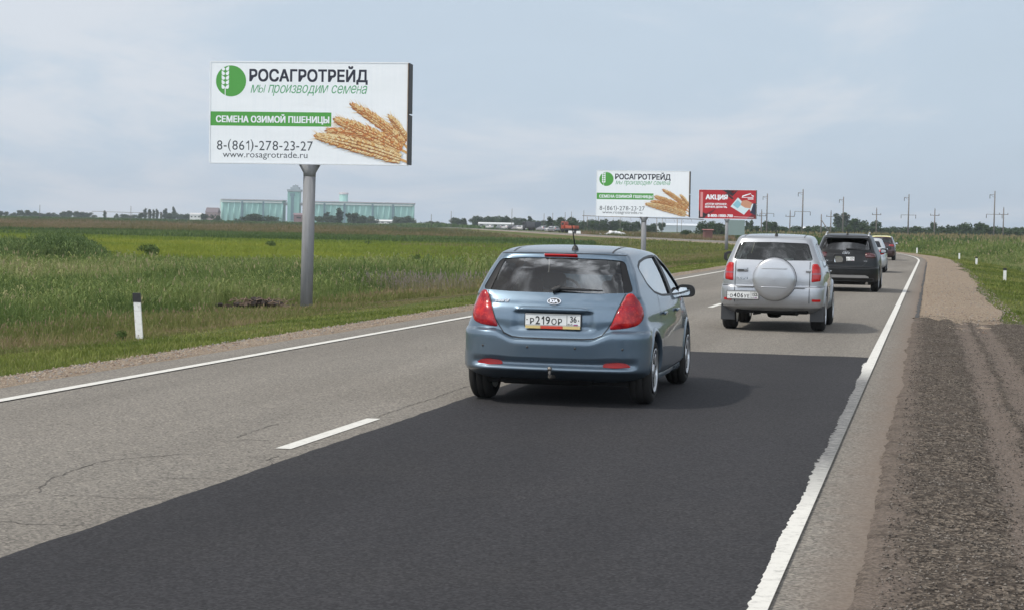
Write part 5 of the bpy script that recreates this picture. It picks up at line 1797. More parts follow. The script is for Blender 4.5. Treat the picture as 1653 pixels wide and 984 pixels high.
def seed_poster(root):
    pnl = bmesh.new()
    add_box(pnl, (3, .03, 1.5), (5.97, .06, 2.97), mi=0)
    panel = bm_obj('poster_panel', pnl, [MB['vinyl']], root)
    T = bmesh.new()
    Y = 0.0012
    def line(body, x0, x1, y0, y1, mi, bold=0.0, shear=0.0, sp=1.0, num=False):
        V, F = number_text(body, 1.0, .095, .15) if num else script_text(body) if shear else text_mesh(body, 1.0, shear=shear, spacing=sp, res=3)
        e = V.max(0) - V.min(0); V = (V - V.min(0)) * np.array([(x1 - x0) / e[0], (y1 - y0) / e[1]])
        k = 0
        for dx in ((-bold, 0, bold) if bold else (0,)):            # heavier strokes: the same line printed again a hair aside
            for dy in ((-bold, bold) if bold else (0,)):
                put_text(T, V, F, (x0 + dx, -Y - k * .0003, y0 + dy), (1, 0, 0), (0, 0, 1), mi); k += 1
    line('РОСАГРОТРЕЙД', 1.20, 4.76, 2.36, 2.88, 0, bold=.013)
    line('мы производим семена', 1.23, 4.76, 2.00, 2.33, 1, shear=.36)
    line('8-(861)-278-23-27', .22, 3.14, .33, .70, 2, num=True)
    line('www.rosagrotrade.ru', .40, 2.98, .10, .345, 2)
    bm_obj('lettering', T, [MB['navy'], MB['script'], MB['ink']], panel)
    Bd = bmesh.new()
    flat_poly(Bd, [(.016, 1.10), (3.69, 1.10), (3.69, 1.52), (.016, 1.52)], 0, Y - .001)
    V, F = text_mesh('СЕМЕНА ОЗИМОЙ ПШЕНИЦЫ', 1.0, fit_w=3.43, fit_h=.285)
    for k, (dx, dz) in enumerate(((-.010, -.006), (-.010, .006), (.010, -.006), (.010, .006), (0, 0))):
        put_text(Bd, V, F, (.19 + dx, -Y - .001 - k * .0003, 1.165 + dz), (1, 0, 0), (0, 0, 1), 1)
    bm_obj('lettering_band', Bd, [MB['green'], MB['vinyl']], panel)
    E = bmesh.new()
    flat_poly(E, ell(.63, 2.43, .46, .46, 0, 56), 0, Y)
    for k in range(5):                                            # the emblem's ear of five pairs of grains
        zz = 2.22 + k * .135
        for sg in (-1, 1): flat_poly(E, drop(.455 + sg * .066, zz + .03, .155, .052, PI / 2 - sg * .52), 1, Y + .002 + .0001 * k)
    flat_poly(E, drop(.455, 2.90, .12, .04, PI / 2), 1, Y + .002)
    flat_poly(E, [(.443, 1.99), (.467, 1.99), (.467, 2.24), (.443, 2.24)], 1, Y + .0015)
    bm_obj('emblem', E, [MB['green'], MB['vinyl']], panel)
    Wt = bmesh.new()
    wheat_print(Wt, Y)
    bm_obj('wheat_picture', Wt, [MB['w1'], MB['w2'], MB['w3'], MB['w4'], MB['w5'], MB['shade']], panel)

def sale_poster(root):
    pnl = bmesh.new(); add_box(pnl, (3, .03, 1.5), (5.97, .06, 2.97)); panel = bm_obj('poster_panel', pnl, MB['red'], root)
    X = lambda x: (x - 130) / 210.0
    Z = lambda z: (725 - z) / 210.0
    P = lambda L: [(min(max(X(x), .02), 5.98), min(max(Z(z), .02), 2.98)) for x, z in L]
    A = bmesh.new()
    for L, mi in (([(640, 100), (990, 100), (870, 235), (760, 170)], 1), ([(790, 100), (960, 100), (880, 180)], 0), ([(700, 180), (760, 170), (900, 280), (860, 300)], 1), ([(130, 540), (330, 640), (250, 720), (130, 720)], 1), ([(250, 640), (520, 500), (450, 580), (330, 660)], 2),
                  ([(1180, 725), (1390, 560), (1390, 725)], 2)):
        flat_poly(A, P(L), mi, .002)
    flat_poly(A, P([(165, 150), (220, 150), (220, 690), (165, 690)]), 3, .0025)
    bm_obj('printed_shapes', A, [MB['red'], MB['black'], MB['dred'], MB['pink']], panel)
    H = bmesh.new()
    flat_poly(H, P([(830, 455), (990, 258), (1245, 500), (1130, 632)]), 0, .003)
    flat_poly(H, P([(880, 420), (985, 310), (1080, 400), (985, 500)]), 1, .0035)
    flat_poly(H, P([(1260, 590), (1330, 380), (1390, 380), (1390, 640)]), 3, .0036)
    flat_poly(H, P([(1240, 500), (1310, 385), (1330, 390), (1280, 560)]), 0, .0037)
    flat_poly(H, P([(1050, 420), (1080, 330), (1180, 310), (1300, 370), (1270, 490), (1150, 480)]), 2, .004)
    bm_obj('printed_hand', H, [MB['note'], MB['note2'], MB['skin'], MB['suit']], panel)
    T = bmesh.new()
    def line(body, x0, x1, z0, z1, bold):
        V, F = text_mesh(body, 1.0, fit_w=X(x1) - X(x0), fit_h=Z(z0) - Z(z1), res=2)
        for k, (dx, dz) in enumerate(((-bold, -bold * .5), (-bold, bold * .5), (bold, -bold * .5), (bold, bold * .5), (0, 0))):
            put_text(T, V, F, (X(x0) + dx, -.005 - k * .0003, Z(z1) + dz), (1, 0, 0), (0, 0, 1))
    line('АКЦИЯ', 285, 760, 205, 325, .035); line('«КУПИ КРОНЕР,', 270, 755, 385, 432, .012); line('ВЕРНЕМ ДЕНЬГИ»', 270, 755, 448, 498, .012); line('8-800-1000-700', 335, 885, 630, 690, .018)
    flat_poly(T, P([(905, 675), (1340, 685), (1340, 692), (905, 684)]), 0, .005)
    bm_obj('lettering', T, MB['vinyl'], panel)
    E = bmesh.new()
    for L in ([(1070, 262), (1090, 215), (1270, 160), (1260, 185), (1120, 232)], [(1080, 250), (1330, 250), (1330, 262), (1080, 262)], [(1270, 160), (1290, 200), (1335, 215), (1335, 245), (1290, 225)], [(1200, 278), (1330, 278), (1330, 298), (1210, 298)]):
        flat_poly(E, P(L), 0, .005)
    bm_obj('emblem', E, MB['vinyl'], panel)

def billboard(name, label, base, top, yaw, Wd, Ht, pole_r, poster, depth=.5, group='billboards on poles along the road'):
    """base = foot of the pole, top = where the pole meets the board's lower edge (middle of the board is offset by du)"""
    root = thing(name, label, 'billboard', base, 0, group)
    b = bmesh.new()
    tp = top - base
    add_tube(b, [(0, 0, -.4), (tp.x * .995, tp.y * .995, tp.z - .30)], pole_r, 24)
    pole = bm_obj('pole', b, M_POLE, root)
    b = bmesh.new()
    add_tube(b, [(tp.x, tp.y, tp.z - .35), (tp.x, tp.y, tp.z - .24), (tp.x, tp.y, tp.z)], [pole_r * 1.0, pole_r * 1.02, pole_r * 1.75], 24)
    bm_obj('pole_head', b, M_POLE, pole)
    return root, tp

def mount_board(root, tp, yaw, Wd, Ht, shift, poster, depth):
    """the board itself: its frame, back and poster, built in its own plane and then set on the pole"""
    before = set(bpy.data.objects)
    poster(root)
    b = bmesh.new()
    t = .05
    add_box(b, (3, depth / 2 + .061, 1.5), (5.9, depth, 2.9), mi=1)
    for c, s in (((3, .10, -.004), (6.0, .22, .03)), ((3, .10, 3.004), (6.0, .22, .03)), ((-.004, .10, 1.5), (.03, .22, 2.97))): add_box(b, c, s, mi=2)
    for z in (.74, 2.26): add_box(b, (6.012, depth / 2 + .02, z), (.05, depth + .08, 1.47), mi=0)
    add_box(b, (5.985, -.004, 1.5), (.02, .05, 2.97), mi=3)
    bm_obj('frame', b, [MB['frame'], MB['back'], MB['vinyl'], principled('frame_wood', (.30, .22, .16), .7)], root)
    M = Matrix.Translation(tp) @ Matrix.Rotation(yaw, 4, 'Z') @ Matrix.Rotation(-.005, 4, 'Y') @ Matrix.Diagonal((Wd / 6, 1, Ht / 3, 1)) @ Matrix.Translation((-3 + shift, -depth / 2, .03))
    for o in set(bpy.data.objects) - before:
        o.data.transform(M)

# near white board
D1 = 59.3
top = at_depth(500, 266.5, D1); base = at_depth(494, 503, D1); base.z = float(ground_z([base.x], [base.y])[0])
root, tp = billboard('billboard', 'near large white seed billboard on a thick grey pole among the roadside weeds', base, top, 0, 6, 3, .185, None)
mount_board(root, tp, math.radians(-6.0), 5.98, 3.0, .0, seed_poster, .5)
# second white board, farther down the road
D2 = 131.0
top = at_depth(1039.5, 350.5, D2); base = at_depth(1038.5, 420, D2); base.z = float(ground_z([base.x], [base.y])[0])
root, tp = billboard('billboard', 'second white seed billboard, farther off behind the roof of the blue hatchback', base, top, 0, 6, 3, .17, None)
mount_board(root, tp, math.radians(-4 - 5), 6.13, 3.0, -.08, seed_poster, .5)
# red board
D3 = 205.0
top = at_depth(1173.5, 354, D3); base = at_depth(1172, 418, D3); base.z = float(ground_z([base.x], [base.y])[0])
root, tp = billboard('billboard', 'smaller red billboard with a hand holding a banknote', base, top, 0, 6, 3, .17, None)
mount_board(root, tp, math.radians(-6 - 5), 5.9, 2.98, .03, sale_poster, .5)

# ------------------------------------------------------------------ marker posts
M_POSTW = principled('post_white', (.74, .74, .72), .55)
def _pw():
    t = NT(M_POSTW); n = t.noise(14, 5, .65); t.color(t.ramp(n, [(.3, (.50, .49, .46)), (.5, (.72, .72, .70)), (.8, (.76, .76, .74))]))
_pw()
def marker_post(px, py_base, h_px, label, lean=0.0, black=True, at_y=None):
    p = on_ground(px, py_base)
    if px > 1400:
        best = None                                              # on the verge, at the post's own column
        for d_ in np.arange(6.6, 8.3, .1):
            for s_ in np.arange(60, 190, 1.0):
                q = road_pt(s_, d_); q.z = float(np.interp(d_, PROF_D, PROF_Z)); v = q - CAM
                cx, cy = 826.5 + FPX * v.dot(CR) / v.dot(CF), 492 - FPX * v.dot(CU) / v.dot(CF)
                e = abs(cx - px) + 2.0 * abs(cy - py_base)
                if best is None or e < best[0]: best = (e, q.copy())
        p = best[1]; p.z = float(ground_z([p.x], [p.y])[0])
    h = h_px * p.y / FPX
    root = thing('marker_post', label, 'marker post', p, -TH0, 'white marker posts beside the road')
    w = max(.12, 0.0)
    b = bmesh.new()
    def tri(z0, z1, s=1.0):
        o = [(-w * .55, -w * .45), (w * .55, -w * .45), (w * .50, -w * .1), (w * .12, w * .5), (-w * .12, w * .5), (-w * .50, -w * .1)]
        A = [b.verts.new((x * s + lean * z0, y * s, z0)) for x, y in o]; B = [b.verts.new((x * s + lean * z1, y * s, z1)) for x, y in o]
        for i in range(6): b.faces.new((A[i], A[(i + 1) % 6], B[(i + 1) % 6], B[i]))
        b.faces.new(A[::-1]); b.faces.new(B)
    cut = h * (.81 if black else 1.0)
    tri(-.2, cut)
    bm_obj('post', b, M_POSTW, root)
    if black:
        b = bmesh.new(); tri(cut, h, 1.12)
        bm_obj('post_cap', b, MC['black'], root)
    return root
marker_post(227, 549, 76, 'white marker post with a black top on the left verge, closest to the camera', lean=-.085)
marker_post(1171, 423, 15, 'small marker post at the foot of the red billboard', lean=-.03)
marker_post(1621, 452, 20, 'largest marker post on the right verge, black topped, in front of the tall weeds')
marker_post(1576, 428, 13, 'second marker post on the right verge, black topped, partly sunk in grass')
marker_post(1549, 414.5, 10.5, 'all white third marker post on the right verge', black=False)
marker_post(1480, 404.5, 10.5, 'farthest small white marker post at the outside of the bend', black=False)

# the large sign seen from behind, beyond the red billboard
def back_sign():
    p = base_at(1189, 330.0)
    root = thing('road_sign', 'large grey-green sign panel on thin posts behind the red billboard', 'road sign', p, -.10)
    b = bmesh.new(); add_box(b, (0, 0, 2.75), (2.7, .06, 2.5)); panel = bm_obj('sign_panel', b, principled('sign_back', (.20, .26, .25), .6), root)
    for x in (-1.05, 0, 1.05):
        b = bmesh.new(); add_tube(b, [(x, .08, -.3), (x, .08, 4.0)], .06, 8); bm_obj('sign_post', b, MC['steel'], root)
back_sign()
# debris by the near pole
def debris():
    p = on_ground(421, 494)
    root = thing('debris_pile', 'low heap of brown earth and broken stalks left of the near billboard pole', 'debris pile', p)
    rnd = random.Random(3); b = bmesh.new()
    for k in range(70):
        x, y = rnd.gauss(0, .46), rnd.gauss(0, .3)
        z = .26 * math.exp(-(x * x + y * y) / .25)
        R = Matrix.Rotation(rnd.uniform(-.6, .6), 4, 'X') @ Matrix.Rotation(rnd.uniform(0, 6), 4, 'Z')
        add_box(b, (x, y, z * rnd.random()), (rnd.uniform(.10, .28), rnd.uniform(.08, .2), rnd.uniform(.05, .14)), R, mi=rnd.randrange(2))
    bm_obj('clods', b, [principled('clod_brown', (.075, .05, .035), .95), principled('clod_dark', (.035, .026, .022), .95)], root)
    b = bmesh.new()
    for k in range(26):
        x, y, a = rnd.gauss(0, .4), rnd.gauss(0, .3), rnd.uniform(0, 6)
        add_tube(b, [(x, y, .1), (x + .2 * math.cos(a), y + .2 * math.sin(a), .18 + rnd.random() * .1), (x + .42 * math.cos(a), y + .42 * math.sin(a), .1 + rnd.random() * .12)], .012, 5)
    bm_obj('stalks', b, principled('dry_stalk', (.20, .14, .10), .9), root)
debris()
# ================================================================== FAR BACKGROUND
# ---- grain elevator
def elevator():
    Y0 = 2100.0
    p0 = at_depth(512, 357, Y0)
    k = Y0 / FPX                                    # metres per picture pixel there
    root = thing('grain_elevator', 'huge pale green grain elevator with two towers on the horizon', 'grain elevator', (p0.x, Y0, -1.0), math.radians(0))
    wall = principled('elevator_green', (.34, .56, .52), .8); t = NT(wall)
    n = t.noise(.12, 4, .6); st = t.noise(.5, 4, .6, t.mapping(scale=(1, 1, .06)))
    t.color(t.ramp(st, [(.3, (.23, .42, .385)), (.7, (.30, .50, .46))]))
    pale = principled('elevator_pale_end', (.62, .68, .66), .8); dk = principled('elevator_joint', (.13, .21, .24), .8); roofm = principled('elevator_roof_gallery', (.42, .40, .42), .8)
    gz = 5.0                                        # the plinth hides behind the field's rise
    X = lambda px: (px - 512) * k
    def H(px_h): return px_h * k + 1.0
    def block(name, x0, x1, top, joints, depth=34, end=False):
        b = bmesh.new()
        add_box(b, ((X(x0) + X(x1)) / 2, depth / 2, H(top) / 2), (X(x1) - X(x0), depth, H(top)))
        n = int((X(x1) - X(x0)) / 6)                # rows of silo barrels show as shallow ribs
        for i in range(n + 1):
            xx = X(x0) + (X(x1) - X(x0)) * i / n
            add_tube(b, [(xx, .6, 0), (xx, .6, H(top) - 2.5)], 1.4, 8)
        w = bm_obj(name, b, wall, root)
        j = bmesh.new()
        for q in joints: add_box(j, (X(q), -1.0, H(top) / 2 - .5), (1.9, 1.6, H(top) - 1))
        if joints: bm_pieces('joint_strip', j, dk, w)
        r = bmesh.new()
        add_box(r, ((X(x0) + X(x1)) / 2, depth / 2 - 1, H(top) + .55), (X(x1) - X(x0) + 2, depth + 2, 1.1))
        bm_obj('roof_gallery', r, roofm, w)
        c = bmesh.new(); add_box(c, ((X(x0) + X(x1)) / 2, -.8, H(top) - 1.6), (X(x1) - X(x0) + .4, 1.3, 1.6)); bm_obj('cornice', c, pale, w)
        if end:
            e = bmesh.new(); add_box(e, (X(x0) - 1.5, depth / 2, H(top) / 2 + .3), (3.0, depth - 2, H(top) + .8)); bm_obj('end_wall', e, pale, w)
    block('silo_block', 359, 455, 33.5, [391, 425], end=True)
    block('silo_block', 505, 666, 33.0, [523.5, 556, 601, 634])
    b = bmesh.new(); add_box(b, ((X(455) + X(505)) / 2, 14, H(33) - 2.5), (X(505) - X(455), 5, 3)); bm_obj('conveyor_bridge', b, roofm, root)
    # head-house tower with a stepped crown
    b = bmesh.new()
    add_box(b, (X(472.5), 12, H(49) / 2), (X(482) - X(463), 18, H(49)))
    tw = bm_obj('tower', b, wall, root)
    b = bmesh.new()
    add_box(b, (X(473), 12, H(51)), (X(484) - X(462), 20, 2.4)); add_box(b, (X(474), 12, H(53.5)), (X(481) - X(467), 12, 4))
    add_box(b, (X(474), 12, H(57)), (X(478) - X(470), 8, 3.4)); add_tube(b, [(X(474), 12, H(57)), (X(474), 12, H(61.5))], .5, 6)
    bm_obj('tower_crown', b, principled('crown_grey', (.30, .34, .36), .8), tw)
    b = bmesh.new(); add_box(b, (X(471), 2.6, H(44)), (X(475) - X(468), .6, 3)); add_box(b, (X(471), 2.6, H(22)), (3.0, .6, H(38))); bm_obj('tower_stair_strip', b, dk, tw)
    b = bmesh.new(); add_lathe(b, [((X(559) - X(545)) / 2, 0), ((X(559) - X(545)) / 2, H(47)), ((X(559) - X(545)) / 2 - .8, H(47.6)), (.1, H(48))], 'Z', 24, (X(552), 16, 0)); bm_obj('round_tower', b, wall, root)
    b = bmesh.new(); add_lathe(b, [((X(559) - X(545)) / 2 + .4, 0), ((X(559) - X(545)) / 2 + .6, 1.8), (.2, 2.4)], 'Z', 24, (X(552), 16, H(46.5))); bm_obj('tower_cap', b, roofm, root)
elevator()

# ---- houses, sheds, bunkers on the plain
def house(name, label, px, Y, w_px, h_px, roof_px, wallc, roofc, depth=9.0, windows=3, cat='house', sink=6.0, base_px=None):
    k = Y / FPX
    p = base_at(px, Y)
    yh = 357 + ROLL * (px - 510)
    z0 = p.z
    # h_px counts from the horizon upwards
    ztop = CAMH + h_px * k; zr = ztop + roof_px * k; w = w_px * k
    root = thing(name, label, cat, (p.x, p.y, z0), math.radians(random.uniform(-8, 8)))
    b = bmesh.new(); add_box(b, (0, depth / 2, (ztop - z0) / 2), (w, depth, ztop - z0)); wl_ = bm_obj('wall', b, principled(name + '_wall', wallc, .85), root)
    b = bmesh.new()
    o = .3
    A = [b.verts.new(v) for v in ((-w / 2 - o, -o, ztop - z0), (w / 2 + o, -o, ztop - z0), (w / 2 + o, depth + o, ztop - z0), (-w / 2 - o, depth + o, ztop - z0), (-w / 2 - o, depth / 2, zr - z0), (w / 2 + o, depth / 2, zr - z0))]
    for q in ((0, 1, 5, 4), (2, 3, 4, 5), (0, 4, 3), (1, 2, 5), (3, 2, 1, 0)): b.faces.new([A[i] for i in q])
    bm_obj('roof', b, principled(name + '_roof', roofc, .8), root)
    for i in range(windows):
        b = bmesh.new(); add_box(b, (-w / 2 + w * (i + .5) / windows, -.03, (ztop - z0) * .72), (w / windows * .45, .1, max(.6, (ztop - z0) * .16))); bm_obj('window', b, MC['black'], root)
house('farm_building', 'small white building left of the grain elevator', 315, 1500, 18, 6, 3, (.66, .66, .64), (.48, .48, .48), cat='building')
house('farm_building', 'pinkish brown tall building touching the left end of the grain elevator', 341, 1700, 20, 10, 8, (.27, .20, .19), (.15, .12, .13), cat='building')
house('barn', 'long low white roofed barn before the right end of the grain elevator', 612, 1500, 42, 2.2, 2.0, (.62, .62, .60), (.68, .68, .68), windows=4, cat='barn')
house('barn', 'dark reddish shed at the foot of the elevator tower', 482, 1400, 16, 9, 3, (.24, .15, .15), (.20, .14, .15), windows=1, cat='barn')
house('barn', 'long pale grey shed behind the far traffic queue', 800, 1100, 56, 1.2, 2.5, (.46, .46, .44), (.52, .53, .54), windows=5, cat='barn')
house('greenhouse', 'long white glazed shed on the skyline between the two smaller billboards', 1098, 1300, 66, 5.0, 3.2, (.48, .53, .56), (.54, .58, .62), windows=0, cat='greenhouse')
house('greenhouse', 'low white roofed shed on the skyline above the silver off-road car', 1300, 1000, 46, 4.0, 3.0, (.60, .64, .66), (.72, .74, .76), windows=0, cat='greenhouse')
house('farm_building', 'white cottage with a bright wall left of the far trees', 696, 1500, 8, 1.2, 1.2, (.75, .75, .74), (.35, .33, .32), windows=1, cat='house')
house('shelter', 'small dark red roofed shelter at the foot of the large bush', 1144, 380, 13, -1.5, 1.5, (.16, .07, .06), (.24, .09, .08), depth=3, windows=0, cat='shelter')

# ---- the overhead frame of pipes that crosses behind the second billboard
def pipe_frame():
    Y = 640.0; k = Y / FPX
    p = base_at(1040, Y)
    root = thing('irrigation_pipe', 'long thin irrigation pipe on slender legs, crossing behind the second billboard', 'irrigation pipe', p, -math.radians(1))
    z = CAMH + 16.0 * k - p.z
    b = bmesh.new()
    x0, x1 = (940 - 1040) * k, (1136 - 1040) * k
    add_tube(b, [(x0, 0, z + .3), (x1, 0, z - .1)], .11, 8)
    for i in range(29):
        x = x0 + (x1 - x0) * i / 28
        if i % 2: add_tube(b, [(x, 0, z), (x + .4, 0, z - 1.1)], .035, 5)
    bm_obj('pipe', b, MC['steel'], root)
    for px in (948, 1001, 1060, 1069, 1093, 1100, 1133):
        b = bmesh.new(); x = (px - 1040) * k
        add_tube(b, [(x, 0, -.2), (x, 0, z)], .12 if px in (1060, 1093) else .07, 6); bm_obj('leg', b, MC['steel'], root)
    # the same kind of machine far off on the left
    Y = 1500.0; k = Y / FPX
    p = base_at(205, Y)
    root = thing('irrigation_pipe', 'faint thin irrigation pipe on legs before the trees on the far left', 'irrigation pipe', p, 0)
    z = CAMH + 7.0 * k - p.z
    b = bmesh.new(); add_tube(b, [((148 - 205) * k, 0, z + .4), ((262 - 205) * k, 0, z)], .16, 8); bm_obj('pipe', b, MC['steel'], root)
    for px in (150, 172, 208, 213, 240, 260):
        b = bmesh.new(); x = (px - 205) * k; add_tube(b, [(x, 0, -.2), (x, 0, z)], .14, 6); bm_obj('leg', b, MC['steel'], root)
pipe_frame()

# ---- trees
def leaf_mat(name, dark, mid, light):
    m = principled(name, mid, .7, spec=.2); t = NT(m)
    a = t.attr('tone')
    t.color(t.ramp(a, [(.0, dark), (.5, mid), (1.0, light)]))
    # leaves let a little light through
    n, l = m.node_tree.nodes, m.node_tree.links
    tr = n.new('ShaderNodeBsdfTranslucent'); mx = n.new('ShaderNodeMixShader'); mx.inputs[0].default_value = .22
    l.new(t.b.inputs['Base Color'].links[0].from_socket, tr.inputs[0])
    out = n['Material Output']
    l.new(t.b.outputs[0], mx.inputs[1]); l.new(tr.outputs[0], mx.inputs[2]); l.new(mx.outputs[0], out.inputs[0])
    return m
M_LEAF = leaf_mat('tree_leaves', (.020, .038, .014), (.038, .066, .022), (.062, .095, .034))
M_LEAF_Y = leaf_mat('bush_leaves', (.050, .085, .020), (.085, .130, .034), (.130, .175, .050))
M_BARK = principled('bark', (.10, .075, .055), .9)

def leaf_cloud(lobes, n, size, seed):
    """leaf-sized faces spread through and over a set of lobes (centre, radii)"""
    r = np.random.default_rng(seed)
    vol = np.array([l[1][0] * l[1][1] * l[1][2] for l in lobes]) ** .7
    pick = r.choice(len(lobes), n, p=vol / vol.sum())
    C = np.array([l[0] for l in lobes])[pick]; R = np.array([l[1] for l in lobes])[pick]
    d = r.normal(size=(n, 3)); d /= np.linalg.norm(d, axis=1)[:, None]
    rad = r.random(n) ** .38 * (1 + .22 * (r.random(n) - .35))
    P = C + R * d * rad[:, None]
    nrm = d + .8 * r.normal(size=(n, 3)); nrm /= np.linalg.norm(nrm, axis=1)[:, None]
    a = np.cross(nrm, r.normal(size=(n, 3))); a /= np.linalg.norm(a, axis=1)[:, None]; b = np.cross(nrm, a)
    s = size * (.6 + .8 * r.random(n))[:, None]
    V = np.stack([P - a * s, P - b * s * .6, P + a * s, P + b * s * .6], 1).reshape(-1, 3)
    Q = np.arange(n * 4).reshape(-1, 4)
    lt = r.random(len(lobes))[pick]
    tone = np.clip(.5 + .35 * (lt - .5) + .45 * (r.random(n) - .5), 0, 1)
    me = mesh_np(V, Q)
    at = me.attributes.new('tone', 'FLOAT', 'POINT'); at.data.foreach_set('value', np.repeat(tone, 4).astype(np.float32))
    return me

def tree_proto(kind, seed):
    """crown mesh and trunk mesh of a tree one metre tall"""
    r = random.Random(seed)
    lobes = []
    if kind == 'round':
        lobes = [((r.uniform(-.22, .22), r.uniform(-.22, .22), r.uniform(.38, .80)), (r.uniform(.16, .27),) * 2 + (r.uniform(.13, .22),)) for _ in range(9)]
        n, sz = 1100, .052
    elif kind == 'broad':
        lobes = [((r.uniform(-.48, .48), r.uniform(-.35, .35), r.uniform(.30, .78) - abs(_ - 5) * .02), (r.uniform(.18, .32), r.uniform(.18, .3), r.uniform(.14, .24))) for _ in range(12)]
        n, sz = 1500, .055
    elif kind == 'poplar':
        lobes = [((r.uniform(-.03, .03), r.uniform(-.03, .03), .12 + .82 * i / 9), (.055 + .05 * math.sin(PI * (i + .6) / 10.5),) * 2 + (.10,)) for i in range(10)]
        n, sz = 700, .038
    else:                                                        # low bush
        lobes = [((r.uniform(-.5, .5), r.uniform(-.4, .4), r.uniform(.2, .72)), (r.uniform(.2, .36), r.uniform(.2, .36), r.uniform(.18, .30))) for _ in range(10)]
        n, sz = 1000, .058
    crown = leaf_cloud(lobes, n, sz, seed)
    b = bmesh.new()
    add_tube(b, [(0, 0, -.05), (.01, 0, .25), (.0, .01, .55), (.01, 0, .8)], [.028, .022, .014, .006], 6)
    for l in lobes[:5]: add_tube(b, [(0, 0, .2), (l[0][0] * .6, l[0][1] * .6, .2 + (l[0][2] - .2) * .7), l[0]], [.012, .008, .004], 5)
    tm = bpy.data.meshes.new('trunk'); b.to_mesh(tm); b.free(); tm.materials.append(M_BARK)
    return crown, tm
PROTO = {}
for kd, ns in (('round', 5), ('broad', 4), ('poplar', 3), ('bush', 4)):
    for i in range(ns): PROTO[kd, i] = tree_proto(kd, 40 + 17 * i + len(kd))
def plant(name, label, cat, kind, px, Y, h_px, top_px=None, group=None, wide=1.0, sink=0.0, leaf=None, p=None):
    """tree whose top stands h_px picture pixels above its foot"""
    p = p or base_at(px, Y)
    root = thing(name, label, cat, (p.x, p.y, p.z - sink), random.uniform(0, 6.28), group)
    H = h_px * p.y / FPX
    root.scale = (H * wide, H * wide, H)
    keys = [k for k in PROTO if k[0] == kind]
    cm, tm = PROTO[random.choice(keys)]
    lm = leaf or M_LEAF
    if len(cm.materials) == 0: cm.materials.append(lm)
    c = bpy.data.objects.new('crown', cm); COL.objects.link(c); c.parent = root
    c.material_slots[0].link = 'OBJECT'; c.material_slots[0].material = lm
    t = bpy.data.objects.new('trunk', tm); COL.objects.link(t); t.parent = root
    return root

def yh_px(px): return 357 + ROLL * (px - 510)
def tree_line(items, Y, label, group, name='tree', jitter=.12):
    """items: (column, top row, kind, widening); the foot is on the plain at depth Y"""
    for px, top, kind, wide in items:
        Yi = Y * (1 + random.uniform(-jitter, jitter))
        p = base_at(px, Yi)
        foot = yh_px(px) + (CAMH - p.z) * FPX / Yi
        plant(name, label, 'tree', kind, px, Yi, max(foot - top, 3), group=group, wide=wide, p=p)

R_ = random.Random(21)
left = [(2, 340, 'round', 1.1), (9, 341, 'round', 1.2), (18, 344, 'bush', 1.6), (24, 342.5, 'round', 1.3), (31, 339, 'round', 1.2), (36, 341, 'round', 1), (43, 339, 'round', 1.4), (49, 342, 'bush', 1.6), (58, 340, 'round', .9), (66, 343, 'bush', 2), (74, 342, 'broad', 1.2), (83, 342, 'broad', 1.3),
        (92, 345, 'bush', 1.5), (98, 343, 'round', 1), (106, 339, 'broad', 1.1), (113, 340, 'round', 1.3), (121, 340, 'round', 1.2), (128, 341, 'broad', 1.1), (136, 341, 'round', 1.1), (145, 341.5, 'broad', 1.2), (169, 340.5, 'poplar', 1.6), (187, 344, 'round', .9), (197, 345, 'bush', 1.4), (205, 345.5, 'bush', 1.4), (219, 345, 'bush', 1.6)]
tree_line(left, 1750, 'dark hazy tree in the distant row on the far left skyline', 'trees of the far left skyline')
pop = [(228, 342.5, 'round', 1.1), (234.5, 337, 'poplar', 1.6), (241, 338.5, 'poplar', 1.8), (247.5, 339, 'poplar', 1.5), (253.5, 338, 'poplar', 1.5), (260, 343, 'poplar', 1.7), (266, 337.5, 'poplar', 2.0), (271, 342.5, 'round', 1.0), (280.5, 334.5, 'poplar', 1.3), (276, 343, 'broad', 1.0), (288, 341, 'broad', 1.3), (297, 344, 'broad', 1.3), (304, 345, 'round', 1.3), (323, 345, 'bush', 1.4), (330, 344, 'round', 1.1)]
tree_line(pop, 1700, 'dark tall tree of the poplar clump left of the grain elevator', 'trees of the poplar clump')
tree_line([(350, 346, 'broad', 1.2), (404, 345, 'bush', 1.4), (416, 344, 'bush', 1.5), (392, 349, 'bush', 2.0), (432, 348, 'bush', 1.4), (440, 347, 'bush', 1.4), (500, 349, 'bush', 1.5), (513, 348, 'bush', 1.7), (528, 343, 'poplar', 2.5), (534, 346, 'bush', 1.4), (548, 337, 'poplar', 2.2), (568, 342, 'round', 1.2), (577, 345, 'broad', 1.1), (592, 347, 'broad', 1.1), (598, 349, 'bush', 1.6), (640, 347.5, 'bush', 1.4), (650, 346, 'broad', 1.3), (659, 348, 'bush', 1.4)],
          1350, 'dark tree standing in front of the pale green grain elevator', 'trees in front of the grain elevator')
mid = [(690, 357, 'bush', 2.0), (702, 355.5, 'broad', 1.4), (712, 356, 'broad', 1.2), (734, 350, 'round', 1.2), (741, 350, 'broad', 1.0), (750, 353, 'poplar', 2), (766, 347, 'round', 1.0), (773, 349, 'broad', 1.1), (783, 347, 'broad', 1.2), (793, 346.5, 'broad', 1.2), (803, 347.5, 'broad', 1.2), (811, 349, 'round', 1.1), (818, 349, 'poplar', 1.8), (826, 349, 'broad', 1.1), (837, 349.5, 'broad', 1.2), (846, 352, 'round', 1.1), (855, 350, 'poplar', 2.0), (863, 352, 'broad', 1.1), (873, 353, 'broad', 1.2)]
tree_line(mid, 1300, 'dark hazy tree in the row beyond the far traffic queue', 'trees beyond the far traffic queue')
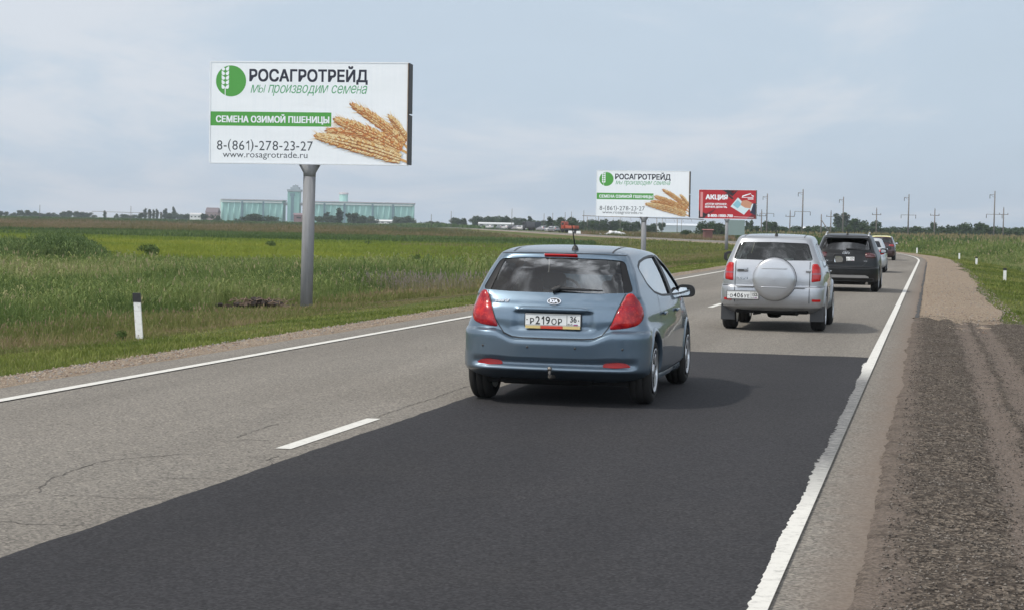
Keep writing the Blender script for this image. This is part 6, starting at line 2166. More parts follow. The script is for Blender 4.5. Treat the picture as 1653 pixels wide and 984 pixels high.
mid2 = [(888, 351, 'poplar', 2.2), (897, 353, 'broad', 1.1), (906, 349, 'round', 1.1), (915, 352, 'broad', 1.1), (925, 350, 'round', 1.1), (934, 353, 'broad', 1.1), (944, 354, 'broad', 1.1), (954, 354, 'round', 1.2), (968, 353, 'broad', 1.1), (985, 352, 'broad', 1.2), (998, 353, 'round', 1.2), (1017, 354, 'broad', 1.2), (1030, 356, 'round', 1.1), (1046, 358, 'broad', 1.2), (1068, 358, 'round', .9), (1053, 360, 'bush', 1.3)]
tree_line(mid2, 900, 'dark tree in the row behind the second billboard', 'trees behind the second billboard')
plant('bush', 'dark round bush right of the second billboard pole', 'bush', 'bush', 1108, 470, 15, wide=1.0)
plant('bush', 'low yellowish bush just right of the second billboard pole', 'bush', 'bush', 1079, 430, 9, wide=1.2, leaf=M_LEAF_Y)
for i, (px, top, kd, w) in enumerate([(1142, 353, 'broad', 1.0), (1153, 356, 'broad', 1.1), (1163, 359, 'bush', 1.4)]):
    p = base_at(px, 620); foot = yh_px(px) + (CAMH - p.z) * FPX / 620
    plant('tree', 'large dark green tree just below the red billboard', 'tree', kd, px, 620, foot - top, wide=w, p=p, group='large trees below the red billboard')
low = []
x = 1186
while x < 1660:
    low.append((x, 363.5 + (x - 1190) * .004 + R_.uniform(-1.6, 2.0), R_.choice(['broad', 'bush', 'round', 'broad']), R_.uniform(1.1, 1.7))); x += R_.uniform(6, 10)
tree_line(low, 760, 'low dark tree of the long belt behind the maize on the right', 'trees of the low belt on the right', jitter=.08)
hi = [(1240, 356, 'round', 1.0), (1248, 357.5, 'round', 1.0), (1382, 352, 'round', 1.0), (1390, 351.5, 'broad', .9), (1400, 353, 'broad', 1.0), (1508, 357, 'round', .5), (1525, 360.5, 'broad', 1.0), (1552, 361, 'round', 1), (1561, 359, 'round', .9), (1583, 357.5, 'round', 1.0), (1592, 359, 'broad', 1.0), (1600, 361, 'broad', .9), (1491, 362, 'broad', 1.2)]
tree_line(hi, 720, 'taller tree standing out of the long belt on the right', 'taller trees of the belt on the right', jitter=.05)
tree_line([(1353, 346, 'poplar', 2.0), (1363.5, 345, 'poplar', 2.2), (1206, 357, 'poplar', 1.6), (1212, 356, 'poplar', 1.6)], 900, 'bluish slender poplar rising above the belt on the right', 'poplars above the belt on the right')

# single bushes in the left field
for px, py, h, w, lb in ((437, 404, 18, .7, 'small dark green bush in the yellow-green field left of the pole'), (240, 420, 30, .9, 'leafy tall bush in the weeds in front of the reed clump'), (674, 430, 26, .7, 'dark ragged bush among the weeds between pole and blue hatchback'),
                         (193, 551, 22, .8, 'small dark green shrub beside the near marker post'), (595, 396, 9, 1.4, 'pair of low dark bushes in the field right of the pole'), (410, 357, 8, 1.5, 'dark rounded bush before the left silo block')):
    p = on_ground(px, py) if py > 370 else base_at(px, 900)
    plant('bush', lb, 'bush', 'bush', px, p.y, h, wide=w, p=p, sink=h * p.y / FPX * .08, leaf=M_LEAF_Y if h < 31 else M_LEAF)

# ---- power poles and masts
M_CONC = principled('weathered_pole', (.15, .135, .125), .85)
def power_pole(px, top, Y, label, kind, group):
    p = base_at(px, Y)
    k = Y / FPX
    H = (yh_px(px) - top) * k + CAMH - p.z
    root = thing('power_pole', label, 'power pole', p, random.uniform(-.12, .12), group)
    b = bmesh.new(); add_tube(b, [(0, 0, -.4), (0, 0, H)], [H * .017, H * .011] if kind == 'tall' else [.15, .11], 8); bm_obj('pole', b, M_CONC, root)
    if kind == 'tall':
        b = bmesh.new(); a = H * .155
        add_tube(b, [(-a, 0, H * .555), (a, 0, H * .555)], .07, 6); add_tube(b, [(-a * .62, 0, H * .93), (0, 0, H * .93)], .06, 6)
        add_tube(b, [(-a * .62, 0, H * .93), (0, 0, H * .88)], .04, 6)
        bm_obj('crossarm', b, M_CONC, root)
        for xx, zz in ((-a, H * .555), (a, H * .555), (-a * .62, H * .93)):
            b = bmesh.new(); add_tube(b, [(xx, 0, zz), (xx, 0, zz - H * .075)], .09, 6); bm_obj('insulator', b, MC['dark'], root)
    elif kind == 'small':
        b = bmesh.new(); add_tube(b, [(-1.0, 0, H * .84), (1.0, 0, H * .84)], .07, 6); bm_obj('crossarm', b, M_CONC, root)
        for xx in (-.9, 0, .9):
            b = bmesh.new(); z0 = H * .84 if xx else H; add_tube(b, [(xx, 0, z0), (xx, 0, z0 + .35)], .06, 6); bm_obj('insulator', b, MC['dark'], root)
    if kind == 'strut':
        b = bmesh.new(); add_tube(b, [(0, 0, H * .8), (H * .55, 0, 0)], .11, 6); bm_obj('strut', b, M_CONC, root)
    return root
G1, G2 = 'tall power poles on the right', 'small power poles on the right'
power_pole(1604.5, 309, 560, 'tall wooden power pole nearest the right edge, above the maize', 'tall', G1)
power_pole(1466, 314, 600, 'tall wooden power pole right of the two-tone car', 'tall', G1)
power_pole(1360.5, 318, 640, 'tall power pole beside the two bluish poplars', 'tall', G1)
power_pole(1295, 306, 560, 'tallest power pole, above the black sport utility car and the silver one', 'tall', G1)
power_pole(1237.5, 313, 620, 'tall power pole just right of the red billboard', 'tall', G1)
for px, top, lb, kd in ((1619.5, 337, 'small power pole beside the rightmost tall one', 'small'), (1508.5, 339, 'small power pole halfway between two tall ones, a tree behind its foot', 'small'), (1414.5, 338, 'small power pole right of the round tree clump', 'small'), (1341, 342, 'small power pole left of the bluish poplars', 'small'),
                        (1325.5, 346, 'small power pole braced by a slanting strut', 'strut'), (1275, 342, 'small power pole above the roof of the silver off-road car', 'small'), (1229, 341, 'small power pole close to the red billboard edge', 'small')):
    power_pole(px, top, 430, lb, kd, G2)
G3 = 'thin masts of the far skyline'
for px, top, lb in ((64, 331, 'thin mast above the trees on the far left skyline'), (211, 333, 'thin mast left of the poplar clump'), (696, 346, 'short dark chimney-like mast right of the grain elevator'), (728, 341, 'faint mast left of the far tree row'), (826, 337, 'tallest faint mast above the far tree row'), (878, 345, 'mast at the right end of the far tree row'),
                    (892, 344, 'mast above the roof of the blue hatchback, left of its aerial'), (912, 343, 'mast right above the orange lorry'), (922, 342, 'mast just right of the orange lorry'), (942, 340, 'mast left of the second billboard'), (966, 338, 'mast at the left edge of the second billboard')):
    power_pole(px, top, 900, lb, 'plain', G3)

# ---- the far traffic queue on the road's next stretch, the white heap, kerb blocks
far_paints = dict(white=paint('far_white', (.50, .50, .50), 0, .35, .2), grey=paint('far_grey', (.20, .21, .22), .3, .4, .2), black=paint('far_black', (.02, .02, .022), .2, .3, .2), silver=paint('far_silver', (.3, .3, .32), .4, .4, .2))
FG = 'far cars queuing beyond the bend'
_protos = {}
def far_car(px, Y, col, label):
    p = base_at(px, Y); p.z = .12
    if col not in _protos:
        root, _, _ = road_car('queuing_car', label, p, math.radians(35), far_paints[col], 4.2, 1.76, 1.5, TEMPLATE, sub=2, full=False, group=FG)
        _protos[col] = root
        return root
    src = _protos[col]
    r = src.copy(); COL.objects.link(r); r.location = p; r['label'] = label
    for ch in src.children:
        c = ch.copy(); COL.objects.link(c); c.parent = r
        for g in ch.children:
            d = g.copy(); COL.objects.link(d); d.parent = c
    return r
far_car(889, 545, 'white', 'white car nearest the orange lorry in the far queue')
far_car(893.5, 533, 'grey', 'grey car between the white car and the orange lorry in the far queue')
far_car(874, 590, 'silver', 'silver car just right of the dark lorry in the far queue')
far_car(842, 640, 'white', 'white car directly left of the dark lorry in the far queue')
far_car(834, 665, 'silver', 'silver car second left of the dark lorry in the far queue')
far_car(826, 690, 'black', 'black car in the middle of the far queue')
far_car(816, 720, 'white', 'white car left of the black car in the far queue')
far_car(807, 750, 'grey', 'grey car near the left end of the far queue')
far_car(790, 800, 'white', 'white car alone at the left end of the far queue')
def far_lorry(px, Y, label, cabc, bodyc, Hh, Ll, rz):
    p = base_at(px, Y); p.z = .1
    root = thing('lorry', label, 'lorry', p, rz, 'lorries in the far queue')
    b = bmesh.new(); add_box(b, (0, -Ll * .15, 1.0 + (Hh - 1) / 2), (2.4, Ll * .66, Hh - 1.0), bevel=.06); bm_obj('cargo_body', b, principled('lorry_body', bodyc, .6), root, smooth=.6)
    b = bmesh.new(); add_box(b, (0, Ll * .36, 1.75), (2.3, Ll * .26, 2.0), bevel=.2); cab = bm_obj('cab', b, principled('lorry_cab', cabc, .5), root, smooth=.6)
    b = bmesh.new(); add_box(b, (0, Ll * .36, 2.2), (2.34, Ll * .16, .65)); add_box(b, (0, Ll * .491, 2.2), (1.9, .03, .65)); bm_obj('cab_window', b, MC['black'], cab)
    b = bmesh.new(); add_box(b, (0, 0, .85), (2.2, Ll * .98, .3)); bm_obj('chassis', b, MC['dark'], root)
    for y in (-Ll * .36, -Ll * .2, Ll * .36):
        for sg in (-1, 1):
            b = bmesh.new(); add_lathe(b, [(.001, -.14), (.46, -.14), (.5, -.08), (.5, .08), (.46, .14), (.001, .14)], 'X', 20, (sg * 1.05, y, .5)); bm_obj('wheel', b, MC['rubber'], root)
far_lorry(858, 610, 'dark grey lorry in the far queue', (.04, .045, .05), (.045, .05, .06), 2.7, 6.5, math.radians(38))
far_lorry(920, 505, 'orange road-works lorry at the front of the far queue', (.32, .055, .025), (.36, .07, .03), 1.75, 4.2, math.radians(60))
def blocks():
    for i, (px, Y) in enumerate(((921, 470), (926.5, 468), (934, 466), (929.5, 467))):
        p = base_at(px, Y); p.z = .0
        root = thing('traffic_barrier', 'white plastic barrier block on the road just right of the orange lorry' if i != 3 else 'black barrier block between the white ones by the orange lorry', 'barrier', p, .1, 'barrier blocks by the orange lorry' if i != 3 else None)
        b = bmesh.new()
        w, hh = .52, .62
        A = [b.verts.new(v) for v in ((-w, -.25, 0), (w, -.25, 0), (w, .25, 0), (-w, .25, 0))]; B = [b.verts.new(v) for v in ((-w * .9, -.10, hh), (w * .9, -.10, hh), (w * .9, .10, hh), (-w * .9, .10, hh))]
        for k in range(4): b.faces.new((A[k], A[(k + 1) % 4], B[(k + 1) % 4], B[k]))
        b.faces.new(B); b.faces.new(A[::-1])
        bm_obj('block', b, MC['plate'] if i != 3 else MC['black'], root)
    p = base_at(993, 470); p.z = -.2
    rnd = random.Random(9)
    root = thing('rubble_heap', 'long low heap of white sacks and slabs on the far side of the road', 'rubble heap', p, 0)
    b = bmesh.new()
    for k in range(46):
        x = rnd.gauss(0, 1.7); z = .75 * math.exp(-(x / 2.0) ** 2) * rnd.random()
        add_box(b, (x, rnd.gauss(0, .7), z + .2), (rnd.uniform(.4, .9), rnd.uniform(.3, .6), rnd.uniform(.2, .4)), Matrix.Rotation(rnd.uniform(0, 3), 4, 'Z') @ Matrix.Rotation(rnd.uniform(-.5, .5), 4, 'X'), bevel=.05)
    bm_obj('sacks', b, principled('white_sacks', (.70, .70, .70), .8), root)
blocks()
# ================================================================== GRASSES, WEEDS, REEDS, MAIZE
def veg_mat(name, stops, trans=.28, rough=.75):
    m = principled(name, (.1, .1, .1), rough, spec=.25); t = NT(m)
    c = t.ramp(t.attr('tone'), [(p, tuple(v * 1.13 for v in q)) for p, q in stops]); t.color(c)
    n, l = m.node_tree.nodes, m.node_tree.links
    tr = n.new('ShaderNodeBsdfTranslucent'); mx = n.new('ShaderNodeMixShader'); mx.inputs[0].default_value = trans
    l.new(c, tr.inputs[0]); l.new(t.b.outputs[0], mx.inputs[1]); l.new(tr.outputs[0], mx.inputs[2]); l.new(mx.outputs[0], n['Material Output'].inputs[0])
    return m

def blades(name, X, Y, H, Wd, tone, mat, label_kind='stuff', lean=.35, seed=0, leaves=0, plume=0.0, z=None):
    """upright blades as one mesh; leaves = side leaves per stem; plume = share of stems that end in a seed head of the tone 1"""
    r = np.random.default_rng(seed)
    N = len(X)
    Z = ground_z(X, Y) if z is None else z
    yaw = r.random(N) * 2 * PI
    ca, sa = np.cos(yaw), np.sin(yaw)
    la = r.random(N) * 2 * PI
    L = H * lean * r.random(N) ** .7
    lx, ly = np.cos(la) * L, np.sin(la) * L
    hw = Wd / 2
    b = np.stack([X, Y, Z - .02], 1)
    off = lambda k, w: np.stack([ca * w, sa * w, 0 * w], 1)
    mid = b + np.stack([lx * .35, ly * .35, H * .58], 1)
    tip = b + np.stack([lx, ly, H * (1 - .25 * (L / np.maximum(H, .01)) ** 1)], 1)
    V = [np.stack([b - off(0, hw * .7), b + off(0, hw * .7), mid + off(0, hw), mid - off(0, hw), tip], 1).reshape(-1, 3)]
    base = np.arange(N) * 5
    Q = [np.stack([base, base + 1, base + 2, base + 3], 1)]; T = [np.stack([base + 3, base + 2, base + 4], 1)]
    tn = [np.repeat(tone, 5)]
    nv = 5 * N
    for k in range(leaves):
        la2 = r.random(N) * 2 * PI; hl = .25 + .6 * r.random(N)
        p0 = b + np.stack([lx * hl * .6, ly * hl * .6, H * hl], 1)
        ln = H * (.22 + .22 * r.random(N))
        d = np.stack([np.cos(la2), np.sin(la2), .35 + .3 * r.random(N)], 1)
        p1 = p0 + d * (ln * .6)[:, None]; p2 = p0 + np.stack([np.cos(la2), np.sin(la2), .05 - .35 * r.random(N)], 1) * ln[:, None]
        sd = np.stack([-np.sin(la2), np.cos(la2), 0 * ln], 1) * (Wd * .55)[:, None]
        V.append(np.stack([p0, p1 - sd, p1 + sd, p2], 1).reshape(-1, 3))
        q = nv + np.arange(N) * 4; nv += 4 * N
        T.append(np.stack([q, q + 2, q + 1], 1)); T.append(np.stack([q + 1, q + 2, q + 3], 1))
        tn.append(np.repeat(np.clip(tone + .12 * (r.random(N) - .5), 0, 1), 4))
    if plume > 0:
        k = np.where(r.random(N) < plume)[0]
        p = tip[k]; n = len(k); h = H[k] * .16; w = Wd[k] * .9
        o2 = np.stack([ca[k] * w, sa[k] * w, 0 * w], 1); dz = np.stack([lx[k] * .12, ly[k] * .12, h], 1)
        V.append(np.stack([p - dz * .6, p - o2, p + dz, p + o2], 1).reshape(-1, 3))
        Q.append(nv + np.arange(n * 4).reshape(-1, 4)); nv += 4 * n
        tn.append(np.full(n * 4, 1.0))
    me = mesh_np(np.concatenate(V), np.concatenate(Q), np.concatenate(T))
    at = me.attributes.new('tone', 'FLOAT', 'POINT'); at.data.foreach_set('value', np.concatenate(tn).astype(np.float32))
    return tag(link_mesh(name, me, mat), kind=label_kind)

def along(n, s0, s1, d0, d1, seed, power=1.0):
    """points beside the road, thinning out with distance"""
    r = np.random.default_rng(seed)
    u = r.random(n)
    s = np.exp(np.log(s0 + 4) + u * (np.log(s1 + 4) - np.log(s0 + 4))) - 4
    d = d0 + (d1 - d0) * r.random(n)
    x = np.interp(s, RS, RP[:, 0]); y = np.interp(s, RS, RP[:, 1]); h = np.interp(s, RS, RH)
    return x + d * np.cos(h), y - d * np.sin(h), s, d

def fan(n, px0, px1, y0, y1, seed, even=.5):
    """points spread over the view: even in picture rows (1/y) mixed with even in log depth"""
    r = np.random.default_rng(seed)
    px = px0 + (px1 - px0) * r.random(n)
    u = r.random(n)
    ya = 1 / (1 / y1 + u * (1 / y0 - 1 / y1)); yb = y0 * (y1 / y0) ** u
    y = np.where(r.random(n) < even, ya, yb)
    return (px - 826.5) / FPX * y, y, r

V_VERGE = veg_mat('verge_grass', [(0, (.085, .115, .022)), (.4, (.135, .165, .034)), (.75, (.185, .200, .055)), (1, (.25, .22, .10))])
V_DRY = veg_mat('dry_grass', [(0, (.085, .110, .028)), (.4, (.140, .150, .046)), (.75, (.200, .175, .078)), (1, (.22, .165, .10))])
V_MAUVE = veg_mat('seed_head_mauve', [(0, (.11, .12, .05)), (.7, (.18, .16, .10)), (1, (.22, .18, .17))])
V_WEED = veg_mat('weed_leaves', [(0, (.055, .092, .024)), (.35, (.110, .155, .042)), (.7, (.170, .205, .066)), (.9, (.24, .24, .11)), (1, (.28, .24, .14))], .33)
V_CROP = veg_mat('crop_leaves', [(0, (.085, .135, .026)), (.5, (.17, .215, .030)), (1, (.25, .265, .036))], .33)
V_BROWN = veg_mat('brown_reed', [(0, (.060, .080, .025)), (.4, (.125, .110, .046)), (.75, (.185, .135, .076)), (1, (.22, .145, .10))])
V_REED = veg_mat('reed_leaves', [(0, (.034, .064, .020)), (.5, (.072, .115, .034)), (.85, (.135, .175, .058)), (1, (.23, .20, .12))])
V_MAIZE = veg_mat('maize_leaves', [(0, (.030, .060, .018)), (.5, (.062, .105, .030)), (.9, (.115, .150, .048)), (1, (.20, .17, .09))])

def tone_of(x, y, r, f, seed, lo=.0, hi=1.0, jit=.35):
    n = .6 * vnoise(x, y, f, seed) + .4 * vnoise(x, y, f * 3.7, seed + 3)
    return np.clip(lo + (hi - lo) * np.clip((n - .25) / .5, 0, 1) + jit * (r.random(len(x)) - .5), 0, .97)

def build_vegetation():
    # short green turf along both gravel shoulders
    x, y, s, d = along(95000, 10, 240, -9.4, -5.05, 1); r = np.random.default_rng(2)
    edge = -5.35 + .35 * (vnoise(s, 0 * s, .45, 61) - .5) + .3 * (vnoise(s, 0 * s, 1.9, 62) - .5)
    k = (d < edge) & (r.random(len(d)) < np.clip((9.5 + d) / .9, 0.05, 1)); x, y, s, d = x[k], y[k], s[k], d[k]
    dist = np.hypot(x, y)
    blades('verge_grass', x, y, (.025 + .075 * r.random(len(x)) * (.5 + vnoise(x, y, .8, 63))), .010 * np.maximum(1, dist / 22), tone_of(x, y, r, .45, 64, .0, .85, .5), V_VERGE, seed=3, lean=.7)
    x, y, s, d = along(60000, 30, 300, 5.7, 12.0, 4); r = np.random.default_rng(5)
    edge = 6.35 + .55 * (vnoise(s, 0 * s, .22, 65) - .5) + .5 * (vnoise(s, 0 * s, 1.1, 66) - .5) + np.where(s < 41, .9, 0)
    k = (d > edge); x, y, s, d = x[k], y[k], s[k], d[k]; dist = np.hypot(x, y)
    blades('verge_grass', x, y, (.03 + .10 * r.random(len(x)) * (.4 + vnoise(x, y, .5, 67))), .010 * np.maximum(1, dist / 22), tone_of(x, y, r, .35, 68, .0, .8, .45), V_VERGE, seed=6, lean=.7)
    # knee-high dry grasses on the bank
    x, y, s, d = along(100000, 12, 190, -16.5, -8.0, 7); r = np.random.default_rng(8)
    edge = -8.7 + 1.2 * (vnoise(s, d * 0, .25, 71) - .5)
    k = (d < edge) & (r.random(len(d)) < np.clip((16.7 + d) / 2.5, .1, 1)); x, y, s, d = x[k], y[k], s[k], d[k]; dist = np.hypot(x, y)
    h = .08 + .24 * np.clip((-d - 8.4) / 4.0, .15, 1) * (.35 + .9 * r.random(len(x))) * (.6 + .8 * vnoise(x, y, .4, 72))
    h = h * (1 - .65 * np.exp(-((s - 57.5) / 3.0) ** 2))
    blades('dry_grass', x, y, h, .009 * np.maximum(1, dist / 26), tone_of(x, y, r, .22, 73, .0, .85, .5), V_DRY, seed=9, lean=.6, plume=.08)
    # tall weeds of the fallow strip
    x, y, r = fan(150000, -60, 1200, 26, 124, 10, .6)
    s, d = road_sd(x, y); k = d < -14.3 - 2.2 * vnoise(s, 0 * s, .16, 81) - 1.6 * np.exp(-((s - 58) / 3.0) ** 2); x, y, d, s = x[k], y[k], d[k], s[k]; rr = np.random.default_rng(11)
    big = vnoise(x, y, .055, 82); fine = vnoise(x, y, .45, 83)
    h = (.22 + .55 * big + .45 * fine ** 1.5) * (.55 + .6 * rr.random(len(x))) * np.clip((-d - 13.8) / 3.5, .35, 1) * np.clip((150 - y) / 60, .55, 1)
    inside = np.clip((x / y - .02) / .08, 0, 1)                       # lower sward towards the bend
    h *= 1 - .45 * inside
    t = tone_of(x, y, rr, .10, 84, .05, .78, .42); t = np.clip(t + .10 * np.clip((vnoise(x, y, .07, 85) - .58) / .15, 0, 1), 0, .97)
    blades('tall_weeds', x, y, h, .021 * np.maximum(.8, y / 60) * (.6 + .8 * rr.random(len(x))), t, V_WEED, seed=12, lean=.55, leaves=1, plume=.035)
    # broader, bushier weeds standing among them
    x, y, r = fan(9000, -60, 900, 34, 120, 210, .6); s, d = road_sd(x, y); k = (d < -16.5) & (vnoise(x, y, .16, 211) > .45); x, y = x[k], y[k]; rr = np.random.default_rng(212)
    blades('tall_weeds', x, y, (.45 + .65 * rr.random(len(x))) * (.6 + .7 * vnoise(x, y, .07, 213)), .042 * np.maximum(.8, y / 60) * (.6 + .8 * rr.random(len(x))), np.clip(.30 + .55 * vnoise(x, y, .2, 214) + .5 * (rr.random(len(x)) - .5), 0, .95), V_WEED, seed=215, lean=.4, leaves=4)
    # mauve seed-head drifts
    for px, py, n, sp in ((638, 459, 260, 1.6), (690, 462, 190, 1.4), (735, 466, 130, 1.3)):
        p = on_ground(px, py + 8); q = np.random.default_rng(px)
        X, Y = p.x + q.normal(size=n) * sp * .62, p.y + q.normal(size=n) * sp * 1.2
        blades('seeding_weeds', X, Y, .35 + .40 * q.random(n), np.full(n, .020), np.clip(.30 + .62 * q.random(n), 0, 1), V_MAUVE, seed=px, lean=.3, leaves=1, plume=.8)
    # reed clump that stands up before the crop on the left
    q = np.random.default_rng(91); n = 9000
    px = -30 + 225 * q.random(n); Y = 108 + 26 * q.random(n); X = (px - 826.5) / FPX * Y
    env = np.clip((1.6 - np.abs(px - 70) / 85.0), .25, 1) * (.7 + .5 * vnoise(px, 0 * px, .035, 94))
    blades('reed_clump', X, Y, (.85 + .65 * q.random(n)) * env * (.75 + .5 * vnoise(X, Y, .3, 92)), .045 + .02 * q.random(n), np.clip(.25 + .5 * vnoise(X, Y, .4, 93) + .4 * (q.random(n) - .5), 0, 1), V_REED, seed=93, lean=.55, leaves=2)
    # yellow-green crop
    x, y, r = fan(90000, -60, 900, 116, 325, 13, .75); rr = np.random.default_rng(14)
    fade = np.clip((840 - (x / y * FPX + 826.5)) / 260, 0, 1); k = rr.random(len(x)) < .25 + .75 * fade; x, y = x[k], y[k]
    s, d = road_sd(x, y); k = d < -17; x, y = x[k], y[k]
    stripe = .65 * vnoise(x * .12, y, .035, 95) + .35 * vnoise(x * .5, y * .5, .16, 120)
    t = np.clip(.25 + .75 * np.clip((stripe - .25) / .4, 0, 1) * np.clip((840 - (x / y * FPX + 826.5)) / 300, 0, 1) * np.clip((y - 118) / 26, 0.1, 1) * np.clip((245 - y) / 30, .02, 1) + .25 * (rr.random(len(x)) - .5), 0, 1)
    blades('crop_field', x, y, .25 + .2 * rr.random(len(x)) + .2 * vnoise(x, y, .06, 96), .06 * y / 160, t, V_CROP, seed=15, lean=.6)
    # rough grass inside the bend
    x, y, r = fan(60000, 640, 1215, 120, 330, 16, .7); s, d = road_sd(x, y); k = d < -6.0; x, y, d = x[k], y[k], d[k]; rr = np.random.default_rng(17)
    blades('rough_grass', x, y, (.14 + .30 * vnoise(x, y, .12, 97)) * (.6 + .7 * rr.random(len(x))), .035 * y / 120, tone_of(x, y, rr, .045, 98, .0, .70, .4), V_DRY, seed=18, lean=.6)
    x, y, r = fan(26000, 700, 1215, 100, 300, 116, .7); s, d = road_sd(x, y); k = d < -6.0; x, y = x[k], y[k]; rr = np.random.default_rng(117)
    k = vnoise(x, y, .05, 118) > .40; x, y = x[k], y[k]; rr = np.random.default_rng(119)
    blades('green_sward', x, y, (.16 + .30 * vnoise(x, y, .12, 97)) * (.6 + .7 * rr.random(len(x))), .035 * y / 120, tone_of(x, y, rr, .06, 99, .2, .75, .3), V_VERGE, seed=118, lean=.6)
    # dark sedge line and the brown reed belt behind the crop
    x, y, r = fan(30000, -60, 960, 260, 345, 19, .5); rr = np.random.default_rng(20); s, d = road_sd(x, y); k = d < -14; x, y = x[k], y[k]; rr = np.random.default_rng(20)
    blades('sedge_belt', x, y, (.35 + .4 * rr.random(len(x))) * (.6 + .9 * vnoise(x, y, .035, 101)), .11 + .08 * rr.random(len(x)), np.clip(.15 + .5 * vnoise(x, y, .05, 102) + .3 * (rr.random(len(x)) - .5), 0, 1), V_REED, seed=21, lean=.5)
    x, y, r = fan(70000, -60, 1000, 335, 900, 22, .5); s, d = road_sd(x, y); k = (d < -12); x, y = x[k], y[k]; rr = np.random.default_rng(23)
    px = x / y * FPX + 826.5
    h = (.6 + .6 * rr.random(len(x))) * (.45 + .6 * vnoise(x, y, .02, 103) + .75 * vnoise(x, y * .3, .13, 109) ** 2) * np.clip(y / 480, .8, 1.4) * np.where(px > 640, .75, 1.0)
    t = .5 * tone_of(x, y * .3, rr, .012, 104, .1, 1.0, .35) + .5 * tone_of(x, y * .25, rr, .11, 108, .0, 1.0, .4); t = np.where(y > 680, t * .45, t)
    blades('brown_reed_belt', x, y, h, .17 * y / 450 * (.6 + .8 * rr.random(len(x))), t, V_BROWN, seed=24, lean=.4)
    x, y, r = fan(14000, -60, 1000, 900, 1500, 25, .5); rr = np.random.default_rng(26)
    blades('far_scrub', x, y, 1.2 + 1.1 * rr.random(len(x)), .9 + .6 * rr.random(len(x)), np.clip(.1 + .5 * vnoise(x, y, .01, 105), 0, 1), V_REED, seed=27, lean=.4)
    # weeds on the other side of the far stretch of road
    x, y, r = fan(26000, 900, 1215, 330, 720, 28, .5); s, d = road_sd(x, y); k = d > 9.5; x, y = x[k], y[k]; rr = np.random.default_rng(29)
    blades('roadside_scrub', x, y, (.5 + .8 * rr.random(len(x))) * (.5 + vnoise(x, y, .03, 106)), .14 * y / 400, tone_of(x, y, rr, .02, 107, .05, .95, .4), V_BROWN, seed=30, lean=.4)
    # right-hand side: weeds and reeds at the foot of the bank, then the maize
    x, y, s, d = along(70000, 52, 260, 9.8, 40, 31); rr = np.random.default_rng(32)
    h = (.35 + 1.55 * np.clip((d - 9.6 - np.where(s > 110, 1.5, 0)) / 5.0, .06, 1)) * (.5 + .6 * rr.random(len(x))) * (.6 + .65 * vnoise(x, y, .12, 111))
    dist = np.hypot(x, y)
    blades('roadside_reeds', x, y, h, .028 * np.maximum(.9, dist / 70) * (.6 + .8 * rr.random(len(x))), tone_of(x, y, rr, .09, 112, .15, .85, .5), V_WEED, seed=33, lean=.5, leaves=2, plume=.05)
    x, y, r = fan(75000, 1185, 1720, 125, 420, 34, .55); s, d = road_sd(x, y); k = (d > 20 + 14 * vnoise(s, 0 * s, .05, 113)); x, y, d = x[k], y[k], d[k]; rr = np.random.default_rng(35)
    h = (1.75 + .55 * rr.random(len(x))) * (.88 + .2 * vnoise(x, y, .03, 114)) * np.where(d < 30, .85, 1)
    blades('maize_field', x, y, h, .055 * y / 125 * (.7 + .6 * rr.random(len(x))), np.clip(.15 + .6 * vnoise(x, y, .05, 115) + .45 * (rr.random(len(x)) - .5), 0, .97), V_MAIZE, seed=36, lean=.25, leaves=2, plume=.12)
    # loose stones on the shoulders
    def stones(n, s0, s1, d0, d1, seed, mats, lo, hi, zf):
        x, y, s, d = along(n, s0, s1, d0, d1, seed); r = np.random.default_rng(seed + 1)
        sz = lo + (hi - lo) * r.random(n) ** 2.5
        o = np.array([[1, 0, 0], [0, 1, 0], [-1, 0, 0], [0, -1, 0], [0, 0, .7], [0, 0, -.5]], float)
        A = r.random(n) * 6.28; c, sn = np.cos(A), np.sin(A)
        P = o[None] * (sz[:, None] * (.65 + .7 * r.random((n, 6))))[:, :, None]
        P = np.stack([P[..., 0] * c[:, None] - P[..., 1] * sn[:, None], P[..., 0] * sn[:, None] + P[..., 1] * c[:, None], P[..., 2]], -1)
        P += np.stack([x, y, zf(s, d)], 1)[:, None]
        f = np.array([[0, 1, 4], [1, 2, 4], [2, 3, 4], [3, 0, 4], [1, 0, 5], [2, 1, 5], [3, 2, 5], [0, 3, 5]])
        T = (f[None] + (np.arange(n) * 6)[:, None, None]).reshape(-1, 3)
        me = mesh_np(P.reshape(-1, 3), None, T)
        o_ = link_mesh('loose_gravel', me, mats)
        me.polygons.foreach_set('material_index', np.repeat(r.integers(0, len(mats), n), 8).astype(np.int32))
        tag(o_, kind='stuff')
    zl = lambda s, d: np.interp(d, [-5.35, -4.9, -4.27], [-.11, -.05, -.012])
    st = [principled('pebble_tan', (.33, .27, .21), .9), principled('pebble_grey', (.22, .20, .18), .9), principled('pebble_brown', (.19, .135, .10), .9)]
    stones(15000, 12, 110, -5.45, -4.3, 41, st, .006, .026, zl)
    stones(9000, 36, 160, 4.5, 6.6, 43, st, .006, .03, lambda s, d: np.interp(d, [4.41, 5, 6.2, 7], [-.012, -.035, -.085, -.17]))
    dk = [principled('chip_dark', (.035, .029, .024), .9), principled('chip_brown', (.060, .048, .038), .9), principled('chip_grey', (.10, .084, .069), .9), principled('chip_light', (.20, .175, .15), .9)]
    rut = lambda s, d: np.exp(-((d - 5.27) / .15) ** 2) + np.exp(-((d - 5.64) / .15) ** 2)
    stones(90000, 6, 41.5, 4.42, 8.8, 45, dk, .003, .011, lambda s, d: .014 - .03 * (d - 4.4) - .035 * rut(s, d) + .05 * (vnoise(s, d, 1.2, 43) - .5) + .03 * (vnoise(s, d, 4.0, 44) - .5))
build_vegetation()

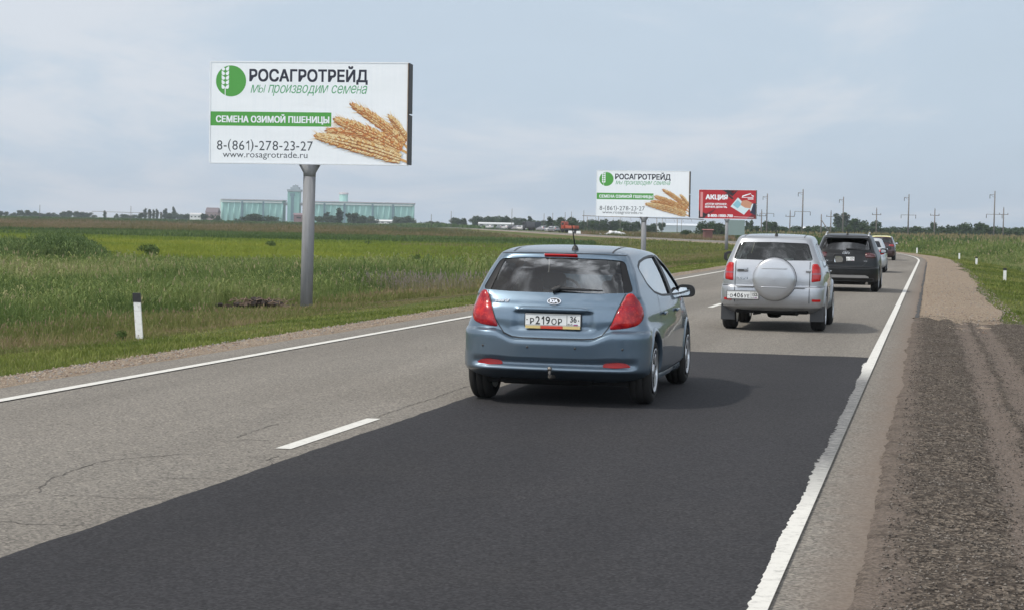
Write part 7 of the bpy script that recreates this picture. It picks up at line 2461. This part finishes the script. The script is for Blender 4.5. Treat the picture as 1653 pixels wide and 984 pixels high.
# ================================================================== HAZE: one box of even air round the whole scene
def haze():
    b = bmesh.new()
    add_box(b, (0, 1500, 48), (7000, 7000, 106))
    m = bpy.data.materials.new('hazy_air'); m.use_nodes = True
    n, l = m.node_tree.nodes, m.node_tree.links; n.clear()
    o = n.new('ShaderNodeOutputMaterial'); v = n.new('ShaderNodeVolumePrincipled')
    v.inputs['Color'].default_value = (.80, .88, .98, 1); v.inputs['Density'].default_value = 0.00013; v.inputs['Anisotropy'].default_value = 0.2
    l.new(v.outputs[0], o.inputs['Volume'])
    tag(bm_obj('haze', b, m), kind='stuff')
if 1: haze()
